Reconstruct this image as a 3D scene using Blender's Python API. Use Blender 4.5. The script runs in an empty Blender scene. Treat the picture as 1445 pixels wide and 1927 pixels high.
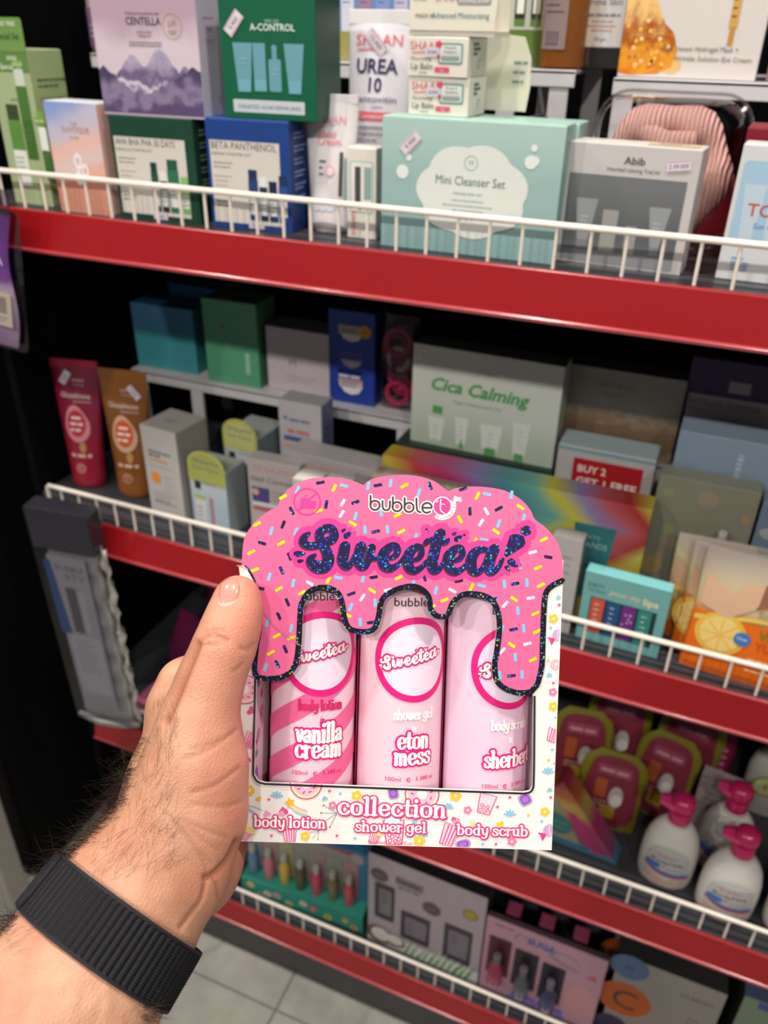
import bpy, bmesh, math, random
import numpy as np
from mathutils import Vector, Matrix
from mathutils.geometry import tessellate_polygon

S = bpy.context.scene
COL = S.collection
random.seed(7)
R = math.radians
PI = math.pi

# ------------------------------------------------------------------ camera
CAM_H = 1.52
FPX = 1545.0
YAW, PITCH, ROLL = R(-22.3), R(30.7), R(1.1)
_f = Vector((math.sin(YAW) * math.cos(PITCH), math.cos(YAW) * math.cos(PITCH), -math.sin(PITCH)))
_r0 = Vector((math.cos(YAW), -math.sin(YAW), 0))
_u0 = _r0.cross(_f)
CR = _r0 * math.cos(ROLL) + _u0 * math.sin(ROLL)
CU = -_r0 * math.sin(ROLL) + _u0 * math.cos(ROLL)
CF = _f
CO = Vector((0, 0, CAM_H))
cam = bpy.data.cameras.new('camera')
cam.sensor_fit = 'VERTICAL'
cam.sensor_height = 36.0
cam.lens = FPX / 1927 * 36.0
cam.clip_start = 0.01
cam.dof.use_dof = True
cam.dof.focus_distance = 0.372
cam.dof.aperture_fstop = 11
co = bpy.data.objects.new('camera', cam)
COL.objects.link(co)
m = Matrix((CR, CU, -CF)).transposed().to_4x4()
m.translation = CO
co.matrix_world = m
S.camera = co

# ------------------------------------------------------------------ light
w = bpy.data.worlds.new('world')
S.world = w
w.use_nodes = True
w.node_tree.nodes['Background'].inputs[0].default_value = (1.0, 0.965, 0.93, 1)
w.node_tree.nodes['Background'].inputs[1].default_value = 0.16
S.view_settings.view_transform = 'Standard'
S.view_settings.look = 'None'
S.view_settings.exposure = 0.0
S.view_settings.gamma = 1.0
S.view_settings.use_curve_mapping = False


def lamp(name, loc, target, power, size, col=(1, 0.95, 0.88), spread=PI * 0.9):
    l = bpy.data.lights.new(name, 'AREA')
    l.shape = 'DISK'
    l.size = size
    l.energy = power
    l.color = col
    l.spread = spread
    o = bpy.data.objects.new(name, l)
    COL.objects.link(o)
    o.location = loc
    d = Vector(target) - Vector(loc)
    o.rotation_euler = d.to_track_quat('-Z', 'Y').to_euler()


# downlights in the aisle ceiling right above the shelf front
for lx in (-1.5, -0.45, 0.6):
    lamp('ceiling_downlight', (lx, 0.40, 2.85), (lx, 0.40, 0), 13, 0.11)
# track spots in the row further back in the aisle
for lx in (-1.6, -0.7, 0.2, 1.1):
    lamp('ceiling_track_spot', (lx, -1.30, 2.85), (-0.2, 0.8, 0.9), 11, 0.10)


# ------------------------------------------------------------------ materials
def lin(h):
    if isinstance(h, (tuple, list)):
        return (*h[:3], 1)
    h = h.lstrip('#')
    if len(h) == 3:
        h = ''.join(c * 2 for c in h)
    v = [int(h[i:i + 2], 16) / 255 for i in (0, 2, 4)]
    return tuple([(c / 12.92 if c <= 0.04045 else ((c + 0.055) / 1.055) ** 2.4) for c in v] + [1])


_mats = {}


def ink(h, rough=0.45, metal=0.0, grain=0.04, scale=60, coat=0.0, spec=0.4, bump=0.0):
    """plain printed / painted colour with a faint procedural grain"""
    key = (h, rough, metal, grain, scale, coat, spec, bump)
    if key in _mats:
        return _mats[key]
    mt = bpy.data.materials.new('ink_' + str(h).strip('#'))
    mt.use_nodes = True
    nt = mt.node_tree
    b = nt.nodes['Principled BSDF']
    c = lin(h)
    n = nt.nodes.new('ShaderNodeTexNoise')
    n.inputs['Scale'].default_value = scale
    tc = nt.nodes.new('ShaderNodeTexCoord')
    nt.links.new(tc.outputs['Object'], n.inputs['Vector'])
    mx = nt.nodes.new('ShaderNodeMix')
    mx.data_type = 'RGBA'
    mx.inputs[6].default_value = tuple(x * (1 - grain) for x in c[:3]) + (1,)
    mx.inputs[7].default_value = tuple(min(1, x * (1 + grain)) for x in c[:3]) + (1,)
    nt.links.new(n.outputs['Fac'], mx.inputs[0])
    nt.links.new(mx.outputs[2], b.inputs['Base Color'])
    b.inputs['Roughness'].default_value = rough
    b.inputs['Metallic'].default_value = metal
    b.inputs['Specular IOR Level'].default_value = spec
    b.inputs['Coat Weight'].default_value = coat
    b.inputs['Coat Roughness'].default_value = 0.12
    if bump:
        bp = nt.nodes.new('ShaderNodeBump')
        bp.inputs['Strength'].default_value = bump
        bp.inputs['Distance'].default_value = 0.002
        nt.links.new(n.outputs['Fac'], bp.inputs['Height'])
        nt.links.new(bp.outputs[0], b.inputs['Normal'])
    _mats[key] = mt
    return mt


def ramp_mat(name, stops, axis='Z', lo=0.0, hi=1.0, rough=0.4, wob=0.0, wscale=8, interp='EASE', diag=0.0, coat=0.0):
    """printed colour gradient along an object axis (metres lo..hi), optionally wobbled by noise"""
    mt = bpy.data.materials.new(name)
    mt.use_nodes = True
    nt = mt.node_tree
    b = nt.nodes['Principled BSDF']
    tc = nt.nodes.new('ShaderNodeTexCoord')
    sp = nt.nodes.new('ShaderNodeSeparateXYZ')
    nt.links.new(tc.outputs['Object'], sp.inputs[0])
    src = sp.outputs[axis]
    if diag:
        ad = nt.nodes.new('ShaderNodeMath')
        ad.operation = 'MULTIPLY_ADD'
        ad.inputs[1].default_value = diag
        nt.links.new(sp.outputs['X' if axis == 'Z' else 'Z'], ad.inputs[0])
        nt.links.new(src, ad.inputs[2])
        src = ad.outputs[0]
    if wob:
        n = nt.nodes.new('ShaderNodeTexNoise')
        n.inputs['Scale'].default_value = wscale
        n.inputs['Detail'].default_value = 4
        nt.links.new(tc.outputs['Object'], n.inputs['Vector'])
        ma = nt.nodes.new('ShaderNodeMath')
        ma.operation = 'MULTIPLY_ADD'
        ma.inputs[1].default_value = wob
        nt.links.new(n.outputs['Fac'], ma.inputs[0])
        nt.links.new(src, ma.inputs[2])
        src = ma.outputs[0]
    mr = nt.nodes.new('ShaderNodeMapRange')
    mr.inputs['From Min'].default_value = lo
    mr.inputs['From Max'].default_value = hi
    nt.links.new(src, mr.inputs['Value'])
    cr = nt.nodes.new('ShaderNodeValToRGB')
    cr.color_ramp.interpolation = interp
    el = cr.color_ramp.elements
    while len(el) < len(stops):
        el.new(0.5)
    for e, (p, c) in zip(el, stops):
        e.position = p
        e.color = lin(c)
    nt.links.new(mr.outputs[0], cr.inputs[0])
    nt.links.new(cr.outputs[0], b.inputs['Base Color'])
    b.inputs['Roughness'].default_value = rough
    b.inputs['Coat Weight'].default_value = coat
    return mt


def clear_mat(name, tint='#ffffff', alpha=0.12, rough=0.08):
    """thin clear plastic: mostly see-through with a glossy skin"""
    mt = bpy.data.materials.new(name)
    mt.use_nodes = True
    nt = mt.node_tree
    for n in list(nt.nodes):
        nt.nodes.remove(n)
    out = nt.nodes.new('ShaderNodeOutputMaterial')
    tr = nt.nodes.new('ShaderNodeBsdfTransparent')
    tr.inputs[0].default_value = lin(tint)
    gl = nt.nodes.new('ShaderNodeBsdfGlossy')
    gl.inputs['Roughness'].default_value = rough
    gl.inputs['Color'].default_value = (0.9, 0.9, 0.9, 1)
    lw = nt.nodes.new('ShaderNodeLayerWeight')
    lw.inputs['Blend'].default_value = 0.5
    fr = nt.nodes.new('ShaderNodeMath')
    fr.operation = 'POWER'
    fr.inputs[1].default_value = 4.5
    nt.links.new(lw.outputs['Facing'], fr.inputs[0])
    ma = nt.nodes.new('ShaderNodeMath')
    ma.operation = 'ADD'
    ma.inputs[1].default_value = alpha
    n = nt.nodes.new('ShaderNodeTexNoise')
    n.inputs['Scale'].default_value = 35
    tc = nt.nodes.new('ShaderNodeTexCoord')
    nt.links.new(tc.outputs['Object'], n.inputs['Vector'])
    bp = nt.nodes.new('ShaderNodeBump')
    bp.inputs['Strength'].default_value = 0.25
    bp.inputs['Distance'].default_value = 0.004
    nt.links.new(n.outputs['Fac'], bp.inputs['Height'])
    nt.links.new(bp.outputs[0], gl.inputs['Normal'])
    mx = nt.nodes.new('ShaderNodeMixShader')
    nt.links.new(fr.outputs[0], ma.inputs[0])
    nt.links.new(ma.outputs[0], mx.inputs[0])
    nt.links.new(tr.outputs[0], mx.inputs[1])
    nt.links.new(gl.outputs[0], mx.inputs[2])
    nt.links.new(mx.outputs[0], out.inputs[0])
    return mt


def glitter_mat(name, base, flecks, scale=900, rough=0.2):
    """holographic foil: dark metallic ground with tiny coloured facets"""
    mt = bpy.data.materials.new(name)
    mt.use_nodes = True
    nt = mt.node_tree
    b = nt.nodes['Principled BSDF']
    tc = nt.nodes.new('ShaderNodeTexCoord')
    v = nt.nodes.new('ShaderNodeTexVoronoi')
    v.inputs['Scale'].default_value = scale
    nt.links.new(tc.outputs['Object'], v.inputs['Vector'])
    cr = nt.nodes.new('ShaderNodeValToRGB')
    cr.color_ramp.interpolation = 'CONSTANT'
    el = cr.color_ramp.elements
    cols = [base] * 1 + flecks
    while len(el) < len(cols):
        el.new(0.5)
    pos = [0.0] + [0.36 + 0.64 * i / len(flecks) for i in range(len(flecks))]
    for e, p, c in zip(el, pos, cols):
        e.position = p
        e.color = lin(c)
    sp = nt.nodes.new('ShaderNodeSeparateColor')
    nt.links.new(v.outputs['Color'], sp.inputs[0])
    nt.links.new(sp.outputs[0], cr.inputs[0])
    # flecks are dots: only the cell centres shine
    lt = nt.nodes.new('ShaderNodeMath')
    lt.operation = 'LESS_THAN'
    lt.inputs[1].default_value = 0.42
    nt.links.new(v.outputs['Distance'], lt.inputs[0])
    mx = nt.nodes.new('ShaderNodeMix')
    mx.data_type = 'RGBA'
    mx.inputs[6].default_value = lin(base)
    nt.links.new(lt.outputs[0], mx.inputs[0])
    nt.links.new(cr.outputs[0], mx.inputs[7])
    nt.links.new(mx.outputs[2], b.inputs['Base Color'])
    b.inputs['Metallic'].default_value = 0.0
    b.inputs['Roughness'].default_value = rough
    bp = nt.nodes.new('ShaderNodeBump')
    bp.inputs['Strength'].default_value = 0.5
    bp.inputs['Distance'].default_value = 0.0006
    nt.links.new(sp.outputs[1], bp.inputs['Height'])
    nt.links.new(bp.outputs[0], b.inputs['Normal'])
    return mt


# ------------------------------------------------------------------ objects
def link(name, me, parent=None, mats=(), smooth=False):
    o = bpy.data.objects.new(name, me)
    COL.objects.link(o)
    for mt in mats:
        me.materials.append(mt)
    if smooth:
        me.polygons.foreach_set('use_smooth', [True] * len(me.polygons))
    if parent:
        o.parent = parent
    return o


def tag(o, label, cat, group=None):
    o['label'] = label
    o['category'] = cat
    if group:
        o['group'] = group
    return o


def thing(name, label, cat, loc=(0, 0, 0), rot=(0, 0, 0), group=None):
    o = bpy.data.objects.new(name, None)
    o.empty_display_size = 0.02
    COL.objects.link(o)
    o.location = loc
    o.rotation_euler = rot
    return tag(o, label, cat, group)


def struct(o):
    o['kind'] = 'structure'
    return o


def mesh(name, verts, faces, mi=None):
    me = bpy.data.meshes.new(name)
    me.from_pydata([tuple(v) for v in verts], [], [tuple(f) for f in faces])
    if mi is not None:
        me.polygons.foreach_set('material_index', mi)
    me.update()
    return me


class MB:
    """collects shapes into one mesh"""

    def __init__(self):
        self.v, self.f, self.m = [], [], []

    def add(self, v, f, mi=0):
        n = len(self.v)
        self.v += [tuple(x) for x in v]
        self.f += [tuple(i + n for i in q) for q in f]
        self.m += [mi] * len(f)
        return self

    def box(self, x0, x1, y0, y1, z0, z1, mi=0):
        v = [(x, y, z) for z in (z0, z1) for y in (y0, y1) for x in (x0, x1)]
        return self.add(v, [(0, 2, 3, 1), (4, 5, 7, 6), (0, 1, 5, 4), (2, 6, 7, 3), (0, 4, 6, 2), (1, 3, 7, 5)], mi)

    def loft(self, rings, closed=True, cap0=True, cap1=True, mi=0):
        n = len(rings[0])
        v = [p for r in rings for p in r]
        f = []
        for k in range(len(rings) - 1):
            for i in range(n if closed else n - 1):
                j = (i + 1) % n
                f.append((k * n + i, k * n + j, (k + 1) * n + j, (k + 1) * n + i))
        if cap0:
            f.append(tuple(range(n))[::-1])
        if cap1:
            f.append(tuple((len(rings) - 1) * n + i for i in range(n)))
        return self.add(v, f, mi)

    def lathe(self, prof, seg=24, c=(0, 0), sx=1, sy=1, mi=0):
        return self.loft([[(c[0] + r * sx * math.cos(2 * PI * i / seg), c[1] + r * sy * math.sin(2 * PI * i / seg), z)
                           for i in range(seg)] for r, z in prof], mi=mi)

    def tube(self, pts, r, seg=8, mi=0, cap=True):
        pts = [Vector(p) for p in pts]
        rad = r if isinstance(r, (list, tuple)) else [r] * len(pts)
        rings = []
        nrm = None
        for i, p in enumerate(pts):
            t = (pts[min(i + 1, len(pts) - 1)] - pts[max(i - 1, 0)]).normalized()
            if nrm is None:
                nrm = t.orthogonal().normalized()
            nrm = (nrm - t * nrm.dot(t)).normalized()
            b = t.cross(nrm)
            rings.append([p + (nrm * math.cos(2 * PI * k / seg) + b * math.sin(2 * PI * k / seg)) * rad[i] for k in range(seg)])
        return self.loft(rings, cap0=cap, cap1=cap, mi=mi)

    def build(self, name, mats, parent=None, smooth=False, bevel=0, bseg=2):
        me = mesh(name, self.v, self.f, self.m)
        bm = bmesh.new()
        bm.from_mesh(me)
        bmesh.ops.recalc_face_normals(bm, faces=bm.faces)
        if bevel:
            bmesh.ops.bevel(bm, geom=[e for e in bm.edges if e.is_manifold and e.calc_face_angle(0) > 0.5], offset=bevel,
                            segments=bseg, affect='EDGES', profile=0.6, clamp_overlap=True)
        bm.to_mesh(me)
        bm.free()
        if not isinstance(mats, (list, tuple)):
            mats = [mats]
        o = link(name, me, parent, mats, smooth)
        if smooth:
            try:
                me.set_sharp_from_angle(angle=R(38))
            except Exception:
                pass
        return o


def rrect(x0, y0, x1, y1, r, n=6):
    pts = []
    for cx, cy, a in ((x1 - r, y0 + r, -90), (x1 - r, y1 - r, 0), (x0 + r, y1 - r, 90), (x0 + r, y0 + r, 180)):
        for i in range(n + 1):
            t = R(a + 90 * i / n)
            pts.append((cx + r * math.cos(t), cy + r * math.sin(t)))
    return pts


def ell(cx, cy, rx, ry=None, n=28, a0=0):
    ry = rx if ry is None else ry
    return [(cx + rx * math.cos(2 * PI * i / n + a0), cy + ry * math.sin(2 * PI * i / n + a0)) for i in range(n)]


def catmull(pts, n=6, closed=False):
    P = [Vector(p) for p in pts]
    out = []
    L = len(P)
    for i in range(L if closed else L - 1):
        if closed:
            a, b, c, d = P[i - 1], P[i], P[(i + 1) % L], P[(i + 2) % L]
        else:
            a, b, c, d = P[max(i - 1, 0)], P[i], P[i + 1], P[min(i + 2, L - 1)]
        for k in range(n):
            t = k / n
            out.append(0.5 * ((2 * b) + (c - a) * t + (2 * a - 5 * b + 4 * c - d) * t * t + (3 * b - a - 3 * c + d) * t ** 3))
    if not closed:
        out.append(P[-1])
    return out


# ------------------------------------------------------------------ lettering
_txt = {}
_ts = bpy.data.scenes.new('lettering_workspace')


def text_geo(s, bold=0.0):
    """flat triangles of a word in the built-in font, cap height 1"""
    key = (s, bold)
    if key not in _txt:
        cu = bpy.data.curves.new('t', 'FONT')
        cu.body = s
        cu.size = 1.0
        cu.resolution_u = 2
        cu.offset = bold
        o = bpy.data.objects.new('t', cu)
        _ts.collection.objects.link(o)
        _ts.view_layers[0].update()
        dg = _ts.view_layers[0].depsgraph
        me = o.evaluated_get(dg).to_mesh()
        v = [(p.co.x / 0.73, p.co.y / 0.73) for p in me.vertices]
        f = [tuple(p.vertices) for p in me.polygons]
        o.evaluated_get(dg).to_mesh_clear()
        bpy.data.objects.remove(o)
        bpy.data.curves.remove(cu)
        if not v:
            v = [(0, 0)]
        _txt[key] = (v, f, min(p[0] for p in v), max(p[0] for p in v))
    return _txt[key]


class Art:
    """flat print on a surface: polygons in (u, v) metres, stacked in thin layers"""

    def __init__(self):
        self.items = []      # (verts2d, faces, layer, material)

    def poly(self, pts, mat, layer=1):
        pts = [(p[0], p[1]) for p in pts]
        self.items.append((pts, [tuple(range(len(pts)))], layer, mat if not isinstance(mat, str) else ink(mat)))
        return self

    def rect(self, x0, y0, x1, y1, mat, layer=1, r=0):
        return self.poly(rrect(x0, y0, x1, y1, r) if r else [(x0, y0), (x1, y0), (x1, y1), (x0, y1)], mat, layer)

    def disc(self, cx, cy, rx, mat, layer=1, ry=None, n=24):
        return self.poly(ell(cx, cy, rx, ry, n), mat, layer)

    def ring(self, cx, cy, r0, r1, mat, layer=1, n=32, ky=1.0, a0=0, a1=360):
        v, f = [], []
        for i in range(n + 1):
            t = R(a0 + (a1 - a0) * i / n)
            v += [(cx + r0 * math.cos(t), cy + r0 * math.sin(t) * ky), (cx + r1 * math.cos(t), cy + r1 * math.sin(t) * ky)]
        for i in range(n):
            f.append((2 * i, 2 * i + 1, 2 * i + 3, 2 * i + 2))
        self.items.append((v, f, layer, mat if not isinstance(mat, str) else ink(mat)))
        return self

    def text(self, s, x, y, h, mat, layer=2, align='c', w=None, bold=0.0, rot=0.0, shear=0.0, sx=1.0):
        v, f, a, b = text_geo(s, bold)
        kx = h * sx if w is None else w / max(1e-6, b - a)
        ref = {'c': (a + b) / 2, 'l': a, 'r': b}[align]
        c, sn = math.cos(R(rot)), math.sin(R(rot))
        out = []
        for px, py in v:
            X, Y = (px - ref + py * shear) * kx, py * h
            out.append((x + X * c - Y * sn, y + X * sn + Y * c))
        self.items.append((out, f, layer, mat if not isinstance(mat, str) else ink(mat)))
        return self

    def stroke(self, pts, width, mat, layer=2, smooth=0, closed=False):
        if smooth:
            pts = catmull([(p[0], p[1], 0) for p in pts], smooth, closed)
        pts = [Vector((p[0], p[1])) for p in pts]
        if closed:
            pts = pts + [pts[0]]
        n = len(pts)
        ws = width if isinstance(width, (list, tuple)) else [width] * n
        if len(ws) != n:
            ws = [ws[min(len(ws) - 1, int(i * len(ws) / n))] for i in range(n)]
        v, f, ex = [], [], []
        for i, p in enumerate(pts):
            t = pts[min(i + 1, n - 1)] - pts[max(i - 1, 0)]
            t = t.normalized() if t.length > 1e-9 else Vector((1, 0))
            nr = Vector((-t.y, t.x)) * ws[i] / 2
            v += [tuple(p + nr), tuple(p - nr)]
            ex += [i * 4e-7] * 2
        for i in range(n - 1):
            f.append((2 * i, 2 * i + 1, 2 * i + 3, 2 * i + 2))
        if not closed:
            for i in (0, n - 1):
                b = len(v)
                v += ell(pts[i].x, pts[i].y, ws[i] / 2, n=10)
                ex += [i * 4e-7 + 2e-6] * 10
                f.append(tuple(range(b, b + 10)))
        self.items.append((v, f, layer, mat if not isinstance(mat, str) else ink(mat), ex))
        return self

    def build(self, name, parent, fn=None, step=0.00012, cut=None, cutv=None, whole=False):
        """fn(u, v, off) -> xyz; default is the plane y = 0 seen from -Y"""
        if not self.items:
            return None
        fn = fn or (lambda u, v, o: (u, -o, v))
        if whole is False and len(self.items) > 1:
            # print areas that lie well apart on the face become parts of their own
            lo = np.array([np.min(np.array(it[0]), 0) for it in self.items])
            hi = np.array([np.max(np.array(it[0]), 0) for it in self.items])
            gap = np.maximum(0, np.maximum(lo[:, None] - hi[None], lo[None] - hi[:, None]))
            near = np.sqrt((gap ** 2).sum(2)) < 0.016
            lab = np.arange(len(lo))
            while True:
                new = np.where(near, lab[None, :], len(lo)).min(1)
                if (new == lab).all():
                    break
                lab = new
            ks = np.unique(lab)
            if len(ks) > 1:
                for k in ks:
                    one = Art()
                    one.items = [it for it, l_ in zip(self.items, lab) if l_ == k]
                    ob = one.build(name, parent, fn, step, cut, cutv, True)
                return ob
        mats, V, F, M = [], [], [], []
        for ii, it in enumerate(self.items):
            v, f, layer, mt = it[:4]
            ex = it[4] if len(it) > 4 else [0.0] * len(v)
            if mt not in mats:
                mats.append(mt)
            if cut:
                bm = bmesh.new()
                bv = [bm.verts.new((p[0], p[1], e)) for p, e in zip(v, ex)]
                for q in f:
                    try:
                        bm.faces.new([bv[i] for i in q])
                    except ValueError:
                        pass
                us = [p[0] for p in v]
                k = math.floor(min(us) / cut) + 1
                while k * cut < max(us):
                    bmesh.ops.bisect_plane(bm, geom=bm.verts[:] + bm.edges[:] + bm.faces[:], plane_co=(k * cut, 0, 0), plane_no=(1, 0, 0))
                    k += 1
                if cutv:
                    vs = [p[1] for p in v]
                    k = math.floor(min(vs) / cutv) + 1
                    while k * cutv < max(vs):
                        bmesh.ops.bisect_plane(bm, geom=bm.verts[:] + bm.edges[:] + bm.faces[:], plane_co=(0, k * cutv, 0), plane_no=(0, 1, 0))
                        k += 1
                bm.verts.index_update()
                v = [(p.co.x, p.co.y) for p in bm.verts]
                ex = [p.co.z for p in bm.verts]
                f = [tuple(q.index for q in fc.verts) for fc in bm.faces]
                bm.free()
            n = len(V)
            off = 0.00025 + layer * step + (ii % 14) * 2.2e-6
            V += [fn(p[0], p[1], off + e) for p, e in zip(v, ex)]
            F += [tuple(i + n for i in q) for q in f]
            M += [mats.index(mt)] * len(f)
        me = mesh(name, V, F, M)
        return link(name, me, parent, mats)


def price_sticker(parent, x, z, rot=35, w=0.022, h=0.011, txt='9,900', y=0.0, fn=None):
    a = Art()
    c, s = math.cos(R(rot)), math.sin(R(rot))
    a.poly([(x + u * c - v * s, z + u * s + v * c) for u, v in ((-w / 2, -h / 2), (w / 2, -h / 2), (w / 2, h / 2), (-w / 2, h / 2))],
           ink('#d8cdd8'), 5)
    for sg in (-1, 1):
        a.stroke([(x - w * .46 * c - sg * h * .4 * -s * -1, z - w * .46 * s + sg * h * .4 * c),
                  (x + w * .46 * c - sg * h * .4 * s, z + w * .46 * s + sg * h * .4 * c)], h * .05, '#c26a7a', 6)
    a.text(txt, x + s * h * .18, z - c * h * .18, h * .38, '#55505a', 6, rot=rot)
    base = (lambda u, v, o: (u, y - o, v))
    return a.build('price_sticker', parent, fn or base)


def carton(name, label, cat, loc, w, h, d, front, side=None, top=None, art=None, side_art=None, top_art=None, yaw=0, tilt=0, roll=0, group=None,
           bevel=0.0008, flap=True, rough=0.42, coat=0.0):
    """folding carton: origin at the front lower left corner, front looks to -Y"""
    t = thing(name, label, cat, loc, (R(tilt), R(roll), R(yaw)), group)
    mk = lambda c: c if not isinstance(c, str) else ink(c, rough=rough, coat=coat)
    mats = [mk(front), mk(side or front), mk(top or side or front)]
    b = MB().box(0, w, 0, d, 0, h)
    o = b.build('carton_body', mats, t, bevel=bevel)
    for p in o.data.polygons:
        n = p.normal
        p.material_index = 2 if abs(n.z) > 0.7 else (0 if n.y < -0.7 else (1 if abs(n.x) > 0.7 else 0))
    if flap:
        f = MB().box(0.0012, w - 0.0012, 0.0006, d - 0.0015, h - 0.0002, h + 0.0005)
        f.build('top_flap', mats[2], t, bevel=0.0003, bseg=1)
    if art:
        a = Art()
        art(a, w, h)
        a.build('front_print', t)
    if side_art:
        a = Art()
        side_art(a, d, h)
        a.build('side_print', t, lambda u, v, q: (w + q, u, v))
    if top_art:
        a = Art()
        top_art(a, w, d)
        a.build('top_print', t, lambda u, v, q: (u, v, h + 0.0005 + q))
    return t


def lines(a, x, y, w, n, pitch, h, col, layer=2, align='l', seed=1, ragged=0.35):
    """blocks of small print too fine to read: short dashes for words"""
    rnd = random.Random(seed)
    for i in range(n):
        ww = w * (1 - ragged * rnd.random())
        x0 = x if align == 'l' else x - ww / 2
        u = x0
        while u < x0 + ww - h:
            k = h * (1.2 + 3 * rnd.random())
            k = min(k, x0 + ww - u)
            a.rect(u, y - i * pitch, u + k, y - i * pitch + h, col, layer)
            u += k + h * 0.6


def vlines(a, x, y, length, n, pitch, h, col, layer=2, seed=1):
    """the same dashes running upwards, for unreadable upright lettering"""
    rnd = random.Random(seed)
    for i in range(n):
        v = y
        while v < y + length - h * .5:
            k = h * (.35 + .5 * rnd.random())
            a.rect(x + i * pitch - h, v, x + i * pitch, min(v + k, y + length), col, layer)
            v += k + h * .3

# ------------------------------------------------------------------ shelving
SH = {1: 1.330, 2: 0.913, 3: 0.516, 4: 0.1425}      # deck heights
XL, XR = -0.825, 0.66
FRONT = 0.75

M_RED = ink('#95141a', rough=0.3, coat=0.3, grain=0.06, scale=14)
M_DECK = ink('#3b3c40', rough=0.35, grain=0.1, scale=30)
M_BLACK = ink('#060607', rough=0.8, spec=0.08)
M_WIRE = ink('#e9dfd2', rough=0.3, coat=0.4)
M_LIP = ink('#ab3a40', rough=0.2, coat=0.9, spec=0.8)
M_RISER = ink('#c9c7c8', rough=0.35)


def floor_mat():
    mt = bpy.data.materials.new('stone_tile')
    mt.use_nodes = True
    nt = mt.node_tree
    b = nt.nodes['Principled BSDF']
    tc = nt.nodes.new('ShaderNodeTexCoord')
    n = nt.nodes.new('ShaderNodeTexNoise')
    n.inputs['Scale'].default_value = 5
    n.inputs['Detail'].default_value = 8
    n.inputs['Roughness'].default_value = 0.65
    nt.links.new(tc.outputs['Generated'], n.inputs['Vector'])
    mu = nt.nodes.new('ShaderNodeTexNoise')
    mu.inputs['Scale'].default_value = 1.6
    mu.inputs['Detail'].default_value = 3
    mu.inputs['Distortion'].default_value = 1.5
    nt.links.new(tc.outputs['Object'], mu.inputs['Vector'])
    cr = nt.nodes.new('ShaderNodeValToRGB')
    cr.color_ramp.elements[0].color = lin('#86847c')
    cr.color_ramp.elements[1].color = lin('#a8a69c')
    cr.color_ramp.elements[0].position = 0.3
    cr.color_ramp.elements[1].position = 0.7
    nt.links.new(n.outputs['Fac'], cr.inputs[0])
    # thin dark veins
    v = nt.nodes.new('ShaderNodeMath')
    v.operation = 'SUBTRACT'
    v.inputs[1].default_value = 0.5
    nt.links.new(mu.outputs['Fac'], v.inputs[0])
    ab = nt.nodes.new('ShaderNodeMath')
    ab.operation = 'ABSOLUTE'
    nt.links.new(v.outputs[0], ab.inputs[0])
    mr = nt.nodes.new('ShaderNodeMapRange')
    mr.inputs['From Max'].default_value = 0.012
    mr.inputs['To Min'].default_value = 0.82
    mr.inputs['To Max'].default_value = 1.0
    nt.links.new(ab.outputs[0], mr.inputs['Value'])
    mx = nt.nodes.new('ShaderNodeMix')
    mx.data_type = 'RGBA'
    mx.blend_type = 'MULTIPLY'
    mx.inputs[0].default_value = 1
    nt.links.new(cr.outputs[0], mx.inputs[6])
    nt.links.new(mr.outputs[0], mx.inputs[7])
    nt.links.new(mx.outputs[2], b.inputs['Base Color'])
    b.inputs['Roughness'].default_value = 0.4
    return mt


M_TILE = floor_mat()
fl = struct(link('floor', MB().box(-3.0, 2.0, -2.0, 1.4, -0.06, -0.0035).build('floor_tmp', ink('#6f6d66', rough=0.8)).data))
bpy.data.objects.remove(bpy.data.objects['floor_tmp'])
tile_me = None
for i in range(-4, 3):
    for j in range(-4, 2):
        x0, y0 = -0.47 + i * 0.6, 0.68 + (j - 1) * 0.6
        if tile_me is None:
            t = MB().box(0.0015, 0.5985, 0.0015, 0.5985, -0.012, 0.0).build('tile', M_TILE, fl, bevel=0.001, bseg=1)
            tile_me = t.data
        else:
            t = link('tile', tile_me, fl)
        t.location = (x0, y0, 0)

wb = struct(MB().box(-3.0, 2.0, 1.205, 1.26, 0, 2.9).build('wall_back', ink('#080809', rough=0.9, spec=0.08)))
wl = struct(MB().box(-1.75, -1.69, 0.2, 1.20, 0, 2.9).build('wall_left', ink('#080809', rough=0.9, spec=0.08)))
sp = tag(MB().box(XL - 0.066, XL - 0.052, 0.79, 1.20, 0.0, 2.3).build('side_panel', M_BLACK, bevel=.002), 'black upright panel closing the left end of the shelves', 'panel')
wires_me = None


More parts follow.
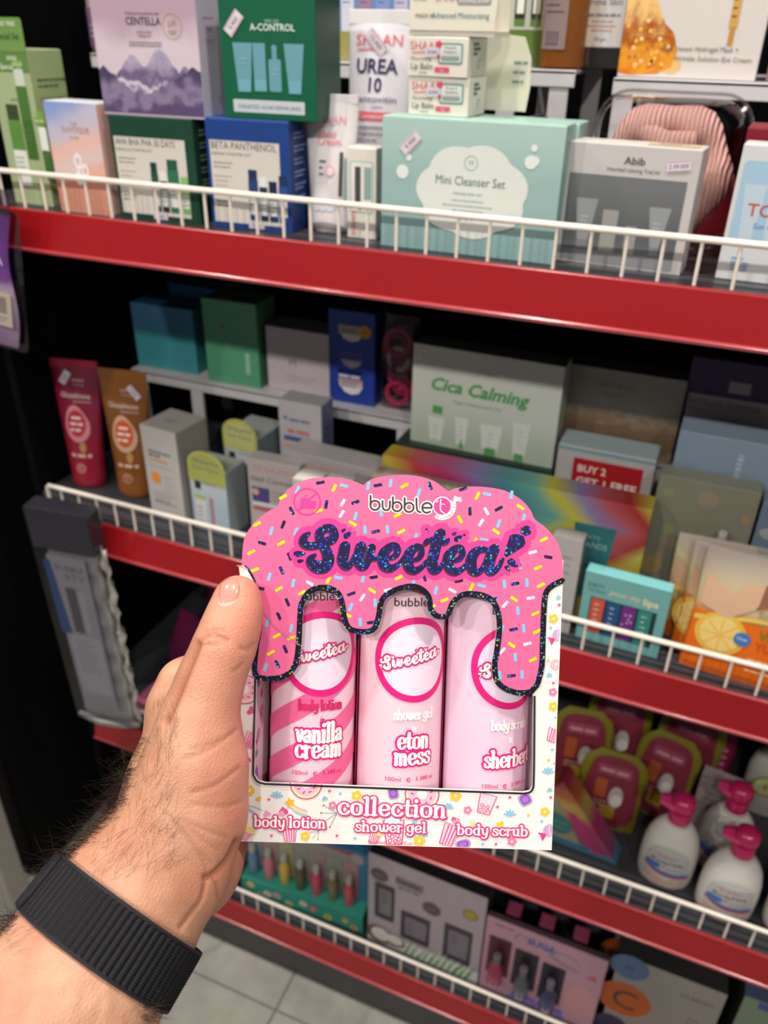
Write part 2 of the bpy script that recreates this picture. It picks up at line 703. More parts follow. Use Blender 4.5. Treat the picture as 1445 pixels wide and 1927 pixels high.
def shelf(k, label, guard_label):
    global wires_me
    z = SH[k]
    t = thing('store_shelf', label, 'shelf', (0, 0, z), group='red fronted shelves')
    MB().box(XL, XR, FRONT + 0.004, 0.7905, -0.022, 0.0).box(XL - 0.05, XR, 0.79, 1.20, -0.022, 0.0).build('deck', M_DECK, t, bevel=0.001, bseg=1)
    # pressed ridges along the front of the deck
    for yy in (0.772, 0.792):
        MB().box(XL + .004, XR - .004, yy, yy + 0.003, -0.0005, 0.0006).build('deck_ridge', ink('#232427', rough=0.4), t)
    prof = [(0.7535, 0.0012), (0.7505, 0.0018), (0.7488, 0.0005), (0.7405, -0.0405), (0.7418, -0.0432), (0.7440, -0.0432), (0.7525, -0.002)]
    b = MB()
    b.loft([[(x, y, zz) for y, zz in prof] for x in (XL, XR)])
    b.build('fascia', M_RED, t, bevel=0.0008)
    # clear ticket-strip lip along the lower edge
    p2 = [(0.7399 + 0.0026 * math.cos(a), -0.0420 + 0.0026 * math.sin(a)) for a in [2 * PI * i / 10 for i in range(10)]]
    MB().loft([[(x, y, zz) for y, zz in p2] for x in (XL, XR)]).build('ticket_lip', M_LIP, t, smooth=True)
    g = thing('wire_guard', guard_label, 'rail', (0, 0, z), group='white wire guards')
    rail = [(XL, 0.7555, 0.040), (XR, 0.7555, 0.040)]
    MB().tube([(XL, 0.7555, 0.012)] + [(XL, 0.7555, 0.037), (XL + 0.003, 0.7555, 0.040)] + [(XR, 0.7555, 0.040)], 0.0031, 10).build('top_rail', M_WIRE, g, smooth=True)
    n = 0
    x = -0.7631 - 0.0307 - 0.0075 * (k - 1)
    while x < XR:
        if x > XL + 0.008:
            if wires_me is None:
                o = MB().tube([(0, 0, 0.0016), (0, 0, 0.0385)], 0.0017, 6).build('wire', M_WIRE, g, smooth=True)
                wires_me = o.data
            else:
                o = link('wire', wires_me, g)
            o.location = (x, 0.7555, 0)
        x += 0.0307
    return t


shelf(1, 'uppermost red fronted shelf holding boxed skincare sets', 'white wire guard in front of the skincare boxes at the top')
shelf(2, 'second red fronted shelf below the uppermost one, behind the held box', 'white wire guard level with the top of the held pink box')
shelf(3, 'third red fronted shelf carrying the white pump bottles', 'white wire guard in front of the pump bottles')
sh4 = shelf(4, 'lowest red fronted shelf just above the grey floor tiles', 'white wire guard in front of the gift sets nearest the floor')

MB().box(XL + .01, XR, 0.753, 0.79, -0.1425, -0.0225).build('kick_plate', ink('#403f3e', rough=0.45), sh4)


def riser(name, label, x0, x1, y0, y1, ztop, zbase, legs):
    t = thing(name, label, 'riser', (0, 0, zbase), group='white display risers')
    hh = ztop - zbase
    b = MB().box(x0, x1, y0, y1, hh - 0.004, hh)
    b.build('platform', M_RISER, t, bevel=0.0008, bseg=1)
    MB().box(x0, x1, y0, y0 + 0.003, hh - 0.016, hh - 0.0005).build('front_edge', M_RISER, t, bevel=0.0006, bseg=1)
    for lx in legs:
        MB().box(lx, lx + 0.020, y0 + 0.002, y0 + 0.006, 0.0004, hh - 0.0045).build('leg', M_RISER, t)
    for lx in (legs[0], legs[-1]):
        MB().box(lx, lx + 0.020, y1 - 0.006, y1 - 0.002, 0.0004, hh - 0.0045).build('leg', M_RISER, t)


riser('display_riser', 'white riser behind the purple mountain box', -0.82, -0.285, 0.97, 1.17, 1.482, SH[1], [-0.81, -0.56, -0.325])
riser('display_riser', 'narrow white riser under the amber bottle', -0.280, -0.192, 0.97, 1.17, 1.482, SH[1], [-0.275, -0.218])
riser('display_riser', 'white riser under the honeycomb mask box', -0.152, 0.30, 0.97, 1.17, 1.477, SH[1], [-0.150, 0.08, 0.278])
riser('display_riser', 'long white riser carrying the teal and green boxes', -0.805, -0.345, 0.94, 1.17, 1.066, SH[2], [-0.80, -0.70, -0.37])
riser('display_riser', 'white riser under the brown landscape box', -0.150, 0.30, 0.945, 1.17, 1.066, SH[2], [-0.148, -0.036, 0.25])

# neighbouring fixture at the far left: pale post on the floor
po = thing('fixture_post', 'pale grey metal post standing on the floor at the left edge', 'post', (-1.04, 0.655, 0))
MB().box(-0.055, 0.02, -0.025, 0.02, 0.004, 0.9).build('post', ink('#a09a90', rough=0.5), po, bevel=0.003)
MB().box(-0.06, 0.025, -0.028, 0.023, 0.0005, 0.004).build('foot_plate', ink('#8d8880', rough=0.5), po)
nb = thing('neighbour_cabinet', 'black cabinet side standing left of the red shelves', 'cabinet', (-1.06, 0.72, 0))
MB().box(-0.45, 0.02, 0, 0.45, 0.01, 1.6).build('body', ink('#09090a', rough=0.8, spec=0.1), nb, bevel=0.004)
MB().box(-0.18, 0.015, -0.008, -0.001, 0.03, 0.34).build('door', ink('#160c0b', rough=0.6, spec=0.1), nb, bevel=0.002)

# ------------------------------------------------------------------ uppermost shelf, front row
Z1 = SH[1]


def cosm_tube(name, label, loc, w, h, dep, body, cap=None, cap_h=0.0, art=None, yaw=0, tilt=0, crimp='#dcd8d8', group=None, top_w=None, rough=0.3, smat=None):
    """squeeze tube standing on its round end, flat crimped seal on top"""
    t = thing(name, label, 'tube', loc, (R(tilt), 0, R(yaw)), group)
    tw = top_w or w * 1.06
    sec = []
    N = 14
    z0 = cap_h
    for i in range(N + 1):
        q = i / N
        e = q * q * (3 - 2 * q)
        rx = (w / 2) * (1 - e) + (tw / 2) * e
        ry = (dep / 2) * (1 - q ** 1.4) + 0.0016 * q
        sec.append((rx, ry, z0 + (h * 0.94 - z0) * q))
    mb = MB()
    rings = []
    if cap_h == 0:
        for k, s in ((0.0, 0.86), (0.003, 0.97)):
            rings.append([(w / 2 * s * math.cos(2 * PI * j / 32), dep / 2 * s * math.sin(2 * PI * j / 32), k) for j in range(32)])
    for rx, ry, zz in sec[(1 if cap_h == 0 else 0):]:
        rings.append([(rx * math.cos(2 * PI * j / 32), ry * math.sin(2 * PI * j / 32), zz) for j in range(32)])
    mb.loft(rings)
    mb.build('tube_body', smat or ink(body, rough=rough, coat=0.3), t, smooth=True)
    MB().box(-tw / 2, tw / 2, -0.0014, 0.0014, h * 0.935, h).build('crimp', ink(crimp, rough=0.35), t, bevel=0.0006, bseg=1)
    if cap_h:
        MB().lathe([(w * .44, 0), (w * .46, 0.002), (w * .47, cap_h - .001), (w * .47, cap_h + .001)], 28, sy=dep / w).build('cap', ink(cap, rough=0.35), t, smooth=True)

    def fn(u, v, o):
        q = min(1, max(0, (v - z0) / (h * 0.94 - z0)))
        e = q * q * (3 - 2 * q)
        rx = (w / 2) * (1 - e) + (tw / 2) * e
        ry = (dep / 2) * (1 - q ** 1.4) + 0.0016 * q
        s = max(0.0, 1 - min(1, abs(u) / rx) ** 2) ** 0.5
        return (u, -ry * s - o * 2.0, v)
    if art:
        a = Art()
        art(a, w, h)
        a.build('printed_label', t, fn, cut=0.004, cutv=.012)
    return t


# green gift set at the left edge
def a_green_set(a, w, h):
    a.rect(0, 0, w, h, '#a3b188', 0)
    a.rect(0, h - .022, w, h - .001, '#5f8444', 1)
    a.text('ISFREE', w * .62, h - .010, .004, '#eef3df', 2)
    a.text('Special Set', w * .55, h - .019, .0055, '#f4f6e6', 2, shear=.2)
    a.text('ing Set 2EA', w * .55, h - .05, .003, '#4a5a3a', 2)
    for x, bw, y0, y1, c, cap in ((.035, .016, .05, .125, '#4c7436', '#c9cfc4'), (.013, .020, .02, .09, '#5d8a3e', '#3b4b2c'), (.058, .011, .03, .085, '#e6e9e0', '#7aa04f')):
        a.rect(x, y0, x + bw, y1, c, 2, r=.002)
        a.rect(x + .001, y1, x + bw - .001, y1 + .016, cap, 2)
        a.rect(x, y0, x + bw, y0 + (y1 - y0) * .55, '#dfe3da' if x < .03 else '#3f6a2d', 3)
        lines(a, x + .002, y0 + .03, bw * .7, 3, .005, .0012, '#667755', 4)
    for x, y in ((.036, .143), (.054, .088)):
        a.rect(x, y, x + .016, y + .007, '#7da552', 5)
        a.text('FREE GIFT', x + .008, y + .002, .0022, '#eef5e0', 6)


def s_green_set(a, d, h):
    lines(a, .008, h - .030, .045, 2, .006, .002, '#4e5a3c')
    for i in range(3):
        a.text(('마데카 세트 구성', '토너 로션 크림', '기획세트')[i], .010, h - .052 - i * .010, .005, '#3d4730', align='l')
    a.disc(.020, h - .095, .010, '#a9c680', 1)
    a.text('Vegan', .020, h - .097, .005, '#41663a', shear=.2)
    a.disc(.047, h - .093, .011, '#2f4a58', 1)
    a.ring(.047, h - .093, .007, .008, '#dfe8e6', 2)
    a.disc(.022, h - .122, .010, '#58a7a8', 1)
    a.disc(.047, h - .122, .010, '#cfe0cc', 1)
    a.ring(.047, h - .122, .006, .0072, '#3f7f58', 2)


t = carton('gift_carton', 'tall pale green skincare gift box with bottle pictures at the left end', 'box', (-0.806, .785, Z1), .060, .160, .050,
           '#a3b188', '#94a673', '#aab690', a_green_set, s_green_set, yaw=-3)
hd = MB()
pts = rrect(0.0, 0, .060, .032, .004)
hd.loft([[(x, y, z + .158) for x, z in pts] for y in (-.0006, .0004)])
hd.build('header_card', '#7da552' and ink('#6f9350'), t)
a = Art()
a.text('FREE TREE', .038, .182, .0045, '#e8f0d4', 2)
a.text('Special Set', .036, .170, .0062, '#2f4a22', 2, shear=.2)
a.build('header_print', t, lambda u, v, o: (u, -.0008 - o, v))


# sunset gradient box
def a_sunset(a, w, h):
    a.rect(0, 0, w, h, ramp_mat('sunset_print', [(0, '#d89a86'), (.32, '#dfae9c'), (.42, '#d9c3c0'), (.62, '#e3b9ae'), (.8, '#c2bbd0'), (1, '#8a9fd0')],
                                lo=0.0, hi=.118, wob=.03, wscale=30, diag=-.35), 0)
    a.text('THE', w * .52, h * .80, .004, '#b98c3c')
    a.text('SUNTIQUE', w * .54, h * .74, .006, '#b98c3c')
    a.text('UV SET', w * .5, h * .68, .003, '#b98c3c')
    for x, y, r in ((.5, .48, .006), (.62, .40, .005), (.48, .33, .0055)):
        a.ring(w * x, h * y, r * .45, r, '#ece4e2', 3, n=16, ky=1.5)
    a.rect(0, h * .02, w, h * .34, ink('#c98a76'), 1)


carton('gift_carton', 'small sunset gradient skincare box with gold print', 'box', (-0.7255, .772, Z1), .074, .113, .035, '#d8bcb8', '#cfa79a', '#d6d6dc', a_sunset, yaw=-3)


def starter(main, side, t1, t2, b1, cols):
    def art(a, w, h):
        a.rect(.004, .006, w - .011, h - .020, '#cfc9c0', 1)
        a.text(t1, .006, h - .028, .0072, '#50504c', 2, align='l', w=.074)
        a.text(t2, .006, h - .034, .003, '#5f5f5a', 2, align='l', w=.045)
        lines(a, .007, h - .042, .025, 2, .004, .0013, '#8a867e')
        lines(a, .007, h - .055, .022, 4, .0045, .0012, '#a09c94', seed=3)
        lines(a, .007, h - .080, .022, 2, .004, .0016, '#77736c', seed=5)
        x = .046
        for i, (c, hh, ww, cap) in enumerate(cols):
            a.rect(x, .010, x + ww, .010 + hh, c, 2, r=.001)
            a.rect(x + .0005, .010 + hh, x + ww - .0005, .010 + hh + .010, cap, 2)
            a.rect(x + .0012, .016, x + ww - .0012, .010 + hh * .7, '#d6d8d4', 3)
            lines(a, x + .002, .010 + hh * .6, ww * .6, 3, .004, .001, '#44484c', 4, seed=i)
            x += ww + .0015
        a.rect(.044, .002, .062, .009, '#c9bfcc', 4)
        a.text('7,900', .053, .0035, .003, '#77707c', 5)
    return art


def sidetext(col):
    def s(a, d, h):
        for i in range(6):
            lines(a, .010, h - .012 - i * .012, .030, 2, .004, .0016, col, seed=i)
    return s


carton('gift_carton', 'dark green starter kit box below the purple mountain box', 'box', (-0.6395, .770, Z1), .103, .1035, .072, '#17402f', '#163b2c', '#15392b',
       starter('', '', 'AHA BHA PHA 30 DAYS', 'MIRACLE STARTER KIT', '', [('#1d4b3a', .040, .009, '#173a30'), ('#26302f', .032, .009, '#d8d8d4'), ('#2c6b4f', .044, .014, '#20543f'), ('#7da860', .028, .010, '#88b56a')]),
       sidetext('#8fb29d'), yaw=1.5)
carton('gift_carton', 'royal blue starter kit box below the emerald green box', 'box', (-0.5235, .776, Z1), .094, .106, .075, '#1b3f83', '#1a3670', '#1d4487',
       starter('', '', 'BETA PANTHENOL', 'REPAIR STARTER KIT', '', [('#23406f', .040, .011, '#1c2f55'), ('#202c44', .034, .009, '#dcdcdc'), ('#1e3564', .030, .010, '#15233f'), ('#2a4a86', .036, .010, '#1c2f55')]),
       sidetext('#8ea4cc'), yaw=3)


# purple mountain travel kit
def a_mountain(a, w, h):
    a.rect(0, 0, w, h, ramp_mat('mountain_sky', [(0, '#b9a3bb'), (.45, '#cbbcc9'), (.75, '#d0bfca'), (1, '#b297a8')], lo=0, hi=.112, wob=.05, wscale=18), 0)
    rnd = random.Random(4)

    def ridge(base, peaks, col, layer):
        pts = [(0, .002)]
        xs = np.linspace(0, w, 40)
        for x in xs:
            y = base
            for px, ph, pw in peaks:
                y = max(y, base + ph * (1 - abs(x / w - px) / pw))
            pts.append((x, y * h + (rnd.random() - .5) * .004))
        pts.append((w, .002))
        a.poly(pts, col, layer)
    M1 = ramp_mat('rock_print', [(0, '#5a4a72'), (.40, '#7a688c'), (.5, '#cfc3d2'), (.58, '#6c5a80'), (.75, '#a394b0'), (1, '#e6dde2')], lo=0, hi=.11, wob=.06, wscale=55)
    M2 = ramp_mat('rock_print_near', [(0, '#6d5a80'), (.5, '#57486c'), (.7, '#8a7898'), (1, '#4b3e60')], lo=0, hi=.07, wob=.06, wscale=60)
    ridge(.20, [(.34, .32, .26), (.62, .37, .32), (.86, .22, .2)], M1, 1)
    ridge(.18, [(.05, .22, .3), (.92, .22, .45)], M2, 2)
    a.text('MADAGASCAR', w * .50, h * .800, .0022, '#3b3340', 3, w=.040)
    a.text('CENTELLA', w * .50, h * .725, .0068, '#2d2832', 3, w=.041, bold=.008)
    a.text('HYALU-CICA', w * .50, h * .660, .0022, '#3b3340', 3)
    a.text('TRAVEL KIT', w * .50, h * .630, .0022, '#3b3340', 3)
    lines(a, w * .5, h * .585, .040, 2, .0026, .0010, '#6f6572', 3, align='c')
    a.ring(w * .77, h * .72, .0105, .0112, '#b09a62', 3)
    a.text('Gift', w * .77, h * .72, .005, '#a08a50', 3, shear=.3, rot=15)
    lines(a, w * .77, h * .68, .010, 2, .0025, .001, '#a08a50', 3, align='c')


def s_mountain(a, d, h):
    a.rect(.010, h * .62, .030, h * .80, '#c9bcd0', 1)
    a.rect(.010, h * .78, .030, h * .79, '#b0607a', 2)
    a.text('7,900', .020, h * .68, .004, '#6a5f70', 2)
    lines(a, .028, h * .16, .008, 2, .004, .0012, '#9a93a0')


carton('gift_carton', 'lilac travel kit box with a purple mountain picture stacked on the dark green box', 'box', (-0.6445, .773, Z1 + .1042), .122, .1125, .046, '#cdb6c8', '#c6c0cf', '#cfc4d2',
       a_mountain, s_mountain, yaw=1.5)


# emerald A-control box
def a_control(a, w, h):
    C = ink('#6799a8')
    a.text('MINI LESS', w * .56, h * .80, .0026, '#a6cbb8', 2)
    a.text('A-CONTROL', w * .56, h * .735, .0060, '#dfe8df', 2, w=.047, bold=.012)
    y0, y1 = h * .24, h * .635

    def tubeshape(x, w0, w1, y0, y1):
        a.poly([(x - w0 / 2, y0), (x + w0 / 2, y0), (x + w1 / 2, y1), (x - w1 / 2, y1)], C, 1)
        a.rect(x - w0 / 2, y0 - .001, x + w0 / 2, y0 + .010, ink('#6aa5b6'), 2)
    tubeshape(w * .235, .014, .021, y0, y1)
    a.rect(w * .345, y0, w * .475, y1, C, 1)
    a.rect(w * .345, y0, w * .475, y0 + .010, ink('#6aa5b6'), 2)
    a.rect(w * .505, y0, w * .635, y0 + .028, C, 1, r=.002)
    a.rect(w * .545, y0 + .026, w * .595, y0 + .036, C, 1)
    a.disc(w * .57, y0 + .037, .0030, C, 1)
    tubeshape(w * .775, .013, .021, y0, y1)
    lines(a, w * .2, h * .5, .008, 2, .004, .001, '#86b7c4', 3)
    lines(a, w * .54, h * .42, .007, 2, .004, .001, '#86b7c4', 3)
    a.rect(w * .10, h * .055, w * .87, h * .165, '#bfc6cc', 1, r=.001)
    a.text('TARGETED ACNE REPAIR SKIN', w * .485, h * .09, .0034, '#5a6a70', 2, w=.068)


t = carton('gift_carton', 'emerald green kit box printed with pale blue tubes, stacked on the blue box', 'box', (-0.5020, .783, Z1 + .1067), .101, .104, .060,
           '#0a5a3d', '#084430', '#0a5038', a_control, None, yaw=3)
price_sticker(t, .016, .082, 50)


# white cream tubes
def a_urea(a, w, h):
    # printed upside of a tube standing on its cap
    a.text('SHAAN', 0, h * .845, .0105, '#d9546a', 2, w=.052)
    a.stroke([(-.024, h * .825), (-.002, h * .83)], .0012, '#d9546a', 2)
    a.text('UREA', 0, h * .722, .0135, '#332a58', 2, w=.047, bold=.02)
    a.text('10', 0, h * .638, .0135, '#332a58', 2, bold=.02)
    a.text('Pantovitin', 0, h * .590, .0062, '#43386a', 2, w=.048)
    a.text('Lotion', .004, h * .562, .0038, '#7a72a0', 2)
    a.rect(-.034, h * .505, .034, h * .545, '#d8606c', 1)
    a.text('Carnation', -.003, h * .515, .0048, '#f4dfe0', 3)
    lines(a, -.016, h * .47, .034, 4, .006, .0014, '#8a8498')


t = cosm_tube('cream_tube', 'large white tube with dark violet block lettering behind the small white tube', (-0.3790, .885, Z1), .068, .203, .045, '#d9d4da', '#d8d3d8', .03, a_urea, yaw=-2, tilt=-2)
price_sticker(t, -.002, .174, -45, w=.026, h=.012, y=-.0065, txt='12,900')


def a_cream(a, w, h):
    a.text('SHAAN', 0, h * .80, .0072, '#e0909c', 2, w=.034)
    a.text('Hand', -.002, h * .70, .0065, '#e2848f', 2)
    a.text('Cream', 0, h * .645, .0075, '#e2717f', 2, w=.026)
    a.disc(.002, h * .46, .0055, '#e6a2ac', 2)
    a.disc(.002, h * .46, .004, '#dcd6d8', 3)
    a.rect(.012, h * .28, .0155, h * .60, '#4a4238', 2)
    a.rect(.0165, h * .20, .019, h * .56, '#8fb9b2', 2)
    lines(a, -.010, h * .52, .008, 3, .006, .002, '#5f5a80')
    for i in range(6):
        a.disc(-.012 + i * .004, h * (.20 + .03 * (i % 2)), .005, '#cfd2dc', 1)


t = cosm_tube('cream_tube', 'small white hand cream tube with pink print beside the blue box', (-0.401, .815, Z1), .044, .130, .030, '#dcd6d6', None, 0, a_cream, yaw=4, tilt=-3, top_w=.057)
price_sticker(t, -.004, .104, 8, w=.020, h=.008, y=-.004)


def a_balm_small(a, w, h):
    a.rect(.003, h * .30, w - .003, h * .86, '#9fc4bb', 1, r=.002)
    a.rect(.0045, h * .315, w - .0045, h * .845, '#e4ded6', 2, r=.0015)
    a.rect(w * .28, h * .40, w * .48, h * .80, '#4a4a48', 3)
    a.rect(w * .60, h * .45, w * .84, h * .80, '#8fa79f', 3)
    a.disc(w * .45, h * .37, .0035, '#d5596c', 4)
    a.text('SHAAN', w * .30, h * .03, .0055, '#d25767', 3, align='l', rot=90)
    a.text('Lip Balm', w * .75, h * .03, .0042, '#6a6a68', 3, align='l', rot=90)


carton('balm_carton', 'slim upright white balm box with teal frame left of the mint box', 'box', (-0.3725, .794, Z1), .0315, .086, .026, '#ddd6cc', '#d5cfc6', '#e2dbd2', a_balm_small)


# mint cleanser sets (two, one behind the other)
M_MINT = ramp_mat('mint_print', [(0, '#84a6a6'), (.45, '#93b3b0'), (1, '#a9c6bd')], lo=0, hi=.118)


def a_mint(a, w, h):
    cl = []
    for ang in range(0, 360, 4):
        t_ = R(ang)
        r_ = 1 + .10 * abs(math.sin(t_ * 3.5 + .4))
        cl.append((w * .525 + .050 * r_ * math.cos(t_), h * .47 + .040 * r_ * math.sin(t_) * (1.0 if math.sin(t_) > 0 else .9)))
    a.poly(cl, '#d9ddd6', 1)
    for x, y, r in ((.125, .60, .0062), (.16, .71, .003), (.835, .74, .0058), (.845, .84, .0030), (.855, .75, .004)):
        a.disc(w * x, h * y, r, '#dfe5df', 1)
    a.ring(w * .515, h * .70, .0058, .0064, '#76a094', 2)
    a.text('M', w * .515, h * .685, .0045, '#76a094', 2)
    a.text('Mini Cleanser Set', w * .515, h * .535, .0082, '#2f6259', 2, w=.067)
    a.text('cleansing water duo', w * .505, h * .465, .0026, '#5d837b', 2)
    for i, ww in enumerate((.045, .052, .046)):
        lines(a, w * .51, h * .415 - i * .0045, ww, 1, 1, .0012, '#94aaa2', 2, align='c', seed=i)
    for i, c in enumerate(('#c3925c', '#77706a', '#9cb35a')):
        a.disc(w * (.478 + .03 * i), h * .29, .0018, c, 2)


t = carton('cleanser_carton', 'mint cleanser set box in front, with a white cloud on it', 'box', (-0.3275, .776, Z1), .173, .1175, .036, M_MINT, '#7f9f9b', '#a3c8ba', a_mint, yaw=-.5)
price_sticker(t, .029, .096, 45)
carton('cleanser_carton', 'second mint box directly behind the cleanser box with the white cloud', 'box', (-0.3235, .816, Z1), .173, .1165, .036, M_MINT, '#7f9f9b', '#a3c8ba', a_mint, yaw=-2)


# lip balm boxes on the mint box
def a_lip(a, w, h):
    a.text('SHAAN', .018, h * .68, .0068, '#d5546a', 2, w=.030)
    a.stroke([(.005, h * .60), (.028, h * .64)], .0009, '#d5546a', 2)
    a.text('Nourishing', .004, h * .42, .0032, '#6b6b68', 2, align='l')
    a.text('Lip Balm', .004, h * .19, .0052, '#4a4c4a', 2, align='l', w=.021)
    lines(a, .012, h * .09, .008, 1, 1, .001, '#999', 2)
    a.rect(.030, h * .34, .053, h * .86, '#4d8f8c', 1, r=.002)
    a.rect(.0312, h * .38, .0518, h * .82, '#c9cdc6', 2, r=.0015)
    a.rect(.0325, h * .60, .0505, h * .80, '#d6d6d0', 3)
    a.text('Honey &', .0415, h * .72, .0022, '#555', 4)
    a.text('Panthenol', .0415, h * .62, .0022, '#555', 4)
    a.rect(.033, h * .42, .050, h * .54, '#8c9690', 3, r=.0015)
    a.disc(.0305, h * .82, .0028, '#cf4a60', 4)
    a.disc(.0305, h * .52, .0018, '#b2505a', 4)
    a.rect(.027, h * .13, .041, h * .26, '#d5506c', 2, r=.001)
    a.text('5 g', .034, h * .16, .002, '#f3dfe0', 3)
    a.rect(.018, h * .50, .031, h * .76, '#c9c5cc', 4)
    a.text('8,900', .0245, h * .58, .003, '#66606a', 5)


def s_lip(a, d, h):
    for i in range(3):
        lines(a, .014, h * (.80 - i * .12), .020, 1, 1, .0024, '#5a5a58', 1, seed=i)
    lines(a, .026, h * .40, .008, 3, .003, .001, '#999')


for i, (x, y, rz) in enumerate(((-0.3075, .790, 0), (-0.3095, .789, -1.5))):
    carton('balm_carton', ('white lip balm box lying right on the mint box', 'white lip balm box lying on another lip balm box')[i], 'box',
           (x, y, Z1 + .1182 + i * .0318), .058, .0312, .052, '#dad5c8', '#d6d2c6', '#ded9cc', a_lip, s_lip, yaw=rz, group='stacked lip balm boxes')


def a_lip_header(a, w, h):
    a.text('SHAAN', .024, .026, .0068, '#d9566c', 2, align='l', w=.026)
    a.rect(.044, .0235, .074, .0305, '#9a9890', 1, r=.002)
    a.text('Nourishing Lip Balm', .059, .0252, .0030, '#efeee6', 3, w=.027)
    a.text('Advanced Moisturizing', .047, .0135, .0046, '#3f7f86', 2, w=.052)
    lines(a, .004, .036, .016, 3, .0045, .0018, '#6d6d68', 2)
    a.disc(.062, .040, .0055, '#d9566c', 1)
    a.disc(.062, .040, .0042, '#e6e0d2', 2)
    a.text('MADE IN', .006, .0135, .0032, '#555', 2, align='l')


t = thing('balm_display_tray', 'cream lip balm display tray with a curved header card on top of the balm boxes', 'display tray', (-0.308, .788, Z1 + .1822))
b = MB()
hp = [(0, 0.004), (.078, 0.004), (.080, .03), (.077, .055), (.068, .075), (.05, .086), (0, .090)]
b.loft([[(x, y, z) for x, z in hp] for y in (0, .0008)])
b.build('header_card', ink('#dcd6c6'), t)
MB().box(0, .078, 0.001, .050, 0, .004).build('tray_base', ink('#d6d0c2'), t)
MB().box(0, .078, .049, .050, .004, .03).build('tray_back', ink('#d6d0c2'), t)
a = Art()
a_lip_header(a, .08, .09)
a.build('header_print', t)
t = thing('header_card', 'curved cream card standing behind the lip balm boxes', 'card', (-0.262, .856, Z1 + .1205), (R(-4), 0, R(-4)))
b = MB()
b.loft([[(x, y, z) for x, z in [(0, 0), (.050, 0), (.052, .02), (.050, .045), (.042, .062), (0, .066)]] for y in (0, .0008)])
b.build('card', ink('#d6d3c0'), t)
a = Art()
lines(a, .034, .04, .014, 3, .008, .002, '#7d9488')
a.build('card_print', t)


# grey trial kit
def a_abib(a, w, h):
    a.text('Abib', w * .52, h * .855, .0062, '#3a3835', 2, w=.018, bold=.01)
    a.text('Heartleaf calming Trial kit', w * .52, h * .795, .0033, '#4a4845', 2, w=.046)
    a.rect(.004, .003, w - .008, h * .755, ramp_mat('grey_photo', [(0, '#77777b'), (.35, '#5d6064'), (1, '#6f7274')], lo=0, hi=.08), 1)
    for x, w0, w1, y0, y1, c in ((.20, .010, .020, .022, .058, '#8f9394'), (.40, .014, .014, .014, .050, '#9a9a92'), (.575, .010, .010, .014, .038, '#95958e'), (.77, .008, .019, .022, .056, '#909497')):
        a.poly([(w * x - w0 / 2, y0), (w * x + w0 / 2, y0), (w * x + w1 / 2, y1), (w * x - w1 / 2, y1)], c, 2)
        a.rect(w * x - w0 / 2, y0 - .008, w * x + w0 / 2, y0, '#7f8284', 2)
        lines(a, w * x - .004, y0 + .02, .007, 2, .004, .001, '#b8bcbc', 3)
    a.rect(.004, .003, w - .008, .013, '#86868a', 3)


def tp_abib(a, w, d):
    a.text('Trial Kit', w * .45, d * .55, .003, '#8a8680', 2)
    a.rect(w * .58, d * .18, w * .96, d * .80, '#c9b48e', 1)
    a.text('9,000', w * .74, d * .40, .006, '#8a6a44', 2)
    lines(a, w * .64, d * .66, .028, 1, 1, .002, '#9a7a55', 2)


t = carton('trial_carton', 'light grey trial kit box with a dark photo panel right of the mint box', 'box', (-0.1555, .796, Z1), .1145, .104, .034, '#c2bdbb', '#b5b1b0', '#d2cdc6',
           a_abib, None, tp_abib, yaw=-4)
price_sticker(t, .097, .0905, 8, w=.020, h=.009, txt='2 09.000')


# clear clamshell with a pink knitted headband
t = thing('headband_pack', 'clear plastic clamshell holding a pink knitted headband behind the grey box', 'package', (-0.083, .872, Z1 + .0015), (R(-3), 0, R(-3)))
sh = rrect(-.068, 0, .068, .132, .028, 8)
b = MB()
rings = []
for y, k in ((.034, 1.06), (.032, 1.06), (.030, 1.0), (-.022, .93), (-.028, .86)):
    rings.append([((x) * k, y, .066 + (z - .066) * k + .004) for x, z in sh])
b.loft(rings, cap0=False)
b.build('clear_shell', clear_mat('clamshell', '#fbf8f8', 0.03), t, smooth=True)
MB().tube([(x * 1.06, .032, .070 + (z - .066) * 1.06) for x, z in sh] + [(sh[0][0] * 1.06, .032, .070 + (sh[0][1] - .066) * 1.06)], .0016, 6).build(
    'rim', clear_mat('clamshell_rim', '#e8e4e4', 0.22), t, smooth=True)


def knit_mat():
    mt = bpy.data.materials.new('pink_knit')
    mt.use_nodes = True
    nt = mt.node_tree
    bs = nt.nodes['Principled BSDF']
    wv = nt.nodes.new('ShaderNodeTexWave')
    wv.inputs['Scale'].default_value = 75
    wv.inputs['Distortion'].default_value = 1.5
    tc = nt.nodes.new('ShaderNodeTexCoord')
    nt.links.new(tc.outputs['Object'], wv.inputs['Vector'])
    cr = nt.nodes.new('ShaderNodeValToRGB')
    cr.color_ramp.elements[0].color = lin('#d6a097')
    cr.color_ramp.elements[1].color = lin('#efc0b6')
    nt.links.new(wv.outputs['Fac'], cr.inputs[0])
    nt.links.new(cr.outputs[0], bs.inputs['Base Color'])
    bp = nt.nodes.new('ShaderNodeBump')
    bp.inputs['Strength'].default_value = .8
    bp.inputs['Distance'].default_value = .006
    nt.links.new(wv.outputs['Fac'], bp.inputs['Height'])
    nt.links.new(bp.outputs[0], bs.inputs['Normal'])
    bs.inputs['Roughness'].default_value = .9
    return mt


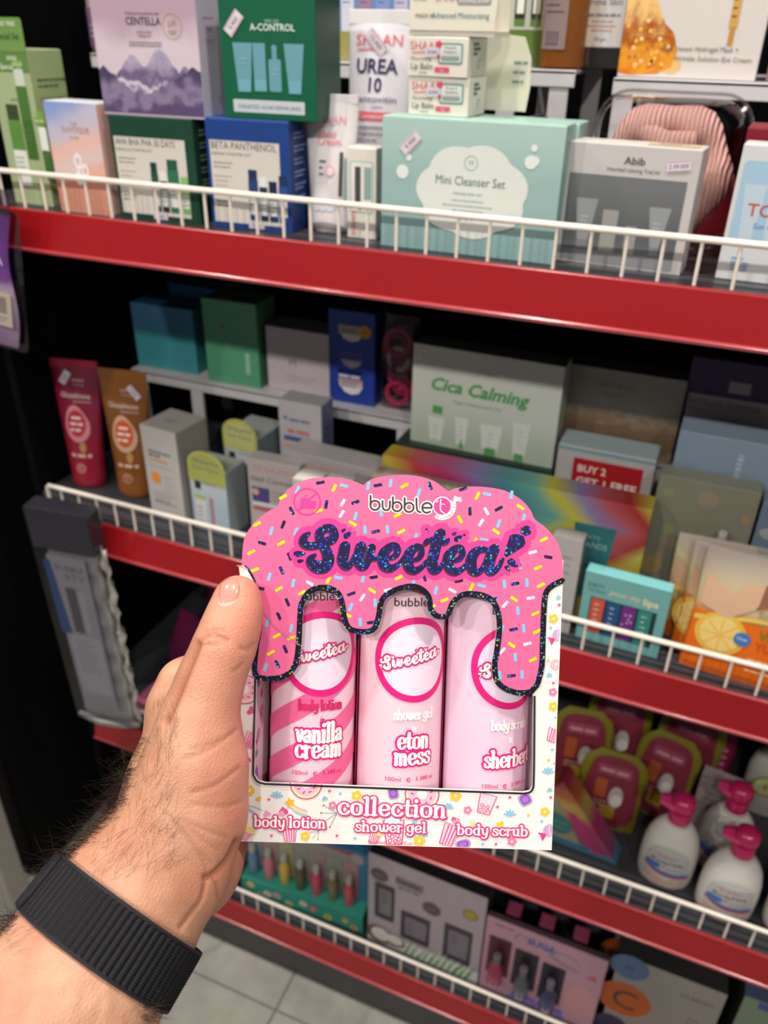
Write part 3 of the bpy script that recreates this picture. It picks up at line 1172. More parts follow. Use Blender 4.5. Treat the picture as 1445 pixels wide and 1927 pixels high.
M_KNIT = knit_mat()
hb = []
for i in range(25):
    ang = R(200 - i * 11)
    hb.append((.003 + .046 * math.cos(ang), .004 + .006 * math.sin(ang * 2), .070 + .046 * math.sin(ang)))
MB().tube(hb, [.0165 + .0035 * math.sin(i * 1.1) for i in range(25)], 14).build('headband', M_KNIT, t, smooth=True)
MB().tube([(-.03, -.008, .112), (0, -.014, .095), (.03, -.010, .10)], [.010, .014, .010], 12).build('headband_knot', M_KNIT, t, smooth=True)


# sun care box at the right
def a_toc(a, w, h):
    a.rect(.004, .03, w - .004, h - .012, '#9fbfd6', 1, r=.004)
    for i in range(5):
        a.poly([(.012 + i * .02, .034), (.022 + i * .02, .034), (.026 + i * .02, h - .03), (.008 + i * .02, h - .03)], '#b9cad6', 2)
    a.text('TOCOBO', .014, h * .50, .0105, '#bb4a3c', 3, align='l', w=.066, bold=.01)
    a.text('Sun Care Set', .021, h * .41, .0048, '#4c86c0', 3, align='l', shear=.2)
    for i in range(2):
        lines(a, .010 + i * .034, h * .17, .016, 3, .004, .0015, '#6f97c8', 3, seed=i)


carton('sun_care_carton', 'pale blue and white sun care box with red lettering at the right edge', 'box', (-0.0115, .796, Z1), .118, .110, .03, '#cfcfd0', '#c4c2c4', '#d8d6d4', a_toc, yaw=-3)
carton('gift_carton', 'dark crimson box behind the pale blue sun care box', 'box', (-0.012, .850, Z1), .14, .118, .05, '#7c1826', '#6d1522', '#861a2a', yaw=-2)
carton('gift_carton', 'low dark red box behind the clear headband pack', 'box', (-0.085, .945, Z1), .11, .055, .05, '#75141f', yaw=0)


# dark clear bag with white lettering lying behind the lip balm boxes
t = thing('dark_film_bag', 'dark clear bag with pale lettering lying behind the mint box', 'bag', (-0.262, .900, Z1 + .0), (0, 0, R(-6)))
b = MB()
rings = []
for k in range(9):
    x = .095 * k / 8
    hh = .098 + .014 * math.sin(k / 8 * PI) + .003 * math.sin(k * 2.1)
    rings.append([(x, .028 + .026 * math.cos(a_), hh * (.5 + .5 * math.sin(a_))) for a_ in [2 * PI * i / 16 for i in range(16)]])
b.loft(rings)
b.build('bag', ink('#171417', rough=.14, coat=.6), t, smooth=True)
a = Art()
a.text('WORLD FAMOUS', .046, .090, .005, '#8d7f80', 1, w=.07)
a.text('FOCUS', .024, .078, .009, '#9a8a8a', 1)
a.text('CURIOUS', .067, .078, .008, '#8a7a7a', 1, w=.036)
a.build('bag_print', t, lambda u, v, o: (u, .0035 - o, v))

# ------------------------------------------------------------------ uppermost shelf, back row on risers
ZR = 1.4825
t = thing('toner_bottle', 'pinkish bottle with a dark round mark behind the purple mountain box', 'bottle', (-0.845 + .035, 1.005, ZR))
MB().lathe([(.022, 0), (.026, .002), (.0265, .075), (.024, .082), (.012, .088), (.012, .1)], 28).build('bottle_body', ink('#c5b0b8', rough=.25, coat=.4), t, smooth=True)
MB().lathe([(.0275, .006), (.0275, .05)], 28).build('label_band', ink('#9c6f92', rough=.5), t, smooth=True)
a = Art()
a.ring(.005, .055, .008, .010, '#3a2a38', 2)
lines(a, -.012, .03, .02, 3, .006, .0015, '#e0d0da', 2)
a.build('bottle_print', t, lambda u, v, o: (u, -(max(0, .0277 ** 2 - u * u)) ** .5 - o * 2, v))

carton('plain_carton', 'pale grey box seen between the lilac and emerald boxes', 'box', (-0.700, 1.0, ZR), .10, .12, .05, '#a8a2a6', '#9d989c', art=lambda a, w, h: (a.disc(w * .75, h * .3, .004, '#6b666a', 2), lines(a, w * .6, h * .5, .03, 3, .008, .002, '#77727a')))


def a_blueset(a, w, h):
    a.rect(0, 0, w, h * .28, '#8f8a50', 1)
    for i, c in enumerate(('#c8cad6', '#9a7a98', '#7f93c0', '#b9b2cc')):
        a.rect(.01 + i * .022, .03, .026 + i * .022, .085, c, 2, r=.002)
        lines(a, .012 + i * .022, .07, .010, 3, .006, .0014, '#4f5a86', 3, seed=i)


carton('gift_carton', 'light blue gift box with a yellow foot behind the large white tube', 'box', (-0.485, 1.0, ZR), .115, .11, .04, '#6c86b4', '#5f78a6', art=a_blueset)


def a_olive(a, w, h):
    a.rect(.004, .035, w - .004, h, '#b9b9ae', 1)
    for i in range(3):
        a.rect(.010 + i * .018, .045, .022 + i * .018, .10, '#22241f', 2)
        a.rect(.012 + i * .018, .05, .020 + i * .018, .07, '#e3e3dc', 3)
        a.rect(.010 + i * .018, .038, .022 + i * .018, .045, '#567a34', 3)
    a.text('SKIN', .018, .08, .007, '#333', 4, rot=90)


carton('gift_carton', 'olive green gift box behind the balm display tray', 'box', (-0.283, 1.01, ZR), .052, .11, .04, '#58742c', '#4a6426', art=a_olive)

t = thing('amber_bottle', 'amber bottle with a paper label standing on the narrow white riser', 'bottle', (-0.2145, 1.005, ZR))
MB().lathe([(.021, 0), (.0245, .002), (.025, .09), (.021, .104), (.012, .11), (.012, .125)], 28).build('bottle_body', ink('#8c5520', rough=.18, coat=.5), t, smooth=True)
a = Art()
a.rect(-.021, .018, .006, .095, '#a59aa6', 1)
a.rect(-.017, .022, -.002, .034, '#4d4a70', 2)
for i in range(5):
    a.rect(-.0165 + i * .003, .0225, -.0155 + i * .003, .0335, '#c8c0c8', 3)
lines(a, -.018, .075, .02, 5, .006, .0014, '#5a4f60', 2)
a.text('SUN', -.004, .07, .005, '#3b3450', 2)
a.build('label', t, lambda u, v, o: (u, -(max(0, .0252 ** 2 - u * u)) ** .5 - o * 2, v), cut=.003)
b = MB()
b.loft([[(k * (x), y, z) for x, y in rrect(-.03, -.03, .034, .03, .012, 4)] for z, k in ((.001, .95), (.004, 1), (.14, 1.0))])
b.build('shrink_wrap', clear_mat('shrink_wrap', '#efe6dc', .05), t, smooth=True)


def a_prone(a, w, h):
    a.text('Prone Skin', w * .5, .038, .006, '#5a5a62', 2, w=.036)
    lines(a, w * .5, .028, .036, 1, 1, .0022, '#7c7c86', 2, align='c')
    for i in range(3):
        lines(a, w * .5, .023 - i * .004, .032, 1, 1, .0011, '#c08a70', 2, align='c', seed=i)
    a.text('30 gm', w * .5, .006, .0036, '#66666e', 2)
    lines(a, w * .5, .055, .03, 1, 1, .006, '#3b6d9a', 2, align='c')


t = thing('shelf_block', 'dark block under the white acne cream box', 'block', (-0.200, 1.0, ZR))
MB().box(.004, .046, 0, .05, 0.0005, .020).build('block', ink('#1a1719'), t, bevel=.001)
carton('cream_carton', 'white acne cream box between the amber bottle and the honeycomb box', 'box', (-0.198, .998, ZR + .0205), .044, .10, .035, '#c5c1bf', '#b8b4b2', art=a_prone)


def a_honey(a, w, h):
    comb = [(0, .004), (.012, .002), (.040, .004), (.052, .010), (.056, .024), (.050, .040), (.040, .048), (.032, .062), (.024, .085), (.020, .11), (0, .12)]
    a.poly(comb, ramp_mat('honeycomb', [(0, '#7a3410'), (.35, '#c8701c'), (.55, '#e0962e'), (.72, '#a8561a'), (1, '#e8c07a')], lo=0, hi=.10, wob=.07, wscale=70, rough=.25), 1)
    rnd = random.Random(3)
    for i in range(46):
        x, y = .004 + rnd.random() * .044, .008 + rnd.random() * .045
        if x + y < .075:
            a.disc(x, y, .0022, ('#e8ad4c', '#b5701f', '#f0c98a')[i % 3], 2, n=6)
    a.disc(.052, .012, .010, '#d8b070', 0, ry=.008)
    a.rect(.100, .045, .108, .12, '#c49a54', 2, r=.001)
    a.rect(.1015, .030, .1065, .046, '#b8873c', 2)
    lines(a, .101, .075, .006, 4, .007, .0016, '#6d5228', 3)
    a.text('Bee Venom Hydrogel Mask +', .078, .0245, .0048, '#75685e', 3, w=.070, shear=.15)
    a.text('Wrinkle Solution Eye Cream', .090, .0160, .0046, '#75685e', 3, w=.074, shear=.15)


carton('mask_carton', 'large white mask box with a honeycomb picture on the right riser', 'box', (-0.1515, .985, 1.4775), .134, .13, .05, '#cfc8c4', '#c3bcb8', '#d5cfcb', a_honey)
carton('plain_carton', 'dull rose box right of the honeycomb mask box', 'box', (-0.008, 1.0, 1.4775), .08, .12, .05, '#8f6a72', '#86636b', art=lambda a, w, h: lines(a, .01, .05, .05, 4, .009, .003, '#c9a9ae'))

# purple pouch hanging at the left end
t = thing('hanging_pouch', 'purple hair mask pouch hanging in front of the shelf end at the left edge', 'pouch', (-0.815, .700, 1.185), (R(2), R(10), R(10)))
b = MB()
rings = []
for k in range(11):
    q = k / 10
    th = .008 * math.sin(PI * min(1, q * 1.15 + .02)) + .0012
    ww = .046 + .004 * math.sin(q * 7)
    rings.append([(ww * math.cos(a_), th * math.sin(a_), .16 * q) for a_ in [2 * PI * i / 24 for i in range(24)]])
b.loft(rings)
b.build('pouch_body', ramp_mat('purple_foil', [(0, '#8a5f80'), (.2, '#8f7a98'), (.5, '#a895ac'), (.62, '#6a3f86'), (1, '#5a3470')], lo=0, hi=.16, rough=.25, wob=.02, wscale=25), t, smooth=True)
MB().box(-.049, .049, -.0008, .0008, .158, .185).build('hang_tab', clear_mat('hang_tab', '#d8d0dc', .1), t)
pf = MB()
pf.loft([[(x, y, z) for x, z in rrect(-.05, -.008, .055, .162, .008)] for y in (.006, .0068)])
pf.build('clear_backing', clear_mat('pouch_backing', '#cfc6d2', .12), t)
a = Art()
a.rect(.004, .030, .032, .072, '#b5a99c', 1)
for i in range(9):
    a.rect(.012 + i * .0016, .046, .0128 + i * .0016, .066, '#4b4448', 2)
lines(a, .008, .040, .02, 2, .004, .0012, '#6a5f62', 2)
a.text('(8ml)', .018, .086, .007, '#6f4f80', 1)
a.text('CICA', .01, .104, .010, '#e2d6e6', 1)
a.disc(-.01, .06, .006, '#6a3f78', 1)
a.build('pouch_print', t, lambda u, v, o: (u + .016, -.0098 - o, v))

# ------------------------------------------------------------------ second shelf
Z2 = SH[2]


def a_gluta(c1, c2, fruit, t2):
    def art(a, w, h):
        a.text('SHAAN', .006, h * .84, .0042, '#d8b9b4', 2)
        a.text('Whitening', .006, h * .81, .0026, '#d8b9b4', 2)
        a.text('Glutathione', 0, h * .715, .0080, '#e2cfc6', 2, w=.045)
        lines(a, -.004, h * .685, .028, 1, 1, .0016, '#cfa8a0', 2)
        drop = [(-.004, h * .66), (.006, h * .635), (.016, h * .56), (.019, h * .49), (.015, h * .42), (.004, h * .375), (-.008, h * .385), (-.017, h * .44), (-.019, h * .52), (-.014, h * .62)]
        a.poly(catmull([(x, y, 0) for x, y in drop], 4, True), c1, 2)
        a.disc(-.001, h * .52, .0145, fruit, 3, ry=.020)
        for i in range(3):
            lines(a, -.001, h * .555 - i * .009, .022, 1, 1, .0036, '#efdcd2', 4, align='c', seed=i + 2)
        a.disc(.006, h * .335, .005, '#b98c52', 3, ry=.008)
        lines(a, .002, h * .255, .034, 1, 1, .0050, '#dcb7a0', 3, align='c', seed=4)
        a.disc(0, h * .165, .0072, '#dca79c', 2)
        a.disc(0, h * .165, .0055, c2, 3)
        a.text('5', 0, h * .152, .006, '#ecd8cc', 4)
    return art


t = cosm_tube('lotion_tube', 'crimson and pink whitening lotion tube at the left end of the second shelf', (-0.829, .842, Z2), .052, .192, .040, '', None, 0,
              a_gluta('#d98a8e', '#b03044', '#b8354a', 'TOMATO'), yaw=12, tilt=-4, top_w=.073,
              smat=ramp_mat('crimson_tube', [(0, '#a82438'), (.3, '#9c2038'), (.55, '#8a1c3c'), (1, '#6c1734')], lo=0, hi=.19, rough=.3, coat=.4), crimp='#8a2038')
price_sticker(t, -.014, .166, 55, y=-.004)
t = cosm_tube('lotion_tube', 'brown and orange whitening lotion tube beside the crimson tube', (-0.747, .846, Z2), .052, .190, .040, '', None, 0,
              a_gluta('#c9a58a', '#8c4a1c', '#c8562a', 'ORANGE'), yaw=10, tilt=-3, top_w=.073,
              smat=ramp_mat('amber_tube', [(0, '#9a5c24'), (.3, '#86501f'), (.6, '#7a4a22'), (1, '#8a5420')], lo=0, hi=.19, rough=.3, coat=.4), crimp='#8a5a28')
price_sticker(t, .018, .160, -50, y=-.005)


def a_sun(a, w, h):
    lines(a, .010, h * .74, .044, 1, 1, .0026, '#5a5a5e', 2, seed=3)
    lines(a, .010, h * .70, .026, 1, 1, .0026, '#5a5a5e', 2, seed=5)
    a.rect(.010, h * .655, .040, h * .672, '#d88a3a', 2)
    a.stroke([(.008, h * .60), (.052, h * .60)], .0006, '#888', 2)
    a.disc(.018, h * .47, .0085, '#e0912e', 2)
    for i in range(4):
        lines(a, .032, h * .50 - i * .007, .022, 1, 1, .0014, '#aaa4a0', 2, seed=i)
    lines(a, .010, h * .30, .042, 3, .006, .0014, '#8a8a90')
    a.text('SPF50+ PA++++', .030, h * .19, .0042, '#55555a', 2, w=.04)


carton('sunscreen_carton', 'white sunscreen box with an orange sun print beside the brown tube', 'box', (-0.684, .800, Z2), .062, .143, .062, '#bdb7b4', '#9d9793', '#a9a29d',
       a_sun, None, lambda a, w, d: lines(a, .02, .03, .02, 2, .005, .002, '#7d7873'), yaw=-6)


def water_box(label, loc, w, h, d, yaw, txt, big):
    def art(a, w, h):
        a.rect(0, 0, w, h, ramp_mat('water_print', [(0, '#b8c4cc'), (.5, '#a9bccb'), (1, '#c4c9c4')], lo=0, hi=h, wob=.02, wscale=30), 0)
        a.rect(.006, .004, .024, h * .55, '#c9d0cf', 1)
        a.rect(.006, h * .50, .024, h * .56, '#a8b25c', 2)
        a.rect(.008, h * .66, .018, h * .78, '#2b2b30', 2)
        vlines(a, .036, .010, h * .5, 1, 1, .0058, '#b0586a', 2)
        lines(a, .022, h * .82, .03, 2, .005, .0014, '#6d7c86')
        lines(a, .009, h * .36, .010, 4, .007, .002, '#b0707c')
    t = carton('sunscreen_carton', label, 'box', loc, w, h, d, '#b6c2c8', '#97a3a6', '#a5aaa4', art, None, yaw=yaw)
    hp = [(0, h - .02)] + [(w / 2 - w / 2 * math.cos(R(a_)), h + .022 * math.sin(R(a_)) + .004) for a_ in range(0, 181, 12)] + [(w, h - .02)]
    b = MB()
    b.loft([[(x, y, z) for x, z in hp] for y in (-.0012, -.0004)])
    b.build('header_card', ink('#b7b765'), t)
    a = Art()
    a.poly([(w / 2 + (x - w / 2) * .88, h - .02 + (z - h + .02) * .90) for x, z in hp], '#c3c27a' if big else '#a8ab58', 1)
    a.text(txt[0], w / 2, h + .008, .0062, '#44688e', 2, w=w * .72)
    a.text(txt[1], w / 2, h - .002, .0058, '#44688e', 2, w=w * .68)
    a.build('header_print', t, lambda u, v, o: (u, -.0013 - o, v))


water_box('sunscreen box with a dull yellow arched header right beside the white sunscreen box', (-0.612, .800, Z2), .060, .098, .045, -4, ('Waterful', 'Sun Care'), False)
water_box('sunscreen box with a bright arched yellow header just behind the duller one', (-0.599, .868, Z2), .056, .118, .07, -3, ('Waterful', 'Sun Care'), True)


def a_nail(a, w, h):
    a.text('SHAAN', .038, h * .875, .0088, '#c98d92', 2, w=.058)
    a.text('Nail Correct', .005, h * .75, .0078, '#5f5d5c', 2, align='l', w=.062)
    a.rect(.005, h * .50, .030, h * .68, '#4c4580', 2, r=.001)
    a.disc(.010, h * .62, .005, '#c9a28a', 3)
    lines(a, .034, h * .64, .026, 4, .006, .0016, '#7a7876')
    a.rect(.005, h * .46, .045, h * .50, '#d8d4d4', 2)
    a.rect(.005, h * .40, .045, h * .44, '#b0505c', 2)


carton('nail_care_carton', 'white nail care box with pink lettering behind the held box', 'box', (-0.523, .805, Z2), .075, .124, .025, '#b3abaa', '#a19a99', '#b5aeac', a_nail, yaw=3)


def a_kids(a, w, h):
    a.disc(.010, h * .87, .003, '#5a86a8', 2)
    lines(a, .016, h * .85, .034, 1, 1, .0038, '#6a7c9a', 2, ragged=.1)
    lines(a, w * .48, h * .755, .036, 1, 1, .0060, '#b8786e', 2, align='c', ragged=.1, seed=7)
    lines(a, w * .5, h * .695, .050, 1, 1, .0066, '#4a5a90', 2, align='c', ragged=.05, seed=8)
    a.rect(.006, h * .64, .028, h * .66, '#c49a72', 2)
    a.disc(.046, h * .60, .006, '#a86d38', 2)
    a.disc(.020, h * .535, .008, '#b2705a', 2)
    a.disc(.016, h * .515, .006, '#58868a', 3)
    a.disc(.027, h * .56, .004, '#5d3d32', 3)


carton('skin_care_carton', 'white mini skin care box with blue lettering standing behind the nail care box', 'box', (-0.509, .868, Z2), .063, .184, .035, '#b3adb0', '#6f7598', '#a8a2a4',
       a_kids, lambda a, d, h: (lines(a, .01, h * .8, .02, 6, .012, .004, '#555d86'), a.rect(.004, h * .3, .03, h * .45, '#5a6290', 1)))


def a_shaan_lie(a, w, h):
    a.text('SHAAN', w * .30, h * .40, .0095, '#c08d90', 2, w=.06)
    a.rect(w * .72, h * .40, w * .92, h * .72, '#8e8a8a', 2)
    lines(a, w * .2, h * .2, .05, 1, 1, .002, '#a39d9d', 2)


carton('nail_care_carton', 'white box lying behind the held box, uppermost of its pile', 'box', (-0.475, .826, Z2 + .105), .135, .030, .040, '#a8a1a0', '#948e8c', '#b0a9a7', a_shaan_lie, yaw=-2,
       group='white boxes in a pile behind the held box')
carton('nail_care_carton', 'white box lying under the uppermost box of the pile behind the held box', 'box', (-0.470, .820, Z2 + .070), .130, .0345, .045, '#a39c9b', '#8f8987', '#aaa3a1', a_shaan_lie, yaw=-1,
       group='white boxes in a pile behind the held box')
carton('nail_care_carton', 'white box at the foot of the pile behind the held box', 'box', (-0.470, .818, Z2), .130, .0690, .05, '#a39c9b', '#8f8987', '#aaa3a1', a_shaan_lie,
       group='white boxes in a pile behind the held box')
for i, (x, y) in enumerate(((-0.440, .775), (-0.403, .777))):
    t = carton('sample_carton', ('small white box just left of its twin above the held box edge', 'small white box just right of its twin above the held box edge')[i], 'box', (x, y, Z2), .034, .128, .03, '#bdb9b2', '#aaa6a0', '#cfcbc2',
               lambda a, w, h: lines(a, .006, h * .8, .02, 4, .008, .002, '#8a8680'), group='small white boxes behind the held box')


def a_tan(a, w, h):
    a.rect(w * .06, h * .55, w * .50, h * .92, '#a3988f', 1)
    a.text('e', w * .66, h * .66, .010, '#8d8078', 2)
    lines(a, w * .3, h * .4, .06, 3, .012, .003, '#7d6f66')


carton('tan_carton', 'tan brown box behind the upper edge of the held box', 'box', (-0.335, .745 + .03, Z2), .145, .155, .028, '#9a7f76', '#7d675f', '#85776a', a_tan, None,
       lambda a, w, d: (a.rect(w * .08, d * .2, w * .45, d * .8, '#9c9186', 1), a.ring(w * .65, d * .5, .004, .006, '#a39a8e', 2)), yaw=-1)


# rainbow gift box
def rainbow_mat():
    mt = bpy.data.materials.new('rainbow_print')
    mt.use_nodes = True
    nt = mt.node_tree
    b = nt.nodes['Principled BSDF']
    tc = nt.nodes.new('ShaderNodeTexCoord')
    mp = nt.nodes.new('ShaderNodeMapping')
    mp.inputs['Scale'].default_value = (5.2, 3, 0.0)
    nt.links.new(tc.outputs['Object'], mp.inputs[0])
    sp = nt.nodes.new('ShaderNodeSeparateXYZ')
    nt.links.new(tc.outputs['Object'], sp.inputs[0])
    # zig-zag: x + |z - z0|
    z0 = nt.nodes.new('ShaderNodeMath')
    z0.operation = 'SUBTRACT'
    z0.inputs[1].default_value = 0.135
    nt.links.new(sp.outputs['Z'], z0.inputs[0])
    ab = nt.nodes.new('ShaderNodeMath')
    ab.operation = 'ABSOLUTE'
    nt.links.new(z0.outputs[0], ab.inputs[0])
    ad = nt.nodes.new('ShaderNodeMath')
    ad.operation = 'MULTIPLY_ADD'
    ad.inputs[1].default_value = 1.1
    nt.links.new(ab.outputs[0], ad.inputs[0])
    nt.links.new(sp.outputs['X'], ad.inputs[2])
    n = nt.nodes.new('ShaderNodeTexNoise')
    n.inputs['Scale'].default_value = 9
    nt.links.new(tc.outputs['Object'], n.inputs['Vector'])
    a2 = nt.nodes.new('ShaderNodeMath')
    a2.operation = 'MULTIPLY_ADD'
    a2.inputs[1].default_value = 0.06
    nt.links.new(n.outputs['Fac'], a2.inputs[0])
    nt.links.new(ad.outputs[0], a2.inputs[2])
    mr = nt.nodes.new('ShaderNodeMapRange')
    mr.inputs['From Min'].default_value = 0.02
    mr.inputs['From Max'].default_value = 0.37
    nt.links.new(a2.outputs[0], mr.inputs['Value'])
    cr = nt.nodes.new('ShaderNodeValToRGB')
    stops = [(0, '#a82030'), (.10, '#b8a83a'), (.22, '#b03a3a'), (.34, '#a83068'), (.44, '#7a68a0'), (.52, '#3f7f88'), (.62, '#5a9a90'), (.70, '#b8b02c'), (.77, '#7f74a0'), (.86, '#a84a50'), (.93, '#9a2a2a'), (1, '#b0a040')]
    el = cr.color_ramp.elements
    while len(el) < len(stops):
        el.new(.5)
    for e, (p, c) in zip(el, stops):
        e.position = p
        e.color = lin(c)
    nt.links.new(mr.outputs[0], cr.inputs[0])
    nt.links.new(cr.outputs[0], b.inputs['Base Color'])
    b.inputs['Roughness'].default_value = .3
    return mt


M_RAIN = rainbow_mat()


def a_rain(a, w, h):
    x, y0, y1 = .258, h * .22, h * .80
    a.poly([(x - .018, y0), (x + .014, y0), (x + .022, y1), (x - .024, y1)], '#2e6a70', 1)
    a.text('DIRTY', x - .004, y1 - .018, .0055, '#8cb4b2', 2)
    a.text('HANDS', x, y1 - .029, .0075, '#9abfbc', 2, w=.030)
    a.text('HELLO', x - .006, y1 - .046, .0050, '#1c3438', 2)
    a.text('CREAM', x + .002, y1 - .056, .0058, '#16282c', 2, w=.024, bold=.02)
    a.disc(.195, h * .50, .030, '#2e6a70', 1)
    a.text('SOAP', .195, h * .52, .007, '#1c3438', 2)
    a.disc(.205, h * .60, .003, '#a83a40', 2)


carton('rainbow_gift_carton', 'large gift box with rainbow zigzag print behind the held box', 'box', (-0.334, .806, Z2), .312, .1680, .032, M_RAIN, M_RAIN, M_RAIN, a_rain, flap=False, yaw=0)


# dirty lips set
def a_pout(a, w, h):
    a.rect(0, 0, w, h, '#6fa7a6', 0)
    a.text('DIRTY', .014, h * .80, .0055, '#3d5b5e', 3, w=.018)
    a.text('WORKS', .015, h * .73, .0042, '#4f7376', 3)
    a.text('pout my', .046, h * .745, .0075, '#e2cfae', 3, shear=.3, w=.033)
    a.text('lips', .074, h * .725, .0090, '#ead9b8', 3, w=.016, bold=.02)
    a.rect(.010, .012, w - .010, h * .655, '#1d2f3c', 1)
    x = .0115
    for i, c in enumerate(('#c8553c', '#1e4f7c', '#6d2a7c', '#2d837c')):
        a.rect(x, .013, x + .0145, h * .64, c, 2)
        if i == 2:
            rnd = random.Random(5)
            for k in range(10):
                a.disc(x + .002 + rnd.random() * .010, .02 + rnd.random() * .03, .0014, '#c59ad0', 3, n=8)
        else:
            lines(a, x + .004, h * .55, .006, 5, .007, .0012, '#d9d9d9', 3, seed=i)
        x += .0172


t = carton('lip_set_carton', 'small teal lip gloss set box behind the wire guard right of the held box', 'box', (-0.0765, .779, Z2), .0925, .092, .018, '#6ba3a3', '#578a8c', '#7fc4c6', a_pout, yaw=-2.5)


# white box with the offer sign
def a_free(a, w, h):
    a.rect(.020, h - .072, w - .012, h - .014, '#a41c22', 1)
    a.text('BUY 2', .026, h - .031, .0095, '#e6d6ce', 2, align='l', w=.033, bold=.02)
    a.text('GET 1', .026, h - .047, .0095, '#e6d6ce', 2, align='l', w=.034, bold=.02)
    a.text('FREE', .067, h - .048, .0115, '#e6d6ce', 2, align='l', w=.029, bold=.02)
    a.rect(0, h - .006, w, h - .002, '#6f9aa0', 1)


carton('offer_carton', 'white box with a red BUY 2 GET 1 FREE sign under the landscape box', 'box', (-0.143, .888, Z2), .112, .186, .045, '#aea9a8', '#9a9594', '#9fb0b2', a_free)


def a_amm(a, w, h):
    rnd = random.Random(11)
    for i, (x, y, r) in enumerate(((.52, .90, .011), (.12, .90, .006), (.20, .66, .007), (.25, .58, .008), (.55, .64, .006), (.10, .40, .012), (.16, .47, .006), (.46, .46, .010), (.92, .82, .005), (.62, .28, .010), (.30, .20, .009))):
        a.disc(w * x, h * y, r, ('#8d806c', '#848a62', '#858b5e', '#8f806a', '#938a58', '#988558', '#8f8068', '#828a60', '#94805f', '#878860', '#8c7f68')[i], 1, n=20)
    a.text('AMMM', w * .80, h * .60, .0070, '#b9b8a6', 2, rot=90, w=.034)
    a.rect(w * .34, h * .30, w * .42, h * .46, '#a9a89a', 2)
    vlines(a, w * .40, h * .32, h * .12, 1, 1, .005, '#6d6c60', 3)


carton('fragrance_carton', 'olive grey box with soft dots behind the orange pouches', 'box', (-0.0235, .848, Z2), .104, .190, .028, '#7d7c6c', '#6f6e60', '#868574', a_amm, yaw=0)


def a_lblue(a, w, h):
    a.ring(.022, h * .82, .011, .0125, '#8295a8', 1)
    vlines(a, .070, h * .62, .075, 1, 1, .006, '#9db0c2', 2)


carton('fragrance_carton', 'light blue grey box standing behind the olive grey box', 'box', (-0.0135, .882, Z2), .115, .230, .045, '#7d8da0', '#6f7e90', '#8a99aa', a_lblue)
carton('fragrance_carton', 'slate blue box with cream bars right of the olive grey box', 'box', (0.0840, .850, Z2), .10, .18, .028, '#66768a', '#5b6a7d', '#748498',
       lambda a, w, h: (a.disc(.02, h * .80, .016, '#9b9a98', 1, ry=.008), a.rect(.008, h * .66, .034, h * .70, '#a5a39e', 1), a.rect(.02, h * .9, .06, h * .99, '#b0ada4', 1)))

carton('plain_carton', 'silver grey box beside the right edge of the held box', 'box', (-0.118, .779, Z2), .034, .128, .02, '#aaa7a4', '#77746f', '#8a8783', yaw=-2, art=lambda a, w, h: lines(a, .006, h * .8, .02, 4, .01, .002, '#8a8784'))


# orange pouches
def pouch(label, loc, w, h, art, body, tilt, yaw, roll=0, cat='pouch', name='refill_pouch', group=None, thick=.010, top='rect', clear_top=None):
    t = thing(name, label, cat, loc, (R(tilt), R(roll), R(yaw)), group)
    b = MB()
    rings = []
    N = 12
    for k in range(N + 1):
        q = k / N
        th = thick * (math.sin(PI * min(.999, .08 + q * .92)) ** .7) + .0008
        if top == 'arch' and q > .75:
            e = (q - .75) / .25
            ww = w / 2 * math.sqrt(max(.02, 1 - .72 * e * e))
        else:
            ww = w / 2 * (1 + .015 * math.sin(q * 9))
        rings.append([(math.copysign(abs(math.cos(a_)) ** .7, math.cos(a_)) * ww, math.copysign(abs(math.sin(a_)) ** .8, math.sin(a_)) * th, h * q)
                      for a_ in [2 * PI * i / 28 for i in range(28)]])
    b.loft(rings)
    b.build('pouch_body', body, t, smooth=True)
    MB().box(-w / 2 * .99, w / 2 * .99, -.0007, .0007, 0, .006).build('bottom_seal', body, t)
    if art:
        a = Art()
        art(a, w, h)

        def fn(u, v, o):
            q = min(1, max(0, v / h))
            th = thick * (math.sin(PI * min(.999, .08 + q * .92)) ** .7) + .0008
            c = min(1, abs(u) / (w / 2))
            s_ = max(0, 1 - c ** (2 / .7)) ** (.5 * .8)
            return (u, -th * s_ - o * 3, v)
        a.build('pouch_print', t, fn, cut=.005, cutv=.010)
    return t


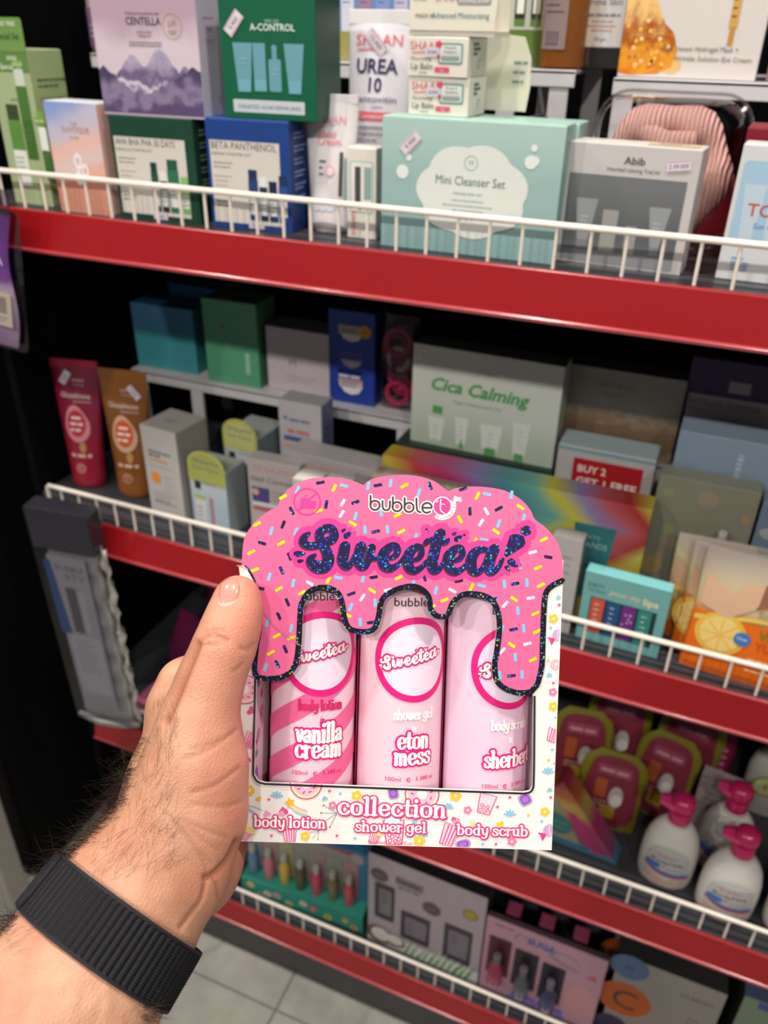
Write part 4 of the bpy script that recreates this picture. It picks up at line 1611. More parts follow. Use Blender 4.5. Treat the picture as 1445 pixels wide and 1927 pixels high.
def a_vit(a, w, h):
    a.rect(-w * .48, .008, w * .48, h * .50, '#dd6a12', 1)
    a.poly([(-w * .47, h * .42), (-w * .3, h * .47), (0, h * .52), (w * .3, h * .55), (w * .47, h * .53), (w * .47, h * .56), (0, h * .55), (-w * .3, h * .50), (-w * .47, h * .46)], '#d8c25a', 2)
    a.disc(-.026, h * .36, .026, '#e0b048', 2)
    a.disc(-.026, h * .36, .021, '#e6c878', 3)
    for i in range(8):
        an = R(i * 45)
        a.stroke([(-.026, h * .36), (-.026 + .020 * math.cos(an), h * .36 + .020 * math.sin(an))], .0012, '#e8b650', 4)
    a.disc(-.004, h * .37, .0085, '#3a74b8', 4)
    a.text('Clear', -.004, h * .365, .004, '#dfe6ee', 5, w=.011)
    a.text('VIT C', .026, h * .40, .0120, '#6a7a1c', 3, w=.032, bold=.02)
    a.text('YUZU', .026, h * .31, .0110, '#c44a10', 3, w=.034, bold=.02)
    a.text('สูตร', .020, h * .73, .0075, '#8a857c', 3)
    a.text('รักแร้', .022, h * .645, .0105, '#d0643a', 3, w=.034, bold=.015)
    a.text('รัดจากไม้', .020, h * .575, .0065, '#7d7a70', 3)
    lines(a, .006, h * .22, .042, 3, .007, .002, '#f0c8a0', 3)
    a.rect(.020, h * .83, .042, h * .94, '#c9c4c0', 2, r=.003)
    a.rect(.026, h * .845, .038, h * .925, '#22382c', 3)
    # arm picture
    a.poly([(-w * .45, h * .56), (-w * .20, h * .50), (.0, h * .62), (.012, h * .80), (-.012, h * .80), (-.022, h * .68), (-w * .45, h * .80)], '#d0a888', 2)
    a.poly([(.002, h * .62), (.02, h * .70), (.022, h * .82), (.004, h * .82)], '#8f5f48', 3)


M_YUZU = ramp_mat('yuzu_foil', [(0, '#d4620e'), (.45, '#d8701c'), (.6, '#ccb98c'), (1, '#b9aca4')], lo=0, hi=.15, rough=.16, coat=.6)
t = pouch('nearest orange and cream citrus pouch behind the wire guard at the right edge', (0.098, .776, Z2), .118, .148, a_vit, M_YUZU, -7, -4, 0, group='orange citrus pouches', thick=.008)
t = pouch('orange citrus pouch half hidden behind the nearest citrus pouch', (0.072, .801, Z2), .090, .140, a_vit, M_YUZU, -5, -2, 0, group='orange citrus pouches', thick=.007)
t = pouch('rearmost orange citrus pouch peeking out left of the other two', (0.050, .8265, Z2), .080, .138, a_vit, M_YUZU, 0, 2, 0, group='orange citrus pouches', thick=.0045)
for i, (x, y, hh) in enumerate(((0.053, .8395, .140), (0.0705, .8395, .128))):
    t = thing('spray_bottle', ('small clear bottle with a slim pale cap behind the citrus pouches', 'shorter clear bottle right of the slim capped one behind the citrus pouches')[i], 'bottle', (x, y, Z2))
    MB().lathe([(.0065, 0), (.0072, .001), (.0072, hh * .70), (.0055, hh * .76), (.0035, hh * .78)], 18).build('bottle_body', ink('#9a7f74', rough=.2, coat=.5), t, smooth=True)
    MB().lathe([(.0050, hh * .78), (.0052, hh * .79), (.0050, hh), (.004, hh + .001)], 16).build('cap', ink('#b5b0aa', rough=.25, coat=.4), t, smooth=True)

# ------------------------------------------------------------------ second shelf, on the risers
ZQ = 1.0665
carton('body_carton', 'teal box on the left riser, its upper part painted as shelf shade', 'box', (-0.8025, .958, ZQ), .105, .097, .05, '#3f8f98', '#33808a', '#2a5a80',
       lambda a, w, h: (a.rect(0, h * .60, w, h, '#3f78a0', 0), a.text('50', w * .62, h * .72, .004, '#a05a70', 2)), None, yaw=2)  # darker upper part paints the shade of the shelf above
carton('body_carton', 'blue box standing behind the teal box on the left riser', 'box', (-0.775, 1.015, ZQ), .12, .115, .05, '#2c6498', '#285a8c', '#24507c', yaw=-2)
carton('body_carton', 'green box on the left riser beside the teal box', 'box', (-0.672, .950, ZQ), .086, .122, .055, '#549a76', '#4f8a62', '#5a7a5c',
       lambda a, w, h: (a.rect(w * .74, h * .15, w * .84, h * .42, '#74ae90', 1), vlines(a, w * .82, h * .16, .03, 1, 1, .005, '#9cc8ae', 2), a.disc(w * .35, h * .70, .004, '#7a6a80', 2)), yaw=2)
carton('perfume_carton', 'low lilac white box on the left riser between the green and blue boxes', 'box', (-0.578, .962, ZQ), .098, .092, .05, '#bdaeb6', '#a89aa2', '#9a8c96',
       lambda a, w, h: (a.text('M', w * .42, h * .42, .012, '#8d7d8a', 2), lines(a, w * .3, h * .25, .05, 2, .006, .0015, '#a99da6')), yaw=0)


def a_jars(a, w, h):
    for y, c1, c2 in ((.68, '#a89c98', '#d2cccc'), (.40, '#4c4a9a', '#bcb6c4'), (.10, '#c0bcc0', '#dcd8da')):
        yy = h * y
        a.poly([(w * .22, yy + h * .16), (w * .74, yy + h * .16), (w * .74, yy + .012), (w * .66, yy + .003), (w * .50, yy), (w * .34, yy + .003), (w * .24, yy + .012)], c2, 1)
        a.rect(w * .22, yy + h * .08, w * .74, yy + h * .17, c1, 2)
        lines(a, w * .28, yy + h * .12, w * .4, 2, .004, .0014, '#3a3a5c', 3)
    a.rect(w * .20, h * .335, w * .74, h * .375, '#0b1030', 2)
    lines(a, w * .47, h * .285, .034, 1, 1, .004, '#c4c2cc', 3, align='c', ragged=.05)
    a.rect(w * .20, h * .235, w * .74, h * .265, '#c08a86', 3)
    a.disc(w * .80, h * .80, .0085, '#c98a20', 3)
    a.text('3in1', w * .80, h * .79, .0035, '#5c3a10', 4)


carton('jar_set_carton', 'royal blue set box showing three jars and a yellow dot', 'box', (-0.479, .960, ZQ), .067, .130, .045, '#1f3a92', '#1b3280', '#152868', a_jars, yaw=1)

t = thing('hair_tie_bag', 'dim clear bag of pink and red hair ties right of the blue jar set', 'bag', (-0.381, .975, ZQ))
rnd = random.Random(9)
for i in range(7):
    cx_, cz_, rr = (rnd.random() - .5) * .022, .022 + .012 * i, .013 + rnd.random() * .006
    tor = [(cx_ + rr * math.cos(2 * PI * k / 20), (rnd.random() - .5) * .0 + (i % 3 - 1) * .004, cz_ + rr * math.sin(2 * PI * k / 20)) for k in range(21)]
    MB().tube(tor, .0038, 8).build('hair_tie', ink(('#b8305e', '#a01c38', '#c86a90', '#7d2244', '#d0c4c6', '#94203a', '#a83a6a')[i], rough=.8), t, smooth=True)
b = MB()
b.loft([[(.030 * k * math.copysign(abs(math.cos(a_)) ** .6, math.cos(a_)), .016 * math.sin(a_) * k2, z) for a_ in [2 * PI * i / 24 for i in range(24)]] for z, k, k2 in ((0.001, .9, .6), (.01, 1, 1), (.09, 1, .9), (.13, .95, .1))])
b.build('clear_bag', clear_mat('tie_bag', '#e8dfe4', .03), t, smooth=True)


# boxes on the right
def a_cica(a, w, h):
    a.text('TOCOBO', w * .50, h * .80, .0042, '#8fae90', 2, w=.030)
    a.text('Cica Calming', w * .46, h * .575, .0165, '#3f9448', 2, w=.124, bold=.025, shear=.25, rot=-1)
    a.text('Vegan Calming Starter Kit', w * .46, h * .475, .0050, '#8aa68a', 2, w=.062)
    for x, y0, y1, ww, c in ((.185, .06, .30, .013, '#cfd6cc'), (.365, .06, .34, .010, '#d2d8d0'), (.57, .06, .32, .017, '#d2d8d0'), (.77, .06, .40, .013, '#cdd4ca')):
        a.poly([(w * x - ww * .6, h * y0), (w * x + ww * .6, h * y0), (w * x + ww * .85, h * y1), (w * x - ww * .85, h * y1)], c, 1)
        lines(a, w * x - .003, h * y1 - .012, .006, 4, .006, .001, '#86a088', 2)
    a.rect(w * .155, h * .34, w * .225, h * .42, '#4f9a54', 2)
    a.poly([(w * .35, h * .02), (w * .39, h * .02), (w * .37, h * .12)], '#4f9a54', 2)
    a.rect(w * .535, h * .01, w * .61, h * .085, '#4f9a54', 2)
    a.rect(w * .74, h * .01, w * .80, h * .085, '#4f9a54', 2)


t = carton('calming_carton', 'wide pale box with green script lettering above the rainbow box', 'box', (-0.3365, .905, 1.0565), .187, .131, .034, ramp_mat('cica_print', [(0, '#a9b8a4'), (.5, '#bfc6bb'), (1, '#bdbfb9')], lo=0, hi=.13), '#9fa89c', '#5e645c', a_cica, yaw=-1)
price_sticker(t, .012, .118, 45, w=.016, h=.007)
carton('dark_green_carton', 'flat dark green box under the wide box with green script lettering', 'box', (-0.352, .893, Z2), .205, .143, .052, '#20332c', '#1c2d27', '#25392f')


def a_desert(a, w, h):
    a.rect(0, 0, w, h, ramp_mat('desert_print', [(0, '#8f7c62'), (.16, '#a8957a'), (.24, '#6b563e'), (.44, '#75604a'), (.58, '#8a7864'), (.68, '#a39c92'), (1, '#8f8882')], lo=0, hi=.106, wob=.022, wscale=35), 0)
    rnd = random.Random(2)
    for i in range(12):
        x = w * (.08 + .84 * rnd.random())
        a.rect(x, h * .20, x + .004, h * .20 + .003, '#6d5a44', 1)
    for i in range(16):
        a.disc(w * (.05 + rnd.random() * .88), h * (.34 + .12 * rnd.random()), .007, ('#7a6650', '#85705a')[i % 2], 1, ry=.003, n=10)
    a.text('CENTELLA', w * .42, h * .80, .0058, '#54493f', 2, w=.040)
    lines(a, w * .42, h * .72, .03, 2, .004, .001, '#6d6257', 2, align='c')


carton('landscape_carton', 'brown desert landscape box on the right riser', 'box', (-0.153, .957, ZQ), .135, .106, .035, '#867663', '#75675a', '#5f554c', a_desert, yaw=0)


def a_retinol(a, w, h):
    a.rect(.004, 0, w, h * .68, '#9a949a', 1)
    a.rect(.045, h * .73, .068, h * .83, '#8d8690', 2)
    a.text('RETINOL INTENSE', .006, h * .585, .0072, '#57525a', 2, align='l', w=.078)
    a.text('TRIAL KIT', .006, h * .53, .0032, '#4d3c78', 2, align='l')
    lines(a, .006, h * .40, .030, 4, .006, .0014, '#7c7680')
    a.rect(.056, h * .05, .064, h * .22, '#241c38', 2)
    a.rect(.052, h * .02, .068, h * .14, '#2c2440', 2)
    a.poly([(.076, .004), (.088, .004), (.092, h * .40), (.072, h * .40)], '#7a729a', 2)
    a.rect(.072, h * .38, .093, h * .46, '#4b2f86', 3)


carton('retinol_carton', 'purple and white retinol kit box at the right edge', 'box', (-0.018, .962, ZQ), .12, .135, .035, '#33204e', '#281a3e', '#2a1b42', a_retinol, yaw=0)

# ------------------------------------------------------------------ third shelf
Z3 = SH[3]

# sachets hanging from the second wire guard
t = thing('hanging_sachets', 'silver sheet mask sachets in a dark film sleeve hanging at the left shelf end', 'sachet', (-0.765, .730, .560), (R(3), R(1), R(8)))
b = MB()
N = 26
rings = []
rnd = random.Random(21)
for k in range(N + 1):
    z = .345 * k / N
    ww = .042 - .004 * (k / N)
    th = .009 + .0025 * math.sin(k * 1.7) + .002 * rnd.random()
    rings.append([(math.copysign(abs(math.cos(a_)) ** .45, math.cos(a_)) * ww + .002 * math.sin(k * 1.3 + a_), math.copysign(abs(math.sin(a_)) ** .45, math.sin(a_)) * th, z)
                  for a_ in [2 * PI * i / 28 for i in range(28)]])
b.loft(rings)
b.build('sachet_stack', ink('#aaa79f', rough=.32, metal=.2, bump=.5, scale=90, grain=.15), t, smooth=True)
b = MB()
rows_ = []
for k in range(47):
    z = .004 + .340 * k / 46
    rows_.append([(.038 + .0042 * j + .0016 * math.sin(k * 1.9 + j), .004 + .0035 * math.sin(k * 1.15 + j * .8) + .003 * math.sin(k * .53 + j * 1.7) - .003 * j + .0015 * rnd.random(), z) for j in range(6)])
vv = [q for r_ in rows_ for q in r_]
b.add(vv, [(k * 6 + j, k * 6 + j + 1, (k + 1) * 6 + j + 1, (k + 1) * 6 + j) for k in range(46) for j in range(5)])
o = b.build('crimped_edge', ink('#b4b0a6', rough=.32, metal=.3, bump=.4, scale=120), t, smooth=True)
sm = o.modifiers.new('thick', 'SOLIDIFY')
sm.thickness = .0008
a = Art()
a.rect(-.034, .03, .026, .325, '#a8a5a2', 1)
a.poly([(-.040, .18), (-.022, .18), (-.030, .315), (-.041, .315)], '#2f4f86', 2)
a.text('BUBBLE', -.002, .300, .010, '#5d5a58', 2, w=.044)
a.text('BTV', .004, .284, .012, '#77736f', 2, w=.03)
a.rect(-.016, .185, .000, .270, '#5c5a5a', 2)
a.rect(.003, .185, .012, .265, '#b8b5b0', 2)
a.rect(-.028, .06, .022, .178, '#bcb9b5', 2)
for i in range(9):
    lines(a, -.022, .168 - i * .008, .036, 1, 1, .0018, '#7d7a77', 3, seed=i)
a.build('sachet_print', t, lambda u, v, o: (u, -.0152 - o, v))
b = MB()
b.loft([[(x, y, z) for x, z in rrect(-.050, -.002, .046, .402, .004)] for y in (-.0185, -.0180)])
b.build('film_sleeve', clear_mat('sachet_film', '#eeeef4', .02), t)
MB().box(-.050, .046, -.0178, .012, .335, .402).build('dark_header', ink('#2c2b33', rough=.22, coat=.5, grain=.2, scale=40), t, bevel=.003)
MB().tube([(-.050, -.012, .000), (-.01, -.016, -.004), (.03, -.014, -.002), (.056, -.010, .002)], [.005, .0075, .006, .004], 8).build('bottom_gather', ink('#86847e', rough=.3, metal=.4), t, smooth=True)

# dim magenta bags in the dark left part
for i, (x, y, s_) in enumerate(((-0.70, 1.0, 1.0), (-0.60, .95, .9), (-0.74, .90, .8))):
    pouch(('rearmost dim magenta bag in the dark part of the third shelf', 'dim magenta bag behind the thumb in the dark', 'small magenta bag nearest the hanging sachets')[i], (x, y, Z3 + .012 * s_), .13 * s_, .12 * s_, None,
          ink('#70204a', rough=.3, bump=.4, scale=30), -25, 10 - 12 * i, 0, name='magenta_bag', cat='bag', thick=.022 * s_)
carton('pink_carton', 'small bright pink box just right of the hanging sachets', 'box', (-0.772, .790, Z3), .05, .020, .06, '#c25a80', '#a84a6c', '#c9668a', lambda a, w, h: lines(a, .006, h * .5, .03, 2, .006, .002, '#e2a0b8'), yaw=-6)


# yellow and rose pouches at the right
def a_rose(seed):
    def art(a, w, h):
        a.poly(catmull([(x, y, 0) for x, y in [(-w * .36, h * .10), (w * .36, h * .10), (w * .38, h * .70), (w * .24, h * .92), (-w * .24, h * .92), (-w * .38, h * .70)]], 4, True), '#7a2a38', 1)
        a.rect(-w * .26, h * .72, w * .26, h * .84, '#96405a', 2, r=.004)
        lines(a, 0, h * .755, w * .42, 1, 1, .005, '#c08a90', 3, align='c', ragged=.1)
        a.disc(w * .10, h * .46, .010, '#b5aaa4', 2, ry=.018)
        a.disc(w * .12, h * .42, .008, '#d8d2cc', 3, ry=.010)
        a.rect(-w * .24, h * .42, -w * .06, h * .66, '#a8502c', 2, r=.003)
        a.rect(-w * .10, h * .16, w * .14, h * .32, '#a08028', 2, r=.003)
        lines(a, -w * .22, h * .36, w * .3, 2, .006, .002, '#c0a080', 3, seed=seed)
    return art


M_YELL = ink('#77701f', rough=.3, coat=.3)
spots = [(-0.004, .868, .092, .128, 'nearest yellow and rose pouch of the heap right of the held box'),
         (-0.055, .920, .090, .140, 'yellow and rose pouch left behind the nearest one of the heap'),
         (0.056, .918, .088, .142, 'yellow and rose pouch right behind the nearest one of the heap'),
         (-0.010, .965, .094, .158, 'rearmost left yellow and rose pouch of the heap'),
         (0.085, .965, .094, .158, 'rearmost right yellow and rose pouch of the heap')]
for i, (x, y, ww, hh, lb) in enumerate(spots):
    pouch(lb, (x, y, Z3), ww, hh, a_rose(i), M_YELL, -12, (4, 8, -6, 3, -5)[i], (3, 0, 5, 0, 3)[i], name='serum_pouch', group='yellow and rose pouches', thick=.007, top='arch')


# three-cornered gift box
t = thing('triangle_gift_box', 'three-cornered rainbow gift box beside the lower right edge of the held box', 'box', (-0.062, .812, Z3), (0, 0, R(-3)))
tri = [(-.085, 0), (.092, 0), (.0, .122)]
b = MB()
b.loft([[(x * k, y, .001 + z * k + (1 - k) * .03) for x, z in tri] for y, k in ((0, 1), (.034, 1))])
b.build('carton_body', ramp_mat('triangle_print', [(0, '#2f5a78'), (.16, '#3f7890'), (.22, '#8a4a6c'), (.5, '#a83060'), (.7, '#a8904a'), (.85, '#a05030'), (1, '#80242c')], lo=0, hi=.125, wob=.02, wscale=18, rough=.3, coat=.3), t, bevel=.001)
a = Art()
a.poly([(-.055, .012), (.040, .012), (-.004, .088)], '#8a8a70', 1)
a.disc(.004, .040, .020, '#35706c', 2, ry=.018)
a.text('DIRTY', .0, .056, .006, '#3a4a40', 3)
a.text('HELLO', .006, .042, .0055, '#7fa09a', 3)
a.text('GORGEOUS', .005, .032, .0045, '#7fa09a', 3)
a.poly([(.012, .070), (.024, .070), (.074, .010), (.054, .010)], '#a83868', 2)
a.rect(-.03, .006, .05, .014, '#3a6888', 3)
a.build('front_print', t)


# pump bottles
def pump_bottle(label, x, y, yaw, group='white pump bottles'):
    t = thing('pump_bottle', label, 'bottle', (x, y, Z3), (0, 0, R(yaw)), group)
    W, DP = .0365, .0235
    prof = [(.80, 0), (.90, .002), (.985, .012), (1.0, .030), (1.0, .050), (.965, .070), (.87, .088), (.70, .102), (.53, .110), (.42, .114)]
    rings = []
    for k, z in prof:
        rings.append([(math.copysign(abs(math.cos(a_)) ** .9, math.cos(a_)) * W * k, math.sin(a_) * DP * (k if k < .95 else 1) ** .8, z) for a_ in [2 * PI * i / 36 for i in range(36)]])
    MB().loft(rings).build('bottle_body', ramp_mat('white_bottle', [(0, '#c9a9a6'), (.10, '#d0bdb8'), (.25, '#d2ccc6'), (1, '#d6d2ca')], lo=0, hi=.11, rough=.28, coat=.4), t, smooth=True)
    PK = ink('#c0245e', rough=.25, coat=.5)
    MB().lathe([(.0150, .112), (.0155, .113), (.0150, .1165)], 28).build('neck_ring', ink('#cfcac4', rough=.3), t, smooth=True)
    MB().lathe([(.0138, .1165), (.0142, .118), (.0142, .132), (.0128, .134)], 28).build('collar', PK, t, smooth=True)
    MB().lathe([(.006, .134), (.006, .142)], 16).build('pump_stem', ink('#9a1c4a', rough=.3), t, smooth=True)
    h_ = MB()
    rings = []
    for (cx_, rx, ry, z) in ((0, .0145, .0140, .1415), (0, .0160, .0155, .1425), (0, .0160, .0155, .148), (.0005, .0145, .0140, .1535), (.001, .0105, .0100, .1575), (.001, .005, .005, .1592)):
        rings.append([(cx_ + rx * math.cos(a_), ry * math.sin(a_), z) for a_ in [2 * PI * i / 28 for i in range(28)]])
    h_.loft(rings)
    hd = h_.build('pump_head', PK, t, smooth=True)
    n_ = MB()
    n_.loft([[(x_, yy, zz) for yy, zz in ((-.0115 * k, .1405 + dz), (.0115 * k, .1405 + dz), (.0105 * k, .1465 + dz), (0, .1485 + dz), (-.0105 * k, .1465 + dz))]
             for x_, k, dz in ((-.008, 1.2, 0), (-.020, .95, .0008), (-.028, .62, -.0002))])
    n_.build('nozzle', ink('#d03a74', rough=.2, coat=.6), hd, bevel=.0008)

    def fn(u, v, o):
        k = np.interp(v, [p[1] for p in prof], [p[0] for p in prof])
        c = min(1, abs(u) / (W * k))
        return (u, -DP * (k if k < .95 else 1) ** .8 * max(0, 1 - c ** (2 / .9)) ** .5 - o * 2.5, v)
    a = Art()
    a.poly(catmull([(x_, z_, 0) for x_, z_ in [(-.025, .016), (0, .010), (.025, .016), (.028, .045), (.024, .070), (.012, .080), (-.010, .080), (-.024, .070), (-.028, .045)]], 5, True), '#b9b6b4', 1)
    a.text('SHAAN', -.002, .063, .0055, '#c4687c', 2, w=.026)
    a.text('BodyMilk', 0, .0525, .0070, '#4a484c', 2, w=.042)
    a.rect(-.026, .042, -.008, .0500, '#3c6eb4', 2, r=.001)
    a.disc(-.004, .047, .0018, '#c0343c', 2)
    lines(a, .0, .0455, .024, 2, .003, .0010, '#8a888c')
    a.poly(catmull([(x_, z_, 0) for x_, z_ in [(-.026, .042), (-.006, .0350), (.026, .0345), (.026, .0390), (-.004, .0385), (-.024, .0455)]], 4, True), '#3f74ba', 3)
    a.poly(catmull([(x_, z_, 0) for x_, z_ in [(-.027, .0385), (-.006, .0305), (.026, .0300), (.026, .0340), (-.004, .0345), (-.026, .0415)]], 4, True), '#b03a40', 2)
    a.poly(catmull([(x_, z_, 0) for x_, z_ in [(-.024, .018), (0, .011), (.024, .017), (.024, .026), (0, .022), (-.024, .029)]], 4, True), '#c0a090', 2)
    a.disc(.016, .0225, .0055, '#b08a80', 4, ry=.0042)
    a.disc(.016, .0225, .0045, '#d0bcb4', 5, ry=.0034)
    a.text('C', .016, .0205, .004, '#b83a48', 6)
    a.build('label', t, fn, cut=.004, cutv=.008)


pump_bottle('white pump bottle with rose pump left behind the nearest one', 0.090, .818, -2)
pump_bottle('nearest white pump bottle with a bright pink nozzle pointing left', 0.168, .798, 2)
pump_bottle('white pump bottle with pink pump in the row behind the other pump bottles', 0.158, .868, -12)
pump_bottle('white pump bottle cut off by the right edge of the view', 0.252, .806, 5)

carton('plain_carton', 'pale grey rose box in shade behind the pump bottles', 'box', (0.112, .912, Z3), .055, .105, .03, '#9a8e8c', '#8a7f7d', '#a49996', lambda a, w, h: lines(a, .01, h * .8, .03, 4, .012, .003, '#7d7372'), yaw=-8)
t = thing('magenta_bottle', 'magenta shampoo bottle standing at the back above the pump bottles', 'bottle', (0.132, 1.03, Z3))
MB().loft([[(math.copysign(abs(math.cos(a_)) ** .6, math.cos(a_)) * .030 * k, math.sin(a_) * .018 * k, z) for a_ in [2 * PI * i / 28 for i in range(28)]]
           for k, z in ((.92, 0), (1, .004), (1, .09), (.9, .115), (.5, .128), (.4, .135))]).build('bottle_body', ink('#90244c', rough=.3, coat=.4), t, smooth=True)
MB().lathe([(.012, .135), (.0125, .137), (.0125, .155), (.011, .157)], 20).build('cap', ink('#7a1c40', rough=.3), t, smooth=True)
a = Art()
a.rect(-.022, .03, .006, .09, '#a03a60', 1)
for i in range(4):
    a.disc(.014, .035 + i * .014, .004, '#d0809c', 1)
vlines(a, -.006, .040, .042, 1, 1, .008, '#d59ab0', 2)
a.build('label', t, lambda u, v, o: (u, -.0185 - o, v))
t = thing('white_bottle', 'white bottle with a yellow green round label at the back right', 'bottle', (0.215, 1.0, Z3))
MB().loft([[(math.copysign(abs(math.cos(a_)) ** .7, math.cos(a_)) * .036 * k, math.sin(a_) * .02 * k, z) for a_ in [2 * PI * i / 28 for i in range(28)]]
           for k, z in ((.92, 0), (1, .004), (1, .08), (.85, .105), (.4, .12))]).build('bottle_body', ink('#b8b4aa', rough=.3, coat=.4), t, smooth=True)
MB().lathe([(.0135, .12), (.014, .122), (.014, .142), (.012, .144)], 20).build('cap', ink('#a8a49a', rough=.3), t, smooth=True)
a = Art()
a.disc(-.008, .060, .020, '#8f8c30', 1)
a.disc(-.008, .060, .0165, '#c4c08a', 2)
a.text('B', -.008, .055, .011, '#55521c', 3)
a.rect(.014, .03, .032, .075, '#4a8aa0', 1)
a.build('label', t, lambda u, v, o: (u, -.0205 - o, v))

# ------------------------------------------------------------------ lowest shelf
Z4 = SH[4]


def gift_window(a, x0, y0, x1, y1, frame, inner, layer=1):
    a.rect(x0, y0, x1, y1, frame, layer)
    a.rect(x0 + .002, y0 + .002, x1 - .002, y1 - .002, inner, layer + 1)


# floral set: tray box with six little bottles
t = carton('floral_gift_box', 'teal floral gift box of six small bottles below the held box', 'box', (-0.585, .776, Z4), .236, .046, .055, '#2f8d7c', '#2c7f70', '#3a9a88',
           lambda a, w, h: [(a.disc(x * w, y * h, .0075, c, 1), a.disc(x * w, y * h, .0035, c2, 2)) for x, y, c, c2 in
                            ((.08, .7, '#d8c88c', '#c8a030'), (.22, .45, '#e0d0d0', '#c05a70'), (.30, .55, '#cfa8b0', '#b04058'), (.40, .3, '#c8c08a', '#8a9a40'), (.52, .62, '#d0d0c8', '#a0a080'), (.60, .5, '#c05050', '#d8a0a0'), (.72, .3, '#c8b860', '#a07030'), (.86, .45, '#a09860', '#c8b890'), (.15, .2, '#d8d0c0', '#c8a840'), (.93, .2, '#c0a870', '#8a6a40'))],
           yaw=3.5, flap=False)
MB().box(0, .236, .030, .055, .0462, .172).build('back_card', ink('#3a78a0', rough=.4), t, bevel=.001)
a = Art()
a.rect(.002, .05, .216, .168, '#8d8a84', 1)
a.poly([(.130, .168), (.200, .160), (.210, .168)], '#a02838', 2)
a.disc(.215, .155, .012, '#a098a0', 2)
a.build('back_print', t, lambda u, v, o: (u, .030 - o, v))
for i, c in enumerate(('#5a7a9a', '#c07080', '#c0a040', '#4a4a30', '#b83a5c', '#6a6a48', '#b04858')):
    x = .018 + i * .031
    bt = MB()
    bt.lathe([(.009, 0.0), (.0098, .002), (.0098, .044), (.006, .052), (.0045, .054)], 18, c=(x, .0185))
    bo = bt.build('mini_bottle', ink(c, rough=.2, coat=.5), t, smooth=True)
    bo.location.z = .0468
    cp = MB().lathe([(.0055, .054), (.0058, .055), (.0058, .070), (.005, .071)], 14, c=(x, .0185)).build('cap', ink('#a8a49a', rough=.3), bo, smooth=True)
    lb = MB().box(x - .013, x + .013, .0284, .0294, .004, .095).build('label_panel', ink(('#8a97a0', '#a88a8c', '#a39a78', '#8c8a80', '#9a7f86', '#8f9080', '#a58084')[i], rough=.5), bo)


# coconut set
def a_coco(a, w, h):
    a.rect(0, 0, w, h, '#a99aa4', 0)
    for x, y, r in ((.10, .80, .016), (.56, .66, .016)):
        a.disc(w * x, h * y, r, '#5a4850', 2)
        lines(a, w * x - .008, h * y, .016, 2, .004, .001, '#a08a90', 3)
    a.rect(w * .24, h * .78, w * .48, h * .86, '#7a6a76', 2)
    lines(a, w * .36, h * .81, .044, 1, 1, .005, '#4a3c46', 3, align='c', ragged=.1)
    lines(a, w * .36, h * .745, .04, 1, 1, .004, '#5a4c56', 3, align='c', ragged=.1, seed=3)
    for x0, y0, x1, y1 in ((.06, .32, .24, .72), (.30, .20, .56, .52), (.68, .18, .92, .58)):
        a.rect(w * x0, h * y0, w * x1, h * y1, '#3c343c', 1, r=.004)
        a.rect(w * (x0 + .04), h * (y0 + .06), w * (x1 - .03), h * (y1 - .06), '#77707a', 2, r=.003)
        lines(a, w * (x0 + .06), h * (y1 - .12), w * .08, 3, .010, .003, '#4a424c', 3)
    a.disc(w * .88, h * .76, .013, '#8a7428', 2)
    a.disc(w * .88, h * .76, .010, '#a89040', 3)
    # coconut halves and palm leaves along the foot
    for x, r, ky in ((.11, .024, 1.0), (.24, .022, .8)):
        a.disc(w * x, h * .12, r, '#6a5448', 2, ry=r * ky)
        a.disc(w * x + .002, h * .12 + .002, r * .72, '#d8d2cc', 3, ry=r * ky * .72)
    a.rect(0, 0, w, h * .16, '#cfc9c6', 1)  # pale base band paints the strip of light along the foot
    rnd = random.Random(8)
    for i in range(21):
        x = w * (.34 + .027 * i)
        a.poly([(x, .003), (x + .004, .003), (x + .016 + .008 * rnd.random(), h * (.16 + .08 * rnd.random())), (x + .006, h * .10)], ('#3f8a48', '#c9d4bc', '#6aa868', '#d8dccf')[i % 4], 2)


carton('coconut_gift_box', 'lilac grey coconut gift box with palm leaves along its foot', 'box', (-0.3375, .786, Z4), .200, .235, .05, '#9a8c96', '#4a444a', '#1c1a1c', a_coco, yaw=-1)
for i, (x, ww) in enumerate(((-0.33, .10), (-0.225, .10))):
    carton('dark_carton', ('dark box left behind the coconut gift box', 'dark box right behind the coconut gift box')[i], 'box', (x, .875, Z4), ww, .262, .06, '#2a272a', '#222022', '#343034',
           lambda a, w, h: (a.rect(w * .5, h * .86, w * .85, h * .97, '#6f6a6c', 1), a.disc(w * .3, h * .88, .012, '#4a4a44', 1)), group='dark boxes behind the coconut set')


